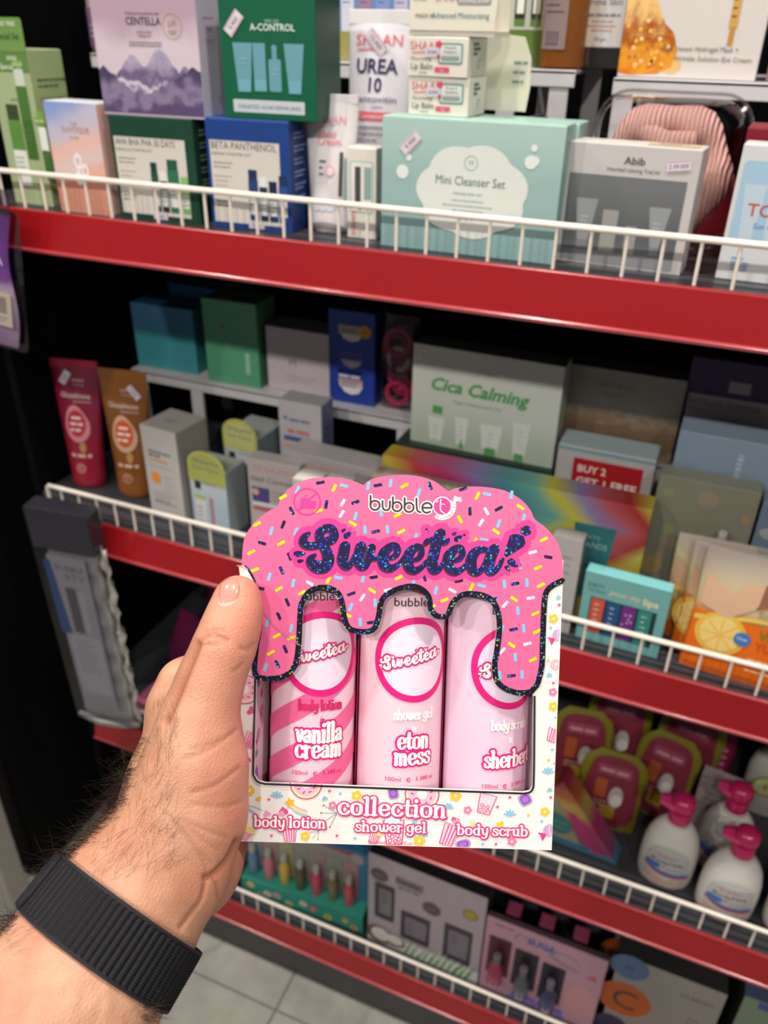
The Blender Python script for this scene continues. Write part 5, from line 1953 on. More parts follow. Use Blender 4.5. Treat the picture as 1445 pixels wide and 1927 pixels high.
# pink set with holographic lettering
M_HOLO = ramp_mat('holo_print', [(0, '#285a98'), (.25, '#2a8a80'), (.5, '#2f9a68'), (.75, '#2a7a70'), (1, '#3a58a0')], 'X', lo=0, hi=.03, wob=.03, wscale=60, rough=.25)
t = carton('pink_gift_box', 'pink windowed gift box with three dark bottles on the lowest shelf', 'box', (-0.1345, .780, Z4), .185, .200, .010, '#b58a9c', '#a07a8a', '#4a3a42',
           lambda a, w, h: (
               lines(a, .014, h * .92, .024, 1, 1, .004, '#7a6a70', 2, ragged=.05), a.disc(.040, h * .93, .003, '#c04a50', 2),
               [a.stroke([(.056 + .010 * math.cos(k * .7 + j), h * .88 + .008 * math.sin(k * .9 + j)) for k in range(6)], .0009, '#6d747c', 2, smooth=4) for j in range(2)],
               a.text('SUGA', .088, h * .845, .015, M_HOLO, 2, w=.044, bold=.04),
               [a.stroke([(.125 + .03 * math.cos(k * .8 + j) * .8, h * .80 + .016 * math.sin(k * .6 + j)) for k in range(8)], .001, '#6d8088', 2, smooth=4) for j in range(3)],
               a.poly([(.158, h * .70), (.172, h * .76), (.176, h * .70)], '#c05070', 2),
               a.rect(.008, h * .30, .044, h * .78, '#4a1c2c', 1, r=.002), a.rect(.050, h * .26, .088, h * .74, '#26222c', 1, r=.002), a.rect(.094, h * .22, .130, h * .70, '#221d30', 1, r=.002),
               a.poly(catmull([(.136, h * .22, 0), (.176, h * .22, 0), (.180, h * .50, 0), (.160, h * .60, 0), (.138, h * .52, 0)], 4, True), '#c08a90', 1),
               lines(a, .054, h * .125, .085, 1, 1, .005, '#3038e0', 2, ragged=.05), lines(a, .050, h * .075, .095, 1, 1, .005, '#3068d8', 2, ragged=.05, seed=6)),
           yaw=0)
for i, (x, c, c2) in enumerate(((.026, '#7a2038', '#a83058'), (.069, '#3a4048', '#6a5a80'), (.112, '#26244a', '#4a3c78'))):
    bo = MB().lathe([(.011, 0), (.0118, .002), (.0118, .040), (.007, .048), (.006, .052)], 20).build('mini_bottle', ink(c, rough=.15, coat=.6), t, smooth=True)
    bo.location = (x, -.0125, .060 - i * .006)
    MB().lathe([(.0120, .012), (.0120, .022)], 20).build('label_band', ink(c2, rough=.3), bo, smooth=True)
    MB().lathe([(.0065, .052), (.0068, .053), (.0068, .070), (.006, .071)], 16).build('cap', ink('#5a525c', rough=.25), bo, smooth=True)
for i, x in enumerate((-0.1005, -0.0475, 0.0055)):
    t = thing('mist_bottle', ('dark mist bottle with a rose cap, left one behind the pink windowed box', 'dark mist bottle with a rose cap, middle one behind the pink windowed box', 'dark mist bottle with a rose cap, right one behind the pink windowed box')[i], 'bottle', (x, .822, Z4), group='mist bottles behind the pink box')
    MB().lathe([(.017, 0), (.018, .002), (.018, .122), (.010, .138), (.009, .146)], 24).build('bottle_body', ink('#2a1c22', rough=.2, coat=.5), t, smooth=True)
    MB().box(-.0115, .0115, -.0115, .0115, .146, .180).build('cap', ink('#8a3c56', rough=.3, coat=.3), t, bevel=.002)


# vitamin set
def a_vitc(a, w, h):
    a.disc(.022, h * .52, .040, '#b0521c', 1)
    a.ring(.028, h * .52, .016, .022, '#4a3022', 2, a0=50, a1=310)
    a.disc(.018, h * .90, .028, '#4a6488', 2)
    a.text('B5', .018, h * .875, .010, '#2c3c58', 3)
    a.disc(.014, h * .16, .026, '#3a3050', 1)
    a.text('DR.BRIGHT', w * .78, h * .80, .0090, '#6a6460', 2, w=.046, sx=.8)
    lines(a, w * .62, h * .72, .018, 1, 1, .002, '#9a948e')
    for i in range(3):
        lines(a, w * .75, h * (.58 - .06 * i), .024, 1, 1, .0022, '#5f5a56', 2, seed=i)


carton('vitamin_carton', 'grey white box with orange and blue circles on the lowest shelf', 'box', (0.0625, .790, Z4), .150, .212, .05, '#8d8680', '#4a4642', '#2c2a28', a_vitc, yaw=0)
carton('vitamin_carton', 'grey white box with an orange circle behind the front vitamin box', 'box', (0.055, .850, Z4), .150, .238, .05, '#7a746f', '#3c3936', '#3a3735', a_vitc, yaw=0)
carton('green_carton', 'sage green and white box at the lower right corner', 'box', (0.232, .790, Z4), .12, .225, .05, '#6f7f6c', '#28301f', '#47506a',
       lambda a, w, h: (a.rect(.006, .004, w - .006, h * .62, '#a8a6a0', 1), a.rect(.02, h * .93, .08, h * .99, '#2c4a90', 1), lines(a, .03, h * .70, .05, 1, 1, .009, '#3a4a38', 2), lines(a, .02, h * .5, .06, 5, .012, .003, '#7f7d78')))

# ------------------------------------------------------------------ the held gift box
TH, TAU = R(1.7), R(3.2)
EX = CR * math.cos(TH) - CU * math.sin(TH)
_up = CR * math.sin(TH) + CU * math.cos(TH)
EY = (_up * math.cos(TAU) - CF * math.sin(TAU)).normalized()
EN = EX.cross(EY)                       # out of the front, towards the viewer


def ray(px, py):
    return CF + CR * ((px - 722.5) / FPX) - CU * ((py - 963.5) / FPX)


BO = CO + ray(742.5, 1591.5) * 0.372
BM = Matrix((EX, -EN, EY)).transposed().to_4x4()
BM.translation = BO


def bp(px, py, back=0.0):
    """a point of the photograph's box front, measured in metres on the box's own front plane"""
    d = ray(px, py)
    o = BO - EN * back
    t_ = (o - CO).dot(EN) / d.dot(EN)
    q = CO + d * t_ - BO
    return (q.dot(EX), q.dot(EY))


def bps(pts):
    return [bp(*p[:2]) for p in pts]


def c2(pts, s, ox, oy):
    """measurements taken on an enlarged detail, back to photograph pixels"""
    return [(ox + p[0] / s, oy + p[1] / s) + tuple(p[2:]) for p in pts]


def sm2(pts, n=5, closed=False):
    return [(p.x, p.y) for p in catmull([(a_, b_, 0) for a_, b_ in pts], n, closed)]


SCALLOP = [(456, 1075), (455.5, 1057), (460, 1013), (480, 982), (505, 962), (522, 953), (528.6, 937.6), (546, 917.6), (582, 901), (630, 898.6), (661, 904), (683.6, 913),
           (697, 903), (728, 895.5), (772, 894), (812, 903), (834, 917.6), (844, 925.6), (865, 917.6), (905, 916), (949, 923), (980, 940), (998, 960), (1006, 977),
           (1029, 995), (1049, 1022), (1058, 1057), (1059, 1097)]
DRIP = [(483, 1278), (497, 1281), (520, 1281), (542, 1274), (560, 1254), (567, 1218), (570, 1163), (573, 1137), (586, 1117), (608, 1110), (630, 1117), (639, 1137), (644, 1168),
        (657, 1188), (688, 1193.5), (708, 1185.6), (717, 1163), (723, 1132), (737, 1119), (763, 1109), (785, 1110), (801, 1123.6), (805, 1146), (816, 1161), (834, 1165.6),
        (847, 1159), (856, 1137), (872, 1123.6), (896, 1122.7), (918, 1130), (930.7, 1150), (934, 1181), (929, 1225), (925, 1249), (929, 1281), (947, 1299), (974, 1308), (1001, 1306)]
LEFT_EDGE = [(470, 1100), (480, 1135), (484, 1173), (478, 1213), (474, 1250), (476, 1270)]
RIGHT_EDGE = [(1015, 1290), (1024, 1254), (1026, 1200), (1029, 1132), (1036, 1110), (1059, 1097)]
WIN = [(1003, 1310), (1002, 1440), (1001, 1478), (997, 1487), (985, 1490), (740, 1481), (500, 1472), (486, 1468), (479, 1456), (480, 1400), (483, 1278)]

scal = bps(SCALLOP[:1]) + sm2(bps(SCALLOP[1:12]), 4)[:-1] + sm2(bps(SCALLOP[11:18]), 4)[:-1] + sm2(bps(SCALLOP[17:]), 4)
drip = sm2(bps(DRIP), 4)
win = bps(WIN)
lft, rgt = sm2(bps(LEFT_EDGE), 3), sm2(bps(RIGHT_EDGE), 3)
outer = [bp(447, 1583), bp(1038, 1600)] + scal[::-1]
hole = drip + win[:-1]


def plate(outer, hole, y0, y1):
    """card with a cut-out: two skins and the cut edges"""
    loops = [outer] + ([hole] if hole else [])
    tri = tessellate_polygon([[Vector((p[0], p[1], 0)) for p in l] for l in loops])
    pts = [p for l in loops for p in l]
    n = len(pts)
    v = [(p[0], y0, p[1]) for p in pts] + [(p[0], y1, p[1]) for p in pts]
    f = [tuple(t_) for t_ in tri] + [tuple(i + n for i in t_)[::-1] for t_ in tri]
    b0 = 0
    for l in loops:
        k = len(l)
        f += [(b0 + i, b0 + (i + 1) % k, n + b0 + (i + 1) % k, n + b0 + i) for i in range(k)]
        b0 += k
    return MB().add(v, f)


def offset_line(pts, d):
    out = []
    for i, p in enumerate(pts):
        a_, b_ = pts[max(0, i - 1)], pts[min(len(pts) - 1, i + 1)]
        t_ = Vector((b_[0] - a_[0], b_[1] - a_[1]))
        if t_.length < 1e-9:
            out.append(p)
            continue
        t_.normalize()
        out.append((p[0] - t_.y * d, p[1] + t_.x * d))
    return out


# ---- lettering of the package -------------------------------------------------
GLY = {
    'c': ([[(.78, .74), (.64, .93), (.38, .94), (.18, .70), (.17, .34), (.36, .07), (.64, .06), (.84, .26)]], .92),
    'o': ([[(.48, .96), (.22, .84), (.15, .5), (.24, .14), (.48, .03), (.72, .14), (.81, .5), (.74, .84), (.48, .96)]], .98),
    'l': ([[(.04, 1.46), (.25, 1.50), (.25, .75), (.25, .04)], [(.06, .04), (.46, .04)]], .52),
    'e': ([[(.20, .46), (.50, .50), (.76, .56), (.74, .80), (.50, .96), (.25, .82), (.15, .5), (.27, .14), (.54, .03), (.82, .24)]], .93),
    't': ([[(.30, 1.30), (.28, .70), (.28, .26), (.42, .04), (.62, .14)], [(.02, .92), (.58, .92)]], .66),
    'i': ([[(.04, .93), (.24, .95), (.24, .50), (.24, .04)], [(.06, .04), (.44, .04)], [(.25, 1.34), (.26, 1.34)]], .50),
    'n': ([[(.02, .93), (.20, .95), (.20, .50), (.20, .04)], [(.20, .62), (.40, .92), (.64, .88), (.71, .60), (.71, .04)], [(.05, .04), (.36, .04)], [(.58, .04), (.90, .04)]], .98),
    'b': ([[(.02, 1.46), (.20, 1.50), (.20, .75), (.20, .06)], [(.20, .16), (.44, .03), (.70, .14), (.80, .5), (.70, .84), (.46, .94), (.22, .76)]], .97),
    'd': ([[(.56, 1.46), (.74, 1.50), (.74, .75), (.74, .06), (.90, .04)], [(.74, .20), (.52, .03), (.26, .14), (.15, .5), (.25, .84), (.50, .94), (.73, .76)]], .98),
    'y': ([[(.04, .93), (.20, .92), (.25, .45), (.38, .14), (.62, .16), (.74, .40)], [(.78, .95), (.76, .40), (.66, -.20), (.42, -.44), (.16, -.30)]], .95),
    's': ([[(.70, .74), (.56, .94), (.30, .93), (.18, .74), (.36, .56), (.60, .42), (.68, .22), (.48, .03), (.22, .07), (.08, .28)]], .80),
    'h': ([[(.02, 1.46), (.20, 1.50), (.20, .75), (.20, .04)], [(.20, .62), (.40, .92), (.64, .88), (.71, .60), (.71, .04)], [(.05, .04), (.36, .04)], [(.58, .04), (.90, .04)]], .98),
    'w': ([[(.02, .93), (.18, .92), (.22, .40), (.38, .06), (.56, .16), (.64, .50), (.66, .95)], [(.66, .40), (.82, .06), (1.0, .14), (1.12, .50), (1.06, .93)]], 1.24),
    'r': ([[(.02, .93), (.20, .95), (.20, .50), (.20, .04)], [(.05, .04), (.38, .04)], [(.20, .58), (.38, .90), (.62, .82)]], .72),
    'g': ([[(.46, .96), (.22, .84), (.15, .54), (.24, .22), (.46, .12), (.68, .26), (.72, .6), (.66, .86), (.46, .96)], [(.78, .98), (.76, .40), (.74, -.10), (.56, -.40), (.28, -.40), (.12, -.18)]], .94),
    'u': ([[(.02, .93), (.20, .95), (.20, .40), (.32, .07), (.56, .10), (.71, .40)], [(.54, .93), (.72, .95), (.72, .40), (.72, .05), (.90, .04)]], .98),
    'v': ([[(.02, .93), (.18, .92), (.28, .50), (.42, .06), (.62, .40), (.74, .80), (.62, .95)]], .84),
    'a': ([[(.14, .72), (.30, .93), (.56, .92), (.67, .66), (.67, .30), (.70, .06), (.88, .08)], [(.66, .54), (.36, .50), (.16, .30), (.26, .06), (.50, .08), (.66, .30)]], .93),
    'm': ([[(.02, .93), (.20, .95), (.20, .50), (.20, .04)], [(.20, .62), (.38, .92), (.58, .88), (.64, .60), (.64, .04)], [(.64, .62), (.82, .92), (1.02, .88), (1.08, .60), (1.08, .04)],
           [(.06, .04), (.34, .04)], [(.52, .04), (.78, .04)], [(.96, .04), (1.26, .04)]], 1.34),
    ' ': ([], .42),
}


def groovy(a, s, x, y, h, fill, edge=None, ew=0.0, w=None, layer=3, rot=0.0, thick=.29, thin=.13, shadow=None, shear=0.0):
    """swash serif lettering drawn with a broad nib; x is the centre, y the baseline, h the x-height"""
    total = sum(GLY[c][1] for c in s)
    k = h if w is None else w / total
    cs, sn = math.cos(R(rot)), math.sin(R(rot))

    def put(p):
        X, Y = (p[0] + p[1] * shear) * k - total * k / 2, p[1] * h
        return (x + X * cs - Y * sn, y + X * sn + Y * cs)
    cur = 0
    for ch in s:
        for st in GLY[ch][0]:
            P = catmull([(cur + p[0], p[1], 0) for p in st], 5) if len(st) > 2 else [Vector((cur + p[0], p[1], 0)) for p in st]
            ws = []
            for i in range(len(P)):
                d = P[min(i + 1, len(P) - 1)] - P[max(0, i - 1)]
                q = abs(d.y) / max(1e-6, d.length)
                ws.append((thin + (thick - thin) * q ** 1.3) * h)
            if len(st) == 2 and st[1][0] - st[0][0] < .05:
                ws = [thick * h * 1.15] * len(P)
            Q = [put(p) for p in P]
            if edge:
                a.stroke(Q, [v + 2 * ew for v in ws], edge, layer)
            if shadow:
                a.stroke([(q[0] + h * .05, q[1] - h * .07) for q in Q], [v + 2 * ew for v in ws], shadow, layer)
            a.stroke(Q, ws, fill, layer + 2)
        cur += GLY[ch][1]


# the brush script word: centre line points with stroke widths, in enlarged-photo units
A1 = lambda L: c2(L, 6.02, 540, 970)
A2 = lambda L: c2(L, 5.558, 760, 970)
k1, k2 = 6.02, 5.558
SCRIPT = []
for scale, conv, L in (
        (k1, A1, [(250, 200, 40), (200, 240, 76), (192, 300, 90), (250, 340, 80), (340, 330, 84), (430, 300, 90), (515, 262, 104), (545, 205, 90), (505, 145, 88), (440, 142, 88), (382, 185, 98), (376, 250, 94), (412, 330, 98), (455, 410, 112), (474, 500, 128), (430, 568, 140), (350, 575, 134), (288, 535, 112), (272, 485, 78), (318, 446, 40)]),
        (k1, A1, [(662, 345, 116), (648, 420, 118), (636, 500, 118), (664, 560, 96), (706, 562, 76), (745, 510, 52), (775, 430, 42)]),
        (k1, A1, [(842, 348, 116), (826, 420, 118), (814, 500, 118), (844, 565, 96), (890, 562, 80), (925, 500, 74), (945, 420, 88), (962, 362, 92)]),
        (k1, A1, [(940, 440, 70), (975, 482, 54), (1030, 472, 46), (1075, 430, 44)]),
        (k1, A1, [(1150, 480, 40), (1215, 458, 58), (1255, 410, 70), (1240, 348, 74), (1180, 345, 84), (1110, 410, 112), (1088, 490, 114), (1112, 565, 108), (1172, 592, 84), (1240, 565, 60), (1300, 510, 50), (1345, 450, 46)]),
        (k2, A2, [(100, 462, 36), (155, 442, 52), (188, 392, 60), (172, 332, 64), (120, 330, 76), (60, 392, 102), (42, 470, 104), (62, 545, 96), (112, 572, 74), (180, 540, 54), (238, 478, 46)]),
        (k2, A2, [(385, 185, 104), (352, 262, 104), (322, 380, 108), (298, 500, 108), (316, 562, 92), (362, 560, 64), (410, 500, 46), (445, 450, 40)]),
        (k2, A2, [(228, 290, 44), (252, 262, 60), (330, 250, 60), (420, 272, 64), (458, 262, 44), (466, 244, 28)]),
        (k2, A2, [(520, 468, 36), (585, 445, 54), (616, 390, 62), (592, 338, 64), (545, 342, 76), (482, 402, 106), (464, 480, 106), (484, 550, 96), (542, 582, 76), (612, 550, 54), (665, 498, 46)]),
        (k2, A2, [(868, 356, 50), (810, 350, 66), (742, 385, 98), (704, 470, 110), (716, 555, 100), (762, 590, 74), (820, 555, 56), (862, 470, 44)]),
        (k2, A2, [(945, 350, 112), (912, 425, 112), (888, 515, 112), (904, 578, 86), (950, 572, 60), (1000, 520, 48), (1030, 455, 38)])):
    SCRIPT.append([(x_, y_, w_ / scale) for x_, y_, w_ in conv(L)])
CONE = A2([(1045, 410), (1075, 300), (1108, 205), (1140, 192), (1200, 195), (1252, 218), (1268, 285), (1250, 322), (1160, 380), (1070, 435)])
BERRY = A2([(1215, 180), (1222, 118), (1242, 128), (1255, 108), (1290, 104), (1318, 122), (1310, 150), (1330, 170), (1318, 195), (1272, 216), (1240, 195)])
DROPS = [(A2([(1135, 497)])[0], 11.5, 6.5, -35), (A2([(1080, 548)])[0], 7, 4, -50), (A2([(566, 236)])[0], 9, 5, 35), (A2([(527, 190)])[0], 5, 3.2, 35), (A2([(632, 203)])[0], 3, 2.2, 0),
         (A1([(642, 168)])[0], 5, 3, 40), (A1([(686, 218)])[0], 9.5, 5, 40), (A1([(142, 432)])[0], 11.5, 5.5, 5), (A1([(155, 513)])[0], 6.5, 3.5, 12), (A2([(240, 155)])[0], 4.5, 2.2, -55)]
PXM = 0.372 / FPX * 0.985       # metres on the box front for one photo pixel


def script_word(a, fill, edge, ew, layer, xf=None, drops=True, line=None):
    """the brush script word, either on the box front or moved by xf onto a tube"""
    xf = xf or (lambda p: p)
    kk = xf.k if hasattr(xf, 'k') else 1.0
    for st in SCRIPT:
        P = catmull([(*bp(x_, y_), w_ * PXM) for x_, y_, w_ in st], 5)
        Q = [xf((p.x, p.y)) for p in P]
        W = [p.z * kk for p in P]
        a.stroke(Q, [v + 2 * ew for v in W], edge, layer)
        if line:
            a.stroke([(q[0] - .0004 * kk, q[1] - .0006 * kk) for q in Q], [v + .0004 for v in W], line, layer + 1)
        a.stroke(Q, W, fill, layer + 2)
    if drops:
        for pl in (CONE, BERRY):
            P = [xf(bp(*p)) for p in pl]
            a.stroke(P, 2 * ew, edge, layer, closed=True)
            a.poly(P, fill, layer + 2)
    for (cx_, cy_), rx, ry, an in DROPS:
        c_, s_ = math.cos(R(an)), math.sin(R(an))
        x0, y0 = bp(cx_, cy_)
        P = []
        for i in range(14):
            t_ = 2 * PI * i / 14
            ux, uy = rx * PXM * math.cos(t_), ry * PXM * math.sin(t_) * (1 - .35 * math.cos(t_))
            P.append(xf((x0 + ux * c_ - uy * s_, y0 + ux * s_ + uy * c_)))
        if ew > .0006:
            a.stroke(P, 1.5 * ew, edge, layer, closed=True)
        a.poly(P, fill, layer + 2)


# ---- colours ------------------------------------------------------------------
PINK = ink('#ea6898', rough=.38, coat=.15)
HOT = ink('#f03a92', rough=.38)
WHITE = ink('#f2ece6', rough=.42)
MAG = ink('#d81e68', rough=.4)
FOIL = glitter_mat('blue_glitter_foil', '#262446', ['#2a2a6a', '#2230e0', '#3b5af0', '#3a3060', '#2f7ae0', '#30c8c8', '#3038e8'], 900)
FOIL_EDGE = glitter_mat('edge_glitter_foil', '#17181f', ['#1c2a38', '#2238a0', '#2aa0a8', '#30343c', '#9fb060', '#3b4ad8'], 1000)
SILVER = ink('#5f6670', rough=.22, metal=.9)

gift = thing('gift_box', 'pink and white windowed gift box with dripping icing print held in the hand', 'box')
gift.matrix_world = BM
H_BOX, HALF, DEEP = .132, .0712, .047
plate(outer, hole, 0.0, 0.0006).build('front_panel', WHITE, gift)

# ---- candy pattern -------------------------------------------------------------
PAT = Art()
Cp = {'p': '#e8609a', 'b': '#8fc4dc', 'y': '#f2c83c', 'v': '#9a62c0', 'r': '#d83c78', 'l': '#f4b4cc', 'c': '#f6dfb4'}


def flower(a, x, y, r, c, cc='#fbf3d8', L=1, n=5, rot=0):
    for i in range(n):
        t_ = 2 * PI * i / n + rot
        a.disc(x + r * .62 * math.cos(t_), y + r * .62 * math.sin(t_), r * .44, c, L, n=12)
    a.disc(x, y, r * .42, c, L, n=10)
    a.disc(x, y, r * .26, cc, L + 1, n=10)


def heart(a, x, y, r, c, rot=0, L=1):
    P = []
    for i in range(20):
        t_ = 2 * PI * i / 20
        hx, hy = 16 * math.sin(t_) ** 3, 13 * math.cos(t_) - 5 * math.cos(2 * t_) - 2 * math.cos(3 * t_) - math.cos(4 * t_)
        c_, s_ = math.cos(R(rot)), math.sin(R(rot))
        P.append((x + r / 17 * (hx * c_ - hy * s_), y + r / 17 * (hx * s_ + hy * c_)))
    a.poly(P, c, L)


def leafy(a, x, y, r, c, rot=0, L=1):
    for an in (-60, -25, 10, 45, 80):
        t_ = R(an + rot + 80)
        a.stroke([(x, y), (x + r * math.cos(t_), y + r * math.sin(t_))], r * .34, c, L)


def donut(a, x, y, r, L=1):
    a.disc(x, y, r, '#d84c82', L)
    a.disc(x, y, r * .93, '#f8e4c4', L + 1)
    a.disc(x, y + r * .05, r * .80, '#f6bcd2', L + 2)
    a.disc(x, y, r * .30, '#f6ece2', L + 3)
    rn = random.Random(int(x * 1e5) & 255)
    for i in range(9):
        t_ = 2 * PI * i / 9 + .3
        u_, v_ = x + r * .56 * math.cos(t_), y + r * .56 * math.sin(t_)
        q = rn.random() * PI
        a.stroke([(u_ - r * .07 * math.cos(q), v_ - r * .07 * math.sin(q)), (u_ + r * .07 * math.cos(q), v_ + r * .07 * math.sin(q))], r * .07, '#d23a72', L + 3)


def jelly(a, x, y, w_, h_, rot, L=1):
    c_, s_ = math.cos(R(rot)), math.sin(R(rot))
    for k, c in ((1, '#b79ccc'), (.74, '#9350b8'), (.5, '#b070d0')):
        P = [(x + (u_ * c_ - v_ * s_) * k, y + (u_ * s_ + v_ * c_) * k) for u_, v_ in rrect(-w_ / 2, -h_ / 2, w_ / 2, h_ / 2, w_ * .28, 3)]
        a.poly(P, c, L)
        L += 1


def lolly(a, x, y, r, L=1):
    a.disc(x, y, r, '#c9a4dc', L)
    for i in range(3):
        a.stroke([(x - r * .5 + i * r * .45, y + r * .8), (x - r * .55 + i * r * .45, y), (x - r * .25 + i * r * .4, y - r * .8)], r * .12, ('#f0b070', '#f4dcea', '#e87898')[i], L + 1, smooth=3)
    a.poly([(x - r * .7, y - r * .5), (x - r * 1.9, y - r * .4), (x - r * 1.4, y - r * .9), (x - r * 1.1, y - r * 1.8), (x - r * .5, y - r * .8)], '#e03c88', L)


def cup(a, x, y, w_, h_, rot=0, L=1, boba=True):
    c_, s_ = math.cos(R(rot)), math.sin(R(rot))
    T = lambda u_, v_: (x + u_ * c_ - v_ * s_, y + u_ * s_ + v_ * c_)
    P = [T(-w_ * .36, 0), T(w_ * .36, 0), T(w_ * .5, h_), T(-w_ * .5, h_)]
    a.poly(P, '#f8d4e0', L)
    a.stroke(P, w_ * .06, '#d84880', L + 1, closed=True)
    if boba:
        for u_, v_ in ((-.2, .15), (.05, .12), (.22, .2), (-.08, .32), (.16, .38), (-.22, .4)):
            a.ring(*T(u_ * w_, v_ * h_), w_ * .07, w_ * .11, '#d84880', L + 1, n=10)
    else:
        for i in range(4):
            u_ = -.3 + .2 * i
            a.poly([T(u_ * w_ * .8, .02 * h_), T((u_ + .1) * w_ * .8, .02 * h_), T((u_ + .1) * w_, h_ * .97), T(u_ * w_, h_ * .97)], '#e0689c', L + 1)


def star_rainbow(a, x, y, r, L=1):
    for i, c in enumerate(('#9cc8d8', '#f6dc94', '#eab0d0')):
        a.stroke([(x + r * .2, y - r * (.9 - i * .35)), (x + r * 1.6, y - r * (2.0 - i * .4)), (x + r * 3.4, y - r * (2.6 - i * .45))], r * .55, c, L, smooth=4)
    P = []
    for i in range(10):
        t_ = PI / 2 + PI * i / 5 + .3
        q = r * 1.25 if i % 2 == 0 else r * .6
        P.append((x + q * math.cos(t_), y + q * math.sin(t_)))
    a.poly(P, '#f0b428', L + 1)


def sprig(a, x, y, r, rot, L=1):
    for an in (-40, -10, 25, 55):
        t_ = R(an + rot)
        e_ = (x + r * math.cos(t_), y + r * math.sin(t_))
        a.stroke([(x, y), e_], r * .03, '#5f7886', L)
        a.disc(*e_, r * .06, '#c05078', L + 1, n=8)


def popcorn(a, x, y, r, rot=0, L=1):
    cup(a, x, y, r, r * 1.1, rot, L, boba=False)
    c_, s_ = math.cos(R(rot)), math.sin(R(rot))
    for u_, v_ in ((-.35, 1.15), (0, 1.3), (.35, 1.15), (-.15, 1.1), (.18, 1.12)):
        a.disc(x + r * (u_ * c_ - v_ * s_), y + r * (u_ * s_ + v_ * c_), r * .26, '#f2dc84', L + 2, n=10)


B = bp
p_ = PXM
flower(PAT, *B(470, 1487), 10 * p_, Cp['y'])
heart(PAT, *B(487, 1503), 6 * p_, Cp['y'], 30)
leafy(PAT, *B(521, 1500), 11 * p_, Cp['b'])
donut(PAT, *B(576, 1474), 31 * p_)
star_rainbow(PAT, *B(546, 1510), 9 * p_)
PAT.stroke([B(458, 1516), B(475, 1517), B(495, 1525)], 1.0 * p_, '#6a8a9a', 1, smooth=4)
PAT.stroke([B(466, 1520), B(478, 1529)], 4 * p_, Cp['b'], 1)
heart(PAT, *B(502, 1531), 8 * p_, '#ef9cc0', 200)
heart(PAT, *B(533, 1526), 10 * p_, '#e0588e', 190)
heart(PAT, *B(530, 1530), 7 * p_, '#f0a0c0', 160, 2)
popcorn(PAT, *B(459, 1580), 19 * p_, -28)
cup(PAT, *B(546, 1583), 26 * p_, 24 * p_, 5, boba=False)
flower(PAT, *B(574, 1573), 9 * p_, Cp['y'])
sprig(PAT, *B(634, 1530), 30 * p_, 190)
sprig(PAT, *B(600, 1562), 18 * p_, 210)
heart(PAT, *B(611, 1502), 6 * p_, Cp['b'], 200)
flower(PAT, *B(626, 1515), 8 * p_, '#e884ac', '#fff')
flower(PAT, *B(671, 1497), 10 * p_, Cp['y'])
jelly(PAT, *B(740, 1492), 20 * p_, 24 * p_, 12)
donut(PAT, *B(794, 1494), 33 * p_)
flower(PAT, *B(857, 1497), 11 * p_, Cp['y'])
leafy(PAT, *B(843, 1520), 9 * p_, Cp['b'], -20)
flower(PAT, *B(880, 1524), 8 * p_, '#e884ac', '#fff')
cup(PAT, *B(909, 1530), 32 * p_, 38 * p_, -14)
leafy(PAT, *B(959, 1535), 11 * p_, Cp['b'])
jelly(PAT, *B(988, 1504), 24 * p_, 24 * p_, 32)
flower(PAT, *B(1025, 1527), 9 * p_, Cp['y'])
lolly(PAT, *B(1034, 1562), 12 * p_)
flower(PAT, *B(963, 1583), 9 * p_, '#e884ac', '#fff')
jelly(PAT, *B(871, 1588), 30 * p_, 18 * p_, 15)
heart(PAT, *B(941, 1551), 8 * p_, Cp['y'], 20)
heart(PAT, *B(858, 1543), 8 * p_, '#f0a0c0', 200)
heart(PAT, *B(853, 1540), 5 * p_, '#e05890', 200, 2)
heart(PAT, *B(890, 1550), 6 * p_, '#f2dc90', 30)
cup(PAT, *B(742, 1588), 40 * p_, 46 * p_, 4)
PAT.disc(*B(738, 1541), 16 * p_, '#d84c82', 1)
PAT.disc(*B(738, 1541), 14.5 * p_, '#d4e6ec', 2)
popcorn(PAT, *B(700, 1586), 20 * p_, -20)
flower(PAT, *B(789, 1582), 11 * p_, Cp['y'])
cup(PAT, *B(838, 1590), 34 * p_, 42 * p_, -20, boba=False)
leafy(PAT, *B(797, 1566), 9 * p_, Cp['b'], 160)
PAT.disc(*B(780, 1545), 4.5 * p_, Cp['b'], 1, ry=9 * p_)
# the strip right of the window
heart(PAT, *B(1051, 1124), 6 * p_, Cp['b'], 200)
PAT.disc(*B(1052, 1138), 3 * p_, Cp['p'], 1)
flower(PAT, *B(1041, 1164), 9 * p_, Cp['y'])
lolly(PAT, *B(1050, 1195), 11 * p_)
heart(PAT, *B(1033, 1270), 6 * p_, Cp['b'], 190)
flower(PAT, *B(1040, 1302), 8 * p_, '#e884ac', '#fff')
flower(PAT, *B(1041, 1329), 9 * p_, Cp['y'])
cup(PAT, *B(1038, 1395), 26 * p_, 26 * p_, -15, boba=False)
leafy(PAT, *B(1031, 1455), 11 * p_, Cp['b'])
heart(PAT, *B(1034, 1486), 6 * p_, Cp['b'], 190)
jelly(PAT, *B(999, 1505), 1 * p_, 1 * p_, 0)
donut(PAT, *B(1046, 1250), 10 * p_)
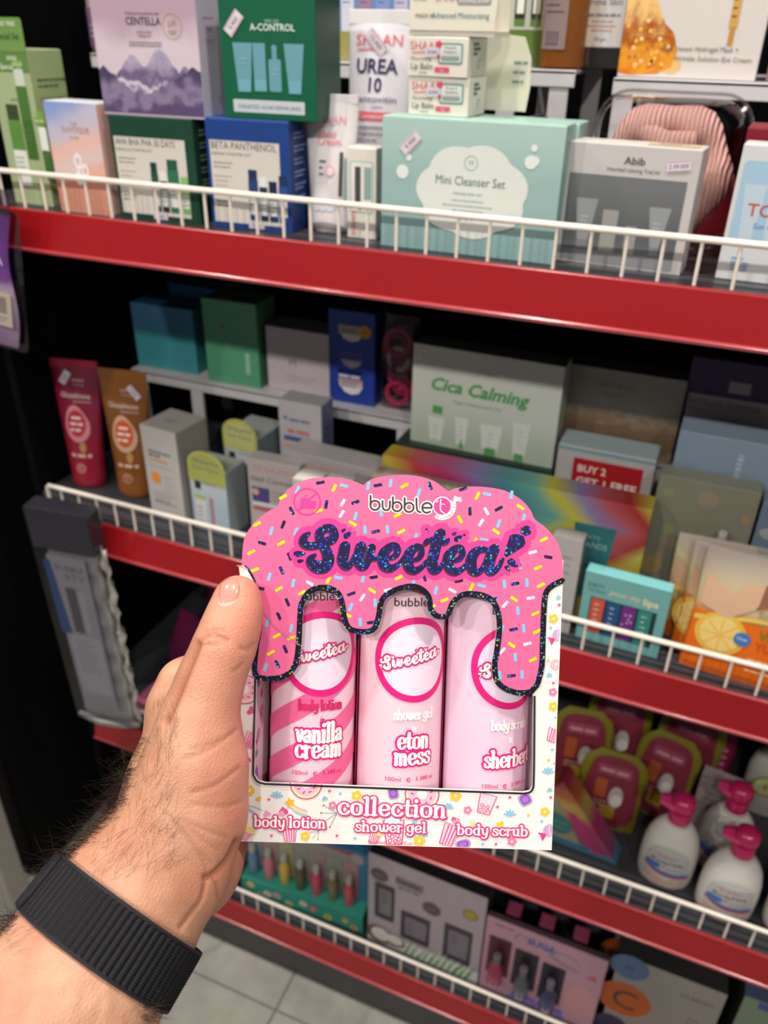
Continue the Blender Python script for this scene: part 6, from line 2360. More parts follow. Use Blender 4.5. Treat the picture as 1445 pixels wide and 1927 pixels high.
# the strip left of the window
donut(PAT, *B(461, 1297), 28 * p_)
leafy(PAT, *B(478, 1318), 8 * p_, Cp['b'], 60)
heart(PAT, *B(473, 1337), 9 * p_, '#e0588e', 60)
cup(PAT, *B(466, 1405), 22 * p_, 30 * p_, -20, boba=False)
heart(PAT, *B(467, 1400), 9 * p_, '#e884ac', 30, 3)
heart(PAT, *B(469, 1430), 5 * p_, '#e0588e', 70)
for x_, y_, c in ((506, 1504, 'p'), (511, 1572, 'p'), (620, 1488, 'p'), (640, 1493, 'b'), (634, 1572, 'p'), (668, 1577, 'b'), (959, 1500, 'p'), (936, 1518, 'p'), (994, 1534, 'y'), (1019, 1545, 'b'),
                  (1036, 1500, 'p'), (908, 1588, 'b'), (933, 1588, 'p'), (1036, 1181, 'b'), (1031, 1243, 'y'), (1041, 1285, 'p'), (1046, 1350, 'b'), (1044, 1436, 'p'), (1039, 1410, 'b'), (453, 1462, 'b'), (1032, 1430, 'y')):
    PAT.disc(*B(x_, y_), 2.8 * p_, Cp[c], 1, n=10)
# keep the pattern inside the card: clip everything to the box front
x0c = bp(447, 1583)[0] + .0004
_xa, _xb = bp(1038, 1600), bp(1057, 1100)
x1f = lambda z_: _xa[0] + (_xb[0] - _xa[0]) * (z_ - _xa[1]) / (_xb[1] - _xa[1]) - .0003
zlo = .0006
_items = []
for v, f, L, mt, *ex_ in PAT.items:
    v2 = []
    for q in v:
        zl = zlo + 0 * q[0]
        v2.append((min(max(q[0], x0c), x1f(max(q[1], zl))), max(q[1], zl)))
    _items.append((v2, f, L, mt, *ex_))
PAT.items = _items
# nothing over the window: drop print that would float across the opening
wl_, wr_, wb_ = bp(481, 1400)[0], bp(1001, 1400)[0], bp(740, 1480)[1]
clip = []
for v, f, L, mt, *ex_ in PAT.items:
    v2 = []
    for q in v:
        x_, z_ = q
        if wl_ - .0002 < x_ < wr_ + .0002 and z_ > wb_ - .0009:
            if z_ - wb_ < .014 and .0 < (x_ - wl_) and (wr_ - x_) > 0 and min(x_ - wl_, wr_ - x_) > (z_ - wb_):
                z_ = wb_ - .0009 + (x_ - (wl_ + wr_) / 2) * -.034
            elif x_ - wl_ < wr_ - x_:
                x_ = wl_ - .0002
            else:
                x_ = wr_ + .0002
        v2.append((x_, z_))
    clip.append((v2, f, L, mt, *ex_))
PAT.items = clip
PAT.build('candy_pattern', gift, step=.00007)

# ---- icing drip ---------------------------------------------------------------
ic = Art()
icing = scal + rgt[::-1] + drip[::-1] + lft[::-1]
tri = tessellate_polygon([[Vector((p[0], p[1], 0)) for p in icing]])
ic.items.append((icing, [tuple(t_) for t_ in tri], 2, PINK))
ic.build('icing_print', gift, step=.00009)

fo = Art()
edge = lft + drip + rgt
fw = 10.5 * p_
fo.stroke(offset_line(edge, fw / 2), fw, FOIL_EDGE, 6)
wl = sm2(win[:3], 1) + sm2(win[2:5], 3) + sm2(win[4:7], 1) + sm2(win[6:9], 3) + win[9:]
fo.stroke(offset_line(wl, 2.2 * p_), 4.0 * p_, SILVER, 6)
fo.build('foil_border', gift, step=.00009)

# sprinkles
SPR = [
    # x, y, angle, colour     (angles counter-clockwise from the horizontal)
    (603, 908, 12, 'k'), (629, 918, 66, 'y'), (647, 914, -10, 'b'), (693, 914, 80, 'b'), (711, 913, 12, 'k'), (735, 909, 82, 'b'), (761, 914, 30, 'y'), (788, 927, 75, 'b'), (809, 914, -65, 'k'),
    (560, 922, 70, 'b'), (533, 935, 30, 'y'), (614, 949, 82, 'k'), (645, 946, 60, 'w'), (669, 945, 22, 'k'), (549, 961, -62, 'k'), (533, 987, 70, 'k'), (511, 999, 78, 'b'), (529, 1022, 32, 'y'),
    (484, 986, 30, 'y'), (493, 1022, -12, 'k'), (473, 1039, 32, 'y'), (545, 1047, -65, 'k'), (530, 1073, -65, 'k'), (507, 1085, 78, 'b'), (480, 1072, 24, 'y'), (552, 1097, 78, 'b'), (525, 1108, 32, 'y'),
    (583, 1097, -30, 'w'), (568, 1115, 28, 'y'), (618, 1091, 64, 'y'), (637, 1087, -8, 'b'), (683, 1088, 80, 'b'), (703, 1086, 12, 'k'), (750, 1087, 28, 'y'), (777, 1099, 76, 'b'), (798, 1086, -65, 'k'),
    (820, 1111, 78, 'b'), (661, 1117, 20, 'k'), (700, 1111, -32, 'y'), (730, 1110, 14, 'w'), (682, 1124, 58, 'w'), (706, 1134, -85, 'b'), (660, 1142, 72, 'b'), (541, 1133, -65, 'k'), (525, 1159, -65, 'k'),
    (503, 1172, 78, 'b'), (548, 1182, 76, 'b'), (521, 1196, 30, 'y'), (537, 1221, -65, 'k'), (654, 1157, -26, 'y'), (678, 1170, -85, 'b'), (698, 1171, 10, 'k'), (836, 1129, 26, 'y'), (851, 1111, -28, 'w'),
    (887, 1105, 68, 'y'), (906, 1102, -12, 'b'), (863, 1093, 12, 'k'), (949, 1099, -85, 'b'), (969, 1098, 12, 'k'), (991, 1096, -85, 'b'), (1017, 1101, 28, 'y'), (1012, 1068, 28, 'y'), (967, 1127, -32, 'y'),
    (998, 1125, 12, 'w'), (950, 1137, 50, 'w'), (928, 1128, 25, 'k'), (974, 1149, -85, 'b'), (1007, 1154, 28, 'y'), (944, 1184, 76, 'b'), (966, 1184, 12, 'k'), (985, 1182, -85, 'b'), (1010, 1188, 28, 'y'),
    (962, 1213, -32, 'y'), (992, 1211, 14, 'w'), (945, 1224, 50, 'w'), (969, 1236, -85, 'b'), (1002, 1241, 28, 'y'), (940, 1270, -82, 'b'), (962, 1271, 10, 'k'), (982, 1269, -85, 'b'),
    (643, 967, 60, 'w'), (669, 971, 75, 'b'), (664, 985, -30, 'y'), (687, 997, -85, 'b'), (707, 1000, 14, 'k'), (729, 996, -82, 'b'), (755, 1000, 28, 'y'), (782, 1011, 72, 'b'), (748, 969, 28, 'y'),
    (717, 964, -78, 'b'), (860, 940, 20, 'w'), (871, 920, 20, 'k'), (898, 933, 65, 'y'), (916, 930, -10, 'b'), (962, 931, 82, 'b'), (979, 954, -32, 'y'), (938, 957, 30, 'k'), (915, 962, -60, 'w'),
    (884, 962, -85, 'k'), (861, 939, -30, 'w'), (865, 977, -60, 'y'), (905, 983, 60, 'w'), (938, 985, 74, 'b'), (933, 1000, -32, 'y'), (985, 975, 80, 'b'), (893, 1019, 62, 'y'), (911, 1016, -8, 'b'),
    (1023, 1015, 28, 'y'), (1002, 1039, 18, 'w'), (1031, 1048, -8, 'k'), (979, 1063, -85, 'b'), (600, 961, 20, 'y'), (575, 1010, 78, 'b'), (557, 1000, 70, 'b'), (490, 1107, -5, 'k'), (500, 1255, 74, 'b'),
    (522, 1249, -62, 'k'), (510, 1228, 32, 'y'), (548, 1200, 25, 'y'), (635, 1120, -70, 'w'), (812, 1142, 30, 'y')]
sc = {'y': ink('#f6dd10', rough=.4), 'b': ink('#7cc4ea', rough=.4), 'w': ink('#f6dbe6', rough=.4), 'k': FOIL}
sp_ = Art()
for x_, y_, an, c in SPR:
    u_, v_ = bp(x_, y_)
    dx, dy = math.cos(R(an)) * 5.8 * p_, math.sin(R(an)) * 5.8 * p_
    c_, s_ = math.cos(R(an)), math.sin(R(an))
    P = [(u_ + (q[0] * c_ - q[1] * s_) * p_, v_ + (q[0] * s_ + q[1] * c_) * p_) for q in rrect(-8, -2.9, 8, 2.9, 1.5, 2)]
    sp_.poly(P, sc[c], 3)
sp_.build('sprinkle_print', gift, step=.00009)

# ---- lettering on the front -----------------------------------------------------
a = Art()
script_word(a, FOIL, HOT, 11.0 * p_, 4, line=ink('#5a1440'))
a.build('title_lettering', gift, step=.00009)

a = Art()
T = lambda L: [bp(670 + x_ / 6.88, 915 + y_ / 6.88) for x_, y_ in L]
rad = lambda v: v / 6.88 * p_
bub = []
for (sx_, sy0, cx_, cy_) in ((188, 122, 245, 245), (476, 140, 530, 262), (628, 150, 684, 272)):
    bub.append(T([(sx_, sy0), (sx_ - 1, cy_)]))
    bub.append(T([(cx_ + 60 * math.cos(2 * PI * i / 24), cy_ + 60 * math.sin(2 * PI * i / 24)) for i in range(25)]))
bub.append(sm2(T([(343, 188), (342, 255), (358, 296), (390, 308), (422, 296), (436, 258), (438, 192)]), 4))
bub.append(sm2(T([(780, 158), (782, 250), (795, 315), (834, 336)]), 4))
bub.append(sm2(T([(866, 276), (972, 276), (968, 240), (940, 218), (905, 216), (866, 240), (856, 282), (872, 324), (915, 342), (955, 326)]), 4))
for P in bub:
    a.stroke(P, rad(58), WHITE, 4)
for P in bub:
    a.stroke(P, rad(22), ink('#33292e'), 6)
cx_, cy_ = T([(1115, 258)])[0]
a.disc(cx_, cy_, rad(125), WHITE, 4, n=36)
a.disc(cx_, cy_, rad(108), HOT, 5, n=36)
a.stroke(sm2(T([(1096, 172), (1090, 250), (1098, 318), (1148, 355)]), 4), rad(14), WHITE, 6)
a.stroke(T([(1088, 230), (1146, 231)]), rad(12), WHITE, 6)
a.stroke(T([(1040, 205), (1058, 186)]), rad(18), ink('#f8c0dc'), 6)
arc = []
for i in range(20):
    t_ = R(-115 + 140 * i / 19)
    arc.append((cx_ + rad(152) * math.cos(t_), cy_ + rad(152) * math.sin(t_)))
a.stroke(arc, rad(52), WHITE, 3)
wd = 'bath&body'
for i, ch in enumerate(wd):
    t_ = R(-110 + 15.2 * i)
    a.text(ch, cx_ + rad(163) * math.cos(t_), cy_ + rad(163) * math.sin(t_), rad(30), '#6a6468', 6, rot=math.degrees(t_) + 90)
a.ring(cx_ + rad(155) * math.cos(R(29)), cy_ + rad(155) * math.sin(R(29)), rad(8), rad(13), '#6a6468', 6, n=14)
# no-food mark
nx, ny = bp(578, 944)
a.ring(nx, ny, 23 * p_, 26 * p_, HOT, 4)
a.stroke([(nx - 17 * p_, ny - 17 * p_), (nx + 17 * p_, ny + 17 * p_)], 3 * p_, HOT, 4)
a.poly([(nx - 13 * p_, ny - 13 * p_), (nx + 16 * p_, ny - 12 * p_), (nx + 17 * p_, ny + 2 * p_), (nx + 6 * p_, ny + 2 * p_), (nx + 3 * p_, ny + 7 * p_), (nx - 12 * p_, ny + 6 * p_)], HOT, 4)
a.stroke([(nx - 4 * p_, ny + 7 * p_), (nx - 4 * p_, ny + 12 * p_), (nx, ny + 12 * p_)], 1.5 * p_, HOT, 4)
a.build('brand_lettering', gift, step=.00009)

a = Art()
PE = ink('#e0407e', rough=.42)
CW = ink('#fdf8f4', rough=.42)


def front_word(s, px0, px1, py, xh, rot):
    x_, z_ = bp((px0 + px1) / 2, py)
    groovy(a, s, x_, z_, xh * p_, CW, PE, 2.6 * p_, w=(px1 - px0) * p_, rot=rot, layer=3, shadow=PE)


front_word('collection', 633, 841, 1534.5, 23, -.2)
front_word('body lotion', 477, 614, 1556, 14, .3)
front_word('shower gel', 667, 803, 1564.5, 13.5, .3)
front_word('body scrub', 858, 994, 1571, 13.5, .3)
x_, z_ = bp(734, 1588)
a.text('3x100ml  e  3.38 fl.oz', x_, z_, 7.5 * p_, '#c9608c', 6, w=84 * p_)
a.build('product_lettering', gift, step=.00009)

# ---- the rest of the carton -------------------------------------------------------
SIDE = ink('#ead2da', rough=.45)
INN = ink('#c2185c', rough=.5)
for sx_ in (-1, 1):
    x0, x1 = (-HALF, -HALF + .0006) if sx_ < 0 else (HALF - .0006, HALF)
    MB().box(x0, x1, .0007, DEEP, 0, H_BOX).build('side_panel', SIDE, gift)
    xa, xb = sx_ * .0652, sx_ * .0622
    xr = lambda y_: xa + (xb - xa) * (y_ - .0008) / .040
    fl_ = MB()
    fl_.add([(xr(y_) + sx_ * e_, y_, z_) for e_ in (0, .0005) for y_, z_ in ((.0008, .0008), (.042, .0008), (.042, H_BOX - .001), (.0008, H_BOX - .001))],
            [(0, 1, 2, 3), (7, 6, 5, 4), (0, 4, 5, 1), (1, 5, 6, 2), (2, 6, 7, 3), (3, 7, 4, 0)])
    s_ = fl_.build('inner_flap', SIDE, gift)
    a = Art()
    rn = random.Random(5 + sx_)
    for i in range(13):
        u_, v_ = .006 + rn.random() * .012, .010 + i * .009
        k = i % 5
        if k == 0:
            flower(a, u_, v_, 12 * p_, '#e884ac', '#fff')
        elif k == 1:
            heart(a, u_, v_, 10 * p_, '#e0588e', rn.random() * 90)
        elif k == 2:
            jelly(a, u_, v_, 24 * p_, 34 * p_, 20)
        elif k == 3:
            leafy(a, u_, v_, 13 * p_, '#7a94b8')
        else:
            lolly(a, u_, v_, 12 * p_)
    a.items = [([(min(max(q[0], .001), .040), q[1]) for q in v], f, L, mt, *ex_) for v, f, L, mt, *ex_ in a.items]
    a.build('side_print', s_, lambda u_, v_, o, xr=xr, sx_=sx_: (xr(u_) - sx_ * o, u_, v_), step=.00007)
MB().box(-HALF + .0007, HALF - .0007, DEEP - .0006, DEEP, 0, H_BOX).build('back_panel', INN, gift)
MB().box(-HALF + .0007, HALF - .0007, .0007, DEEP - .0007, 0, .0006).build('bottom_panel', INN, gift)
MB().box(-HALF + .0007, HALF - .0007, .0007, DEEP - .0007, H_BOX - .0006, H_BOX).build('top_panel', INN, gift)
# inner sleeve walls between the tubes
for u_ in (-.0195, .0218):
    MB().box(u_ - .0003, u_ + .0003, .026, DEEP - .0007, .0007, H_BOX - .0007).build('divider', INN, gift)

# torn left shoulder
b = MB()
tp = [bp(*q) for q in ((470, 1108), (453, 1082), (451, 1066), (460, 1062), (468, 1074), (478, 1090), (486, 1116))]
b.add([(q[0], -.0004 - (.0018 if i in (1, 2, 3) else .0003), q[1]) for i, q in enumerate(tp)] + [(tp[2][0] - .001, -.004, tp[2][1] + .001)], [(0, 1, 5), (1, 2, 4), (1, 4, 5), (2, 3, 4), (0, 5, 6), (2, 7, 3)])
b.build('torn_paper', ink('#e6e0dc', rough=.6), gift)
a = Art()
a.stroke(sm2([bp(*q) for q in ((480, 1122), (497, 1152), (520, 1180), (545, 1200), (566, 1214))], 4), 1.6 * p_, '#b9647f', 7)
a.stroke(sm2([bp(*q) for q in ((455, 1066), (463, 1066), (472, 1078), (480, 1094))], 4), 4 * p_, FOIL_EDGE, 7)
a.build('crease_mark', gift, step=.00009)

# ------------------------------------------------------------------ tubes inside the box
TR, TD = .0199, .0190


def held_tube(name, label, u0, phi0, base, art, rim):
    t = thing(name, label, 'tube')
    mw = BM @ Matrix.Translation((u0, .0055 + TD, .0008))
    t.matrix_world = mw
    Ht = .129
    rings = []
    for q, k in ((.0, .93), (.001, .985), (.0025, 1.0), (.075, 1.0), (.112, 1.0)):
        rings.append([(TR * k * math.cos(2 * PI * i / 56), TD * k * math.sin(2 * PI * i / 56), q) for i in range(56)])
    rings.append([(TR * 1.0 * math.cos(2 * PI * i / 56), .0012 * math.sin(2 * PI * i / 56), Ht - .003) for i in range(56)])
    MB().loft(rings).build('tube_body', base, t, smooth=True)
    MB().box(-TR, TR, -.0009, .0009, Ht - .0035, Ht).build('crimp', rim, t)

    def fn(s_, v_, o):
        ph = phi0 + s_ / TR
        return ((TR + o) * math.sin(ph), -(TD + o) * math.cos(ph), v_)
    a = Art()
    art(a)
    a.build('label_print', t, fn, step=.00009, cut=.0018)
    return t


def tv(py):
    """height on the tube front for a photograph row"""
    return bp(745, py, .0062)[1]


def logo(a, cx_, cz_, k, rot):
    x0, z0 = bp(765, 1040)
    c_, s_ = math.cos(R(rot)), math.sin(R(rot))

    def xf(p):
        X, Z = (p[0] - x0) * k, (p[1] - z0) * k
        return (cx_ + X * c_ - Z * s_, cz_ + X * s_ + Z * c_)
    xf.k = k
    script_word(a, ink('#fbf4f2'), ink('#dc2c78'), .00085, 4, xf, drops=False)


RING = ink('#ec2080', rough=.38)
TXT = ink('#d8286c', rough=.4)


def common(a, zc, ring_r=.0196, fill='#f3dcec'):
    a.disc(0, zc, ring_r - .0015, fill, 1, n=48)
    a.ring(0, zc, ring_r - .0031, ring_r, RING, 2, n=56)


def small_print(a, z_, c, sx_=0):
    a.text('100ml', -.0090 + sx_, z_, .0021, c, 3, align='c', w=.0070)
    a.text('e', -.0020 + sx_, z_ - .0003, .0034, c, 3)
    a.text('3.38fl.oz', .0062 + sx_, z_, .0020, c, 3, w=.0098)


def t_lotion(a):
    L = math.pi * TR
    for k in range(-6, 12):
        z0 = -.040 + k * .0205
        P = [(-L, z0), (L, z0 + 2 * L * .62), (L, z0 + 2 * L * .62 + .0105), (-L, z0 + .0105)]
        # clip the band to the tube height
        Q = []
        for i in range(61):
            s_ = -L + 2 * L * i / 60
            lo = min(max(z0 + (s_ + L) * .62, .001), .110)
            hi = min(max(z0 + (s_ + L) * .62 + .0105, .001), .110)
            Q.append((s_, lo, hi))
        for i in range(60):
            if Q[i][2] - Q[i][1] > 1e-5 or Q[i + 1][2] - Q[i + 1][1] > 1e-5:
                a.poly([(Q[i][0], Q[i][1]), (Q[i + 1][0], Q[i + 1][1]), (Q[i + 1][0], Q[i + 1][2]), (Q[i][0], Q[i][2])], ink('#ee6a9c', rough=.38), 0)
    zc = tv(1318) + .0196
    common(a, zc)
    a.text('bubble', -.003, tv(1137), .0042, '#3a2a30', 3, w=.0155)
    logo(a, -.001, tv(1236), .30, 13)
    groovy(a, 'body lotion', 0, tv(1344), .0032, TXT, w=.0205, thick=.34, thin=.14)
    groovy(a, 'in', .0005, tv(1368), .0022, TXT, w=.0022, thick=.22, thin=.14, shear=.2)
    groovy(a, 'vanilla', -.0002, tv(1404), .0060, CW, RING, .0009, w=.0220)
    groovy(a, 'cream', -.0004, tv(1433), .0060, CW, RING, .0009, w=.0220)
    small_print(a, tv(1465), TXT)


def t_gel(a):
    common(a, tv(1324) + .0196)
    a.text('bubble', -.003, tv(1143), .0042, '#3a2a30', 3, w=.0155)
    logo(a, -.002, tv(1241), .31, 13)
    groovy(a, 'shower gel', 0, tv(1356), .0031, CW, w=.0190, thick=.3, thin=.13)
    groovy(a, 'in', 0, tv(1378), .0020, CW, w=.0022, thick=.2, thin=.13)
    groovy(a, 'eton', 0, tv(1411), .0056, CW, RING, .0009, w=.0150)
    groovy(a, 'mess', 0, tv(1441), .0056, CW, RING, .0009, w=.0175)
    small_print(a, tv(1472), TXT)


def t_scrub(a):
    common(a, tv(1333) + .0196, fill='#eed6ec')
    a.text('bubble', -.003, tv(1153), .0042, '#3a2a30', 3, w=.0155)
    logo(a, -.001, tv(1250), .31, 13)
    groovy(a, 'body scrub', 0, tv(1371), .0031, CW, w=.0190, thick=.3, thin=.13)
    groovy(a, 'in', 0, tv(1395), .0020, CW, w=.0022, thick=.2, thin=.13)
    groovy(a, 'sherbert', .0012, tv(1441), .0052, CW, RING, .0009, w=.0265)
    small_print(a, tv(1480), TXT)


held_tube('body_lotion_tube', 'pink and white striped body lotion tube inside the held box', -.0405, R(15), ink('#f6d3e0', rough=.3, coat=.25), t_lotion, PINK)
held_tube('shower_gel_tube', 'plain pale pink shower gel tube in the middle of the held box', .0012, R(18), ink('#f4cfdc', rough=.3, coat=.25), t_gel, PINK)
held_tube('body_scrub_tube', 'pale lilac pink body scrub tube at the right inside the held box', .0425, R(27), ink('#f0cde2', rough=.3, coat=.25), t_scrub, PINK)

# ------------------------------------------------------------------ the hand (one continuous surface)
def cs(px, py, dep):
    """camera-space point (right, up, depth) in metres"""
    return np.array([(px - 722.5) / FPX * dep, -(py - 963.5) / FPX * dep, dep])


def pxr(r_px, dep):
    return r_px / FPX * dep


# chains of (photo x, photo y, depth, radius in photo pixels); flat = how much thinner along the view axis
CH = []


def chain(pts, flat=1.0, k=.007):
    for a_, b_ in zip(pts[:-1], pts[1:]):
        CH.append((cs(*a_[:3]), cs(*b_[:3]), pxr(a_[3], a_[2]), pxr(b_[3], b_[2]), flat, k))


# forearm and wrist
chain([(-330, 2560, .270, 232), (-60, 2160, .296, 222), (95, 1925, .316, 180), (208, 1752, .334, 140)], 1.22, .012)
chain([(208, 1752, .334, 140), (262, 1668, .343, 112)], 1.22, .016)
chain([(262, 1668, .343, 112), (310, 1590, .352, 104)], 1.15, .018)
# heel of the hand on the little finger side
chain([(312, 1706, .362, 62), (378, 1644, .374, 52), (404, 1600, .386, 50)], 1.0, .010)
# ball of the thumb
chain([(318, 1600, .352, 104), (352, 1500, .350, 92), (368, 1420, .350, 78)], 1.05, .014)
chain([(368, 1420, .350, 78), (376, 1345, .350, 62)], 1.0, .012)
chain([(330, 1620, .350, 92), (382, 1540, .352, 58), (390, 1450, .352, 54)], 1.0, .012)
# thumb
chain([(376, 1345, .350, 60), (400, 1270, .3505, 52), (424, 1212, .351, 53)], 1.0, .010)
chain([(424, 1212, .351, 53), (438, 1170, .352, 48), (446, 1140, .3535, 41), (447, 1122, .354, 38)], 1.0, .006)
# back of the hand and first knuckle seen past the thumb
chain([(300, 1600, .372, 92), (318, 1480, .385, 68), (338, 1330, .395, 52)], .95, .016)
chain([(338, 1330, .395, 52), (346, 1285, .402, 44)], 1.0, .010)
chain([(330, 1590, .380, 90), (352, 1480, .402, 66), (372, 1400, .412, 52)], .9, .016)
chain([(350, 1610, .385, 80), (380, 1530, .408, 60), (396, 1490, .416, 48)], .9, .014)
chain([(360, 1640, .382, 66), (400, 1590, .406, 50), (414, 1570, .416, 42)], .9, .012)
# web between thumb and first finger
chain([(380, 1370, .362, 44), (352, 1345, .385, 44)], 1.0, .014)
# fingers closing behind the box
FI = [[(346, 1285, .402, 44), (420, 1235, .432, 38), (520, 1215, .444, 34), (610, 1222, .444, 31), (670, 1232, .442, 27)],
      [(372, 1400, .412, 44), (440, 1345, .440, 38), (560, 1320, .450, 35), (660, 1322, .448, 32), (728, 1330, .446, 27)],
      [(396, 1490, .416, 42), (450, 1440, .440, 36), (560, 1415, .450, 33), (650, 1418, .448, 30), (712, 1426, .446, 26)],
      [(414, 1570, .416, 38), (460, 1530, .438, 31), (540, 1508, .446, 28), (610, 1510, .446, 26), (660, 1518, .445, 22)]]
for f_ in FI:
    chain(f_, 1.0, .004)


def sdf(P):
    """smooth union of tapered capsules; P is (N, 3) camera space"""
    d = None
    X, Y, Z = P[:, 0], P[:, 1], P[:, 2]
    for a_, b_, ra, rb, fl_, k in CH:
        bx_, by_, bz_ = float(b_[0] - a_[0]), float(b_[1] - a_[1]), float(b_[2] - a_[2]) * fl_
        ax_, ay_, az_ = X - a_[0].astype(P.dtype), Y - a_[1].astype(P.dtype), (Z - a_[2].astype(P.dtype)) * P.dtype.type(fl_)
        h_ = np.clip((ax_ * P.dtype.type(bx_) + ay_ * P.dtype.type(by_) + az_ * P.dtype.type(bz_)) / P.dtype.type(bx_ ** 2 + by_ ** 2 + bz_ ** 2), 0, 1)
        q = np.sqrt((ax_ - h_ * P.dtype.type(bx_)) ** 2 + (ay_ - h_ * P.dtype.type(by_)) ** 2 + (az_ - h_ * P.dtype.type(bz_)) ** 2) - (P.dtype.type(ra) + P.dtype.type(rb - ra) * h_)
        if d is None:
            d = q
        else:
            hh = np.clip(P.dtype.type(.5) + (d - q) * P.dtype.type(.5 / k), 0, 1)
            d = d + (q - d) * hh - P.dtype.type(k) * hh * (1 - hh)
    return d


# creases: polylines in photo pixels, depth of the fold (mm) and half width (mm)
CREASE = []
for pts, dp, wd in (
        ([(376, 1206), (392, 1196), (410, 1198), (428, 1206)], .55, 1.0), ([(373, 1212), (392, 1213), (412, 1212)], .45, .8), ([(384, 1190), (402, 1186), (420, 1188)], .35, .8),
        ([(452, 1220), (466, 1222), (478, 1212)], .45, .8), ([(440, 1262), (448, 1258), (456, 1250)], .4, .8),
        ([(346, 1428), (390, 1412), (430, 1385), (445, 1372)], .45, .8), ([(360, 1492), (405, 1478), (450, 1444)], .4, .8), ([(358, 1410), (385, 1404), (415, 1392)], .3, .7),
        ([(365, 1515), (420, 1518), (455, 1508)], .3, .7), ([(352, 1545), (395, 1566), (430, 1575)], .3, .7), ([(310, 1530), (350, 1570), (385, 1625), (392, 1650)], .35, .8),
        ([(446, 1584), (428, 1620), (402, 1646), (388, 1652)], 1.2, 1.4), ([(388, 1652), (380, 1690), (362, 1716), (340, 1745)], .6, 1.0), ([(392, 1650), (408, 1664), (412, 1690)], .5, .9),
        ([(372, 1212), (362, 1236), (345, 1278), (324, 1330), (312, 1356)], 1.2, 1.6), ([(330, 1555), (372, 1600), (398, 1625)], .3, .7), ([(340, 1540), (380, 1580), (410, 1600)], .25, .7)):
    CREASE.append((np.array([(p.x, p.y) for p in catmull([(x, y, 0) for x, y in pts], 6)]), dp, wd))


def surface(step=.0011):
    lo = np.array([-.172, -.262, .268])
    hi = np.array([.010, -.026, .472])
    n = np.ceil((hi - lo) / step).astype(int) + 1
    # coarse pass to skip empty blocks
    blk = 10
    n = (np.ceil(n / blk) * blk).astype(int)
    G = np.full(n, .05, dtype=np.float32)
    nb_ = n // blk
    bi = np.stack(np.meshgrid(*[np.arange(q) for q in nb_], indexing='ij'), -1).reshape(-1, 3)
    dc = sdf((lo + (bi * blk + blk / 2) * step).astype(np.float32))
    act_ = np.abs(dc) < blk * step * 1.0 + .003
    GB = G.reshape(nb_[0], blk, nb_[1], blk, nb_[2], blk)
    for q, d_ in zip(bi[~act_ & (dc < 0)], dc[~act_ & (dc < 0)]):
        GB[q[0], :, q[1], :, q[2], :] = d_
    loc_ = np.stack(np.meshgrid(*[np.arange(blk)] * 3, indexing='ij'), -1).reshape(-1, 3)
    AB = bi[act_]
    for c0 in range(0, len(AB), 400):
        sub = AB[c0:c0 + 400]
        P = (lo + (sub[:, None, :] * blk + loc_[None]) * step).astype(np.float32).reshape(-1, 3)
        D_ = sdf(P).reshape(len(sub), blk, blk, blk)
        for q, d_ in zip(sub, D_):
            GB[q[0], :, q[1], :, q[2], :] = d_
    G = GB.reshape(n)
    # naive surface nets
    ins = G < 0
    cell = np.zeros(tuple(n - 1), dtype=np.int8)
    acc = np.zeros(tuple(n - 1) + (3,), dtype=np.float32)
    cnt = np.zeros(tuple(n - 1), dtype=np.float32)
    E_ = [((0, 0, 0), (1, 0, 0)), ((0, 1, 0), (1, 1, 0)), ((0, 0, 1), (1, 0, 1)), ((0, 1, 1), (1, 1, 1)), ((0, 0, 0), (0, 1, 0)), ((1, 0, 0), (1, 1, 0)), ((0, 0, 1), (0, 1, 1)), ((1, 0, 1), (1, 1, 1)),
          ((0, 0, 0), (0, 0, 1)), ((1, 0, 0), (1, 0, 1)), ((0, 1, 0), (0, 1, 1)), ((1, 1, 0), (1, 1, 1))]
    sl = lambda o: tuple(slice(o[i], n[i] - 1 + o[i]) for i in range(3))
    for a_, b_ in E_:
        ga, gb = G[sl(a_)], G[sl(b_)]
        m_ = (ga < 0) != (gb < 0)
        t_ = np.where(m_, ga / np.where(m_, ga - gb, 1), 0)
        for ax in range(3):
            acc[..., ax] += np.where(m_, a_[ax] + t_ * (b_[ax] - a_[ax]), 0)
        cnt += m_
    act = cnt > 0
    idx = np.full(act.shape, -1, dtype=np.int64)
    idx[act] = np.arange(act.sum())
    cells = np.argwhere(act)
    V = lo + (cells + acc[act] / cnt[act][:, None]) * step
    F = []
    for ax in range(3):
        o = [0, 0, 0]
        o[ax] = 1
        A = ins[:-1, :-1, :-1] if False else None
        s0 = [slice(1, n[i] - 1) for i in range(3)]
        s1 = list(s0)
        s0[ax] = slice(0, n[ax] - 1)
        s1[ax] = slice(1, n[ax])
        ga, gb = ins[tuple(s0)], ins[tuple(s1)]
        e_ = np.argwhere(ga != gb)
        if len(e_) == 0:
            continue
        flip = ga[tuple(e_.T)]
        off = np.array([1, 1, 1])
        off[ax] = 0
        base = e_ + off
        u_, w_ = [(1, 2), (2, 0), (0, 1)][ax]
        du, dw = np.zeros(3, int), np.zeros(3, int)
        du[u_], dw[w_] = 1, 1
        q = [idx[tuple((base - du - dw).T)], idx[tuple((base - dw).T)], idx[tuple(base.T)], idx[tuple((base - du).T)]]
        quad = np.stack(q, 1)
        quad[~flip] = quad[~flip][:, ::-1]
        F.append(quad)
    return V, np.concatenate(F)


def normals_at(P, e=.0006):
    g = np.stack([sdf(P + np.eye(3)[i] * e) - sdf(P - np.eye(3)[i] * e) for i in range(3)], 1)
    return g / np.maximum(1e-9, np.linalg.norm(g, axis=1))[:, None]


def to_world(P):
    M_ = np.array([CR, CU, CF])
    return np.array(CO) + P @ M_


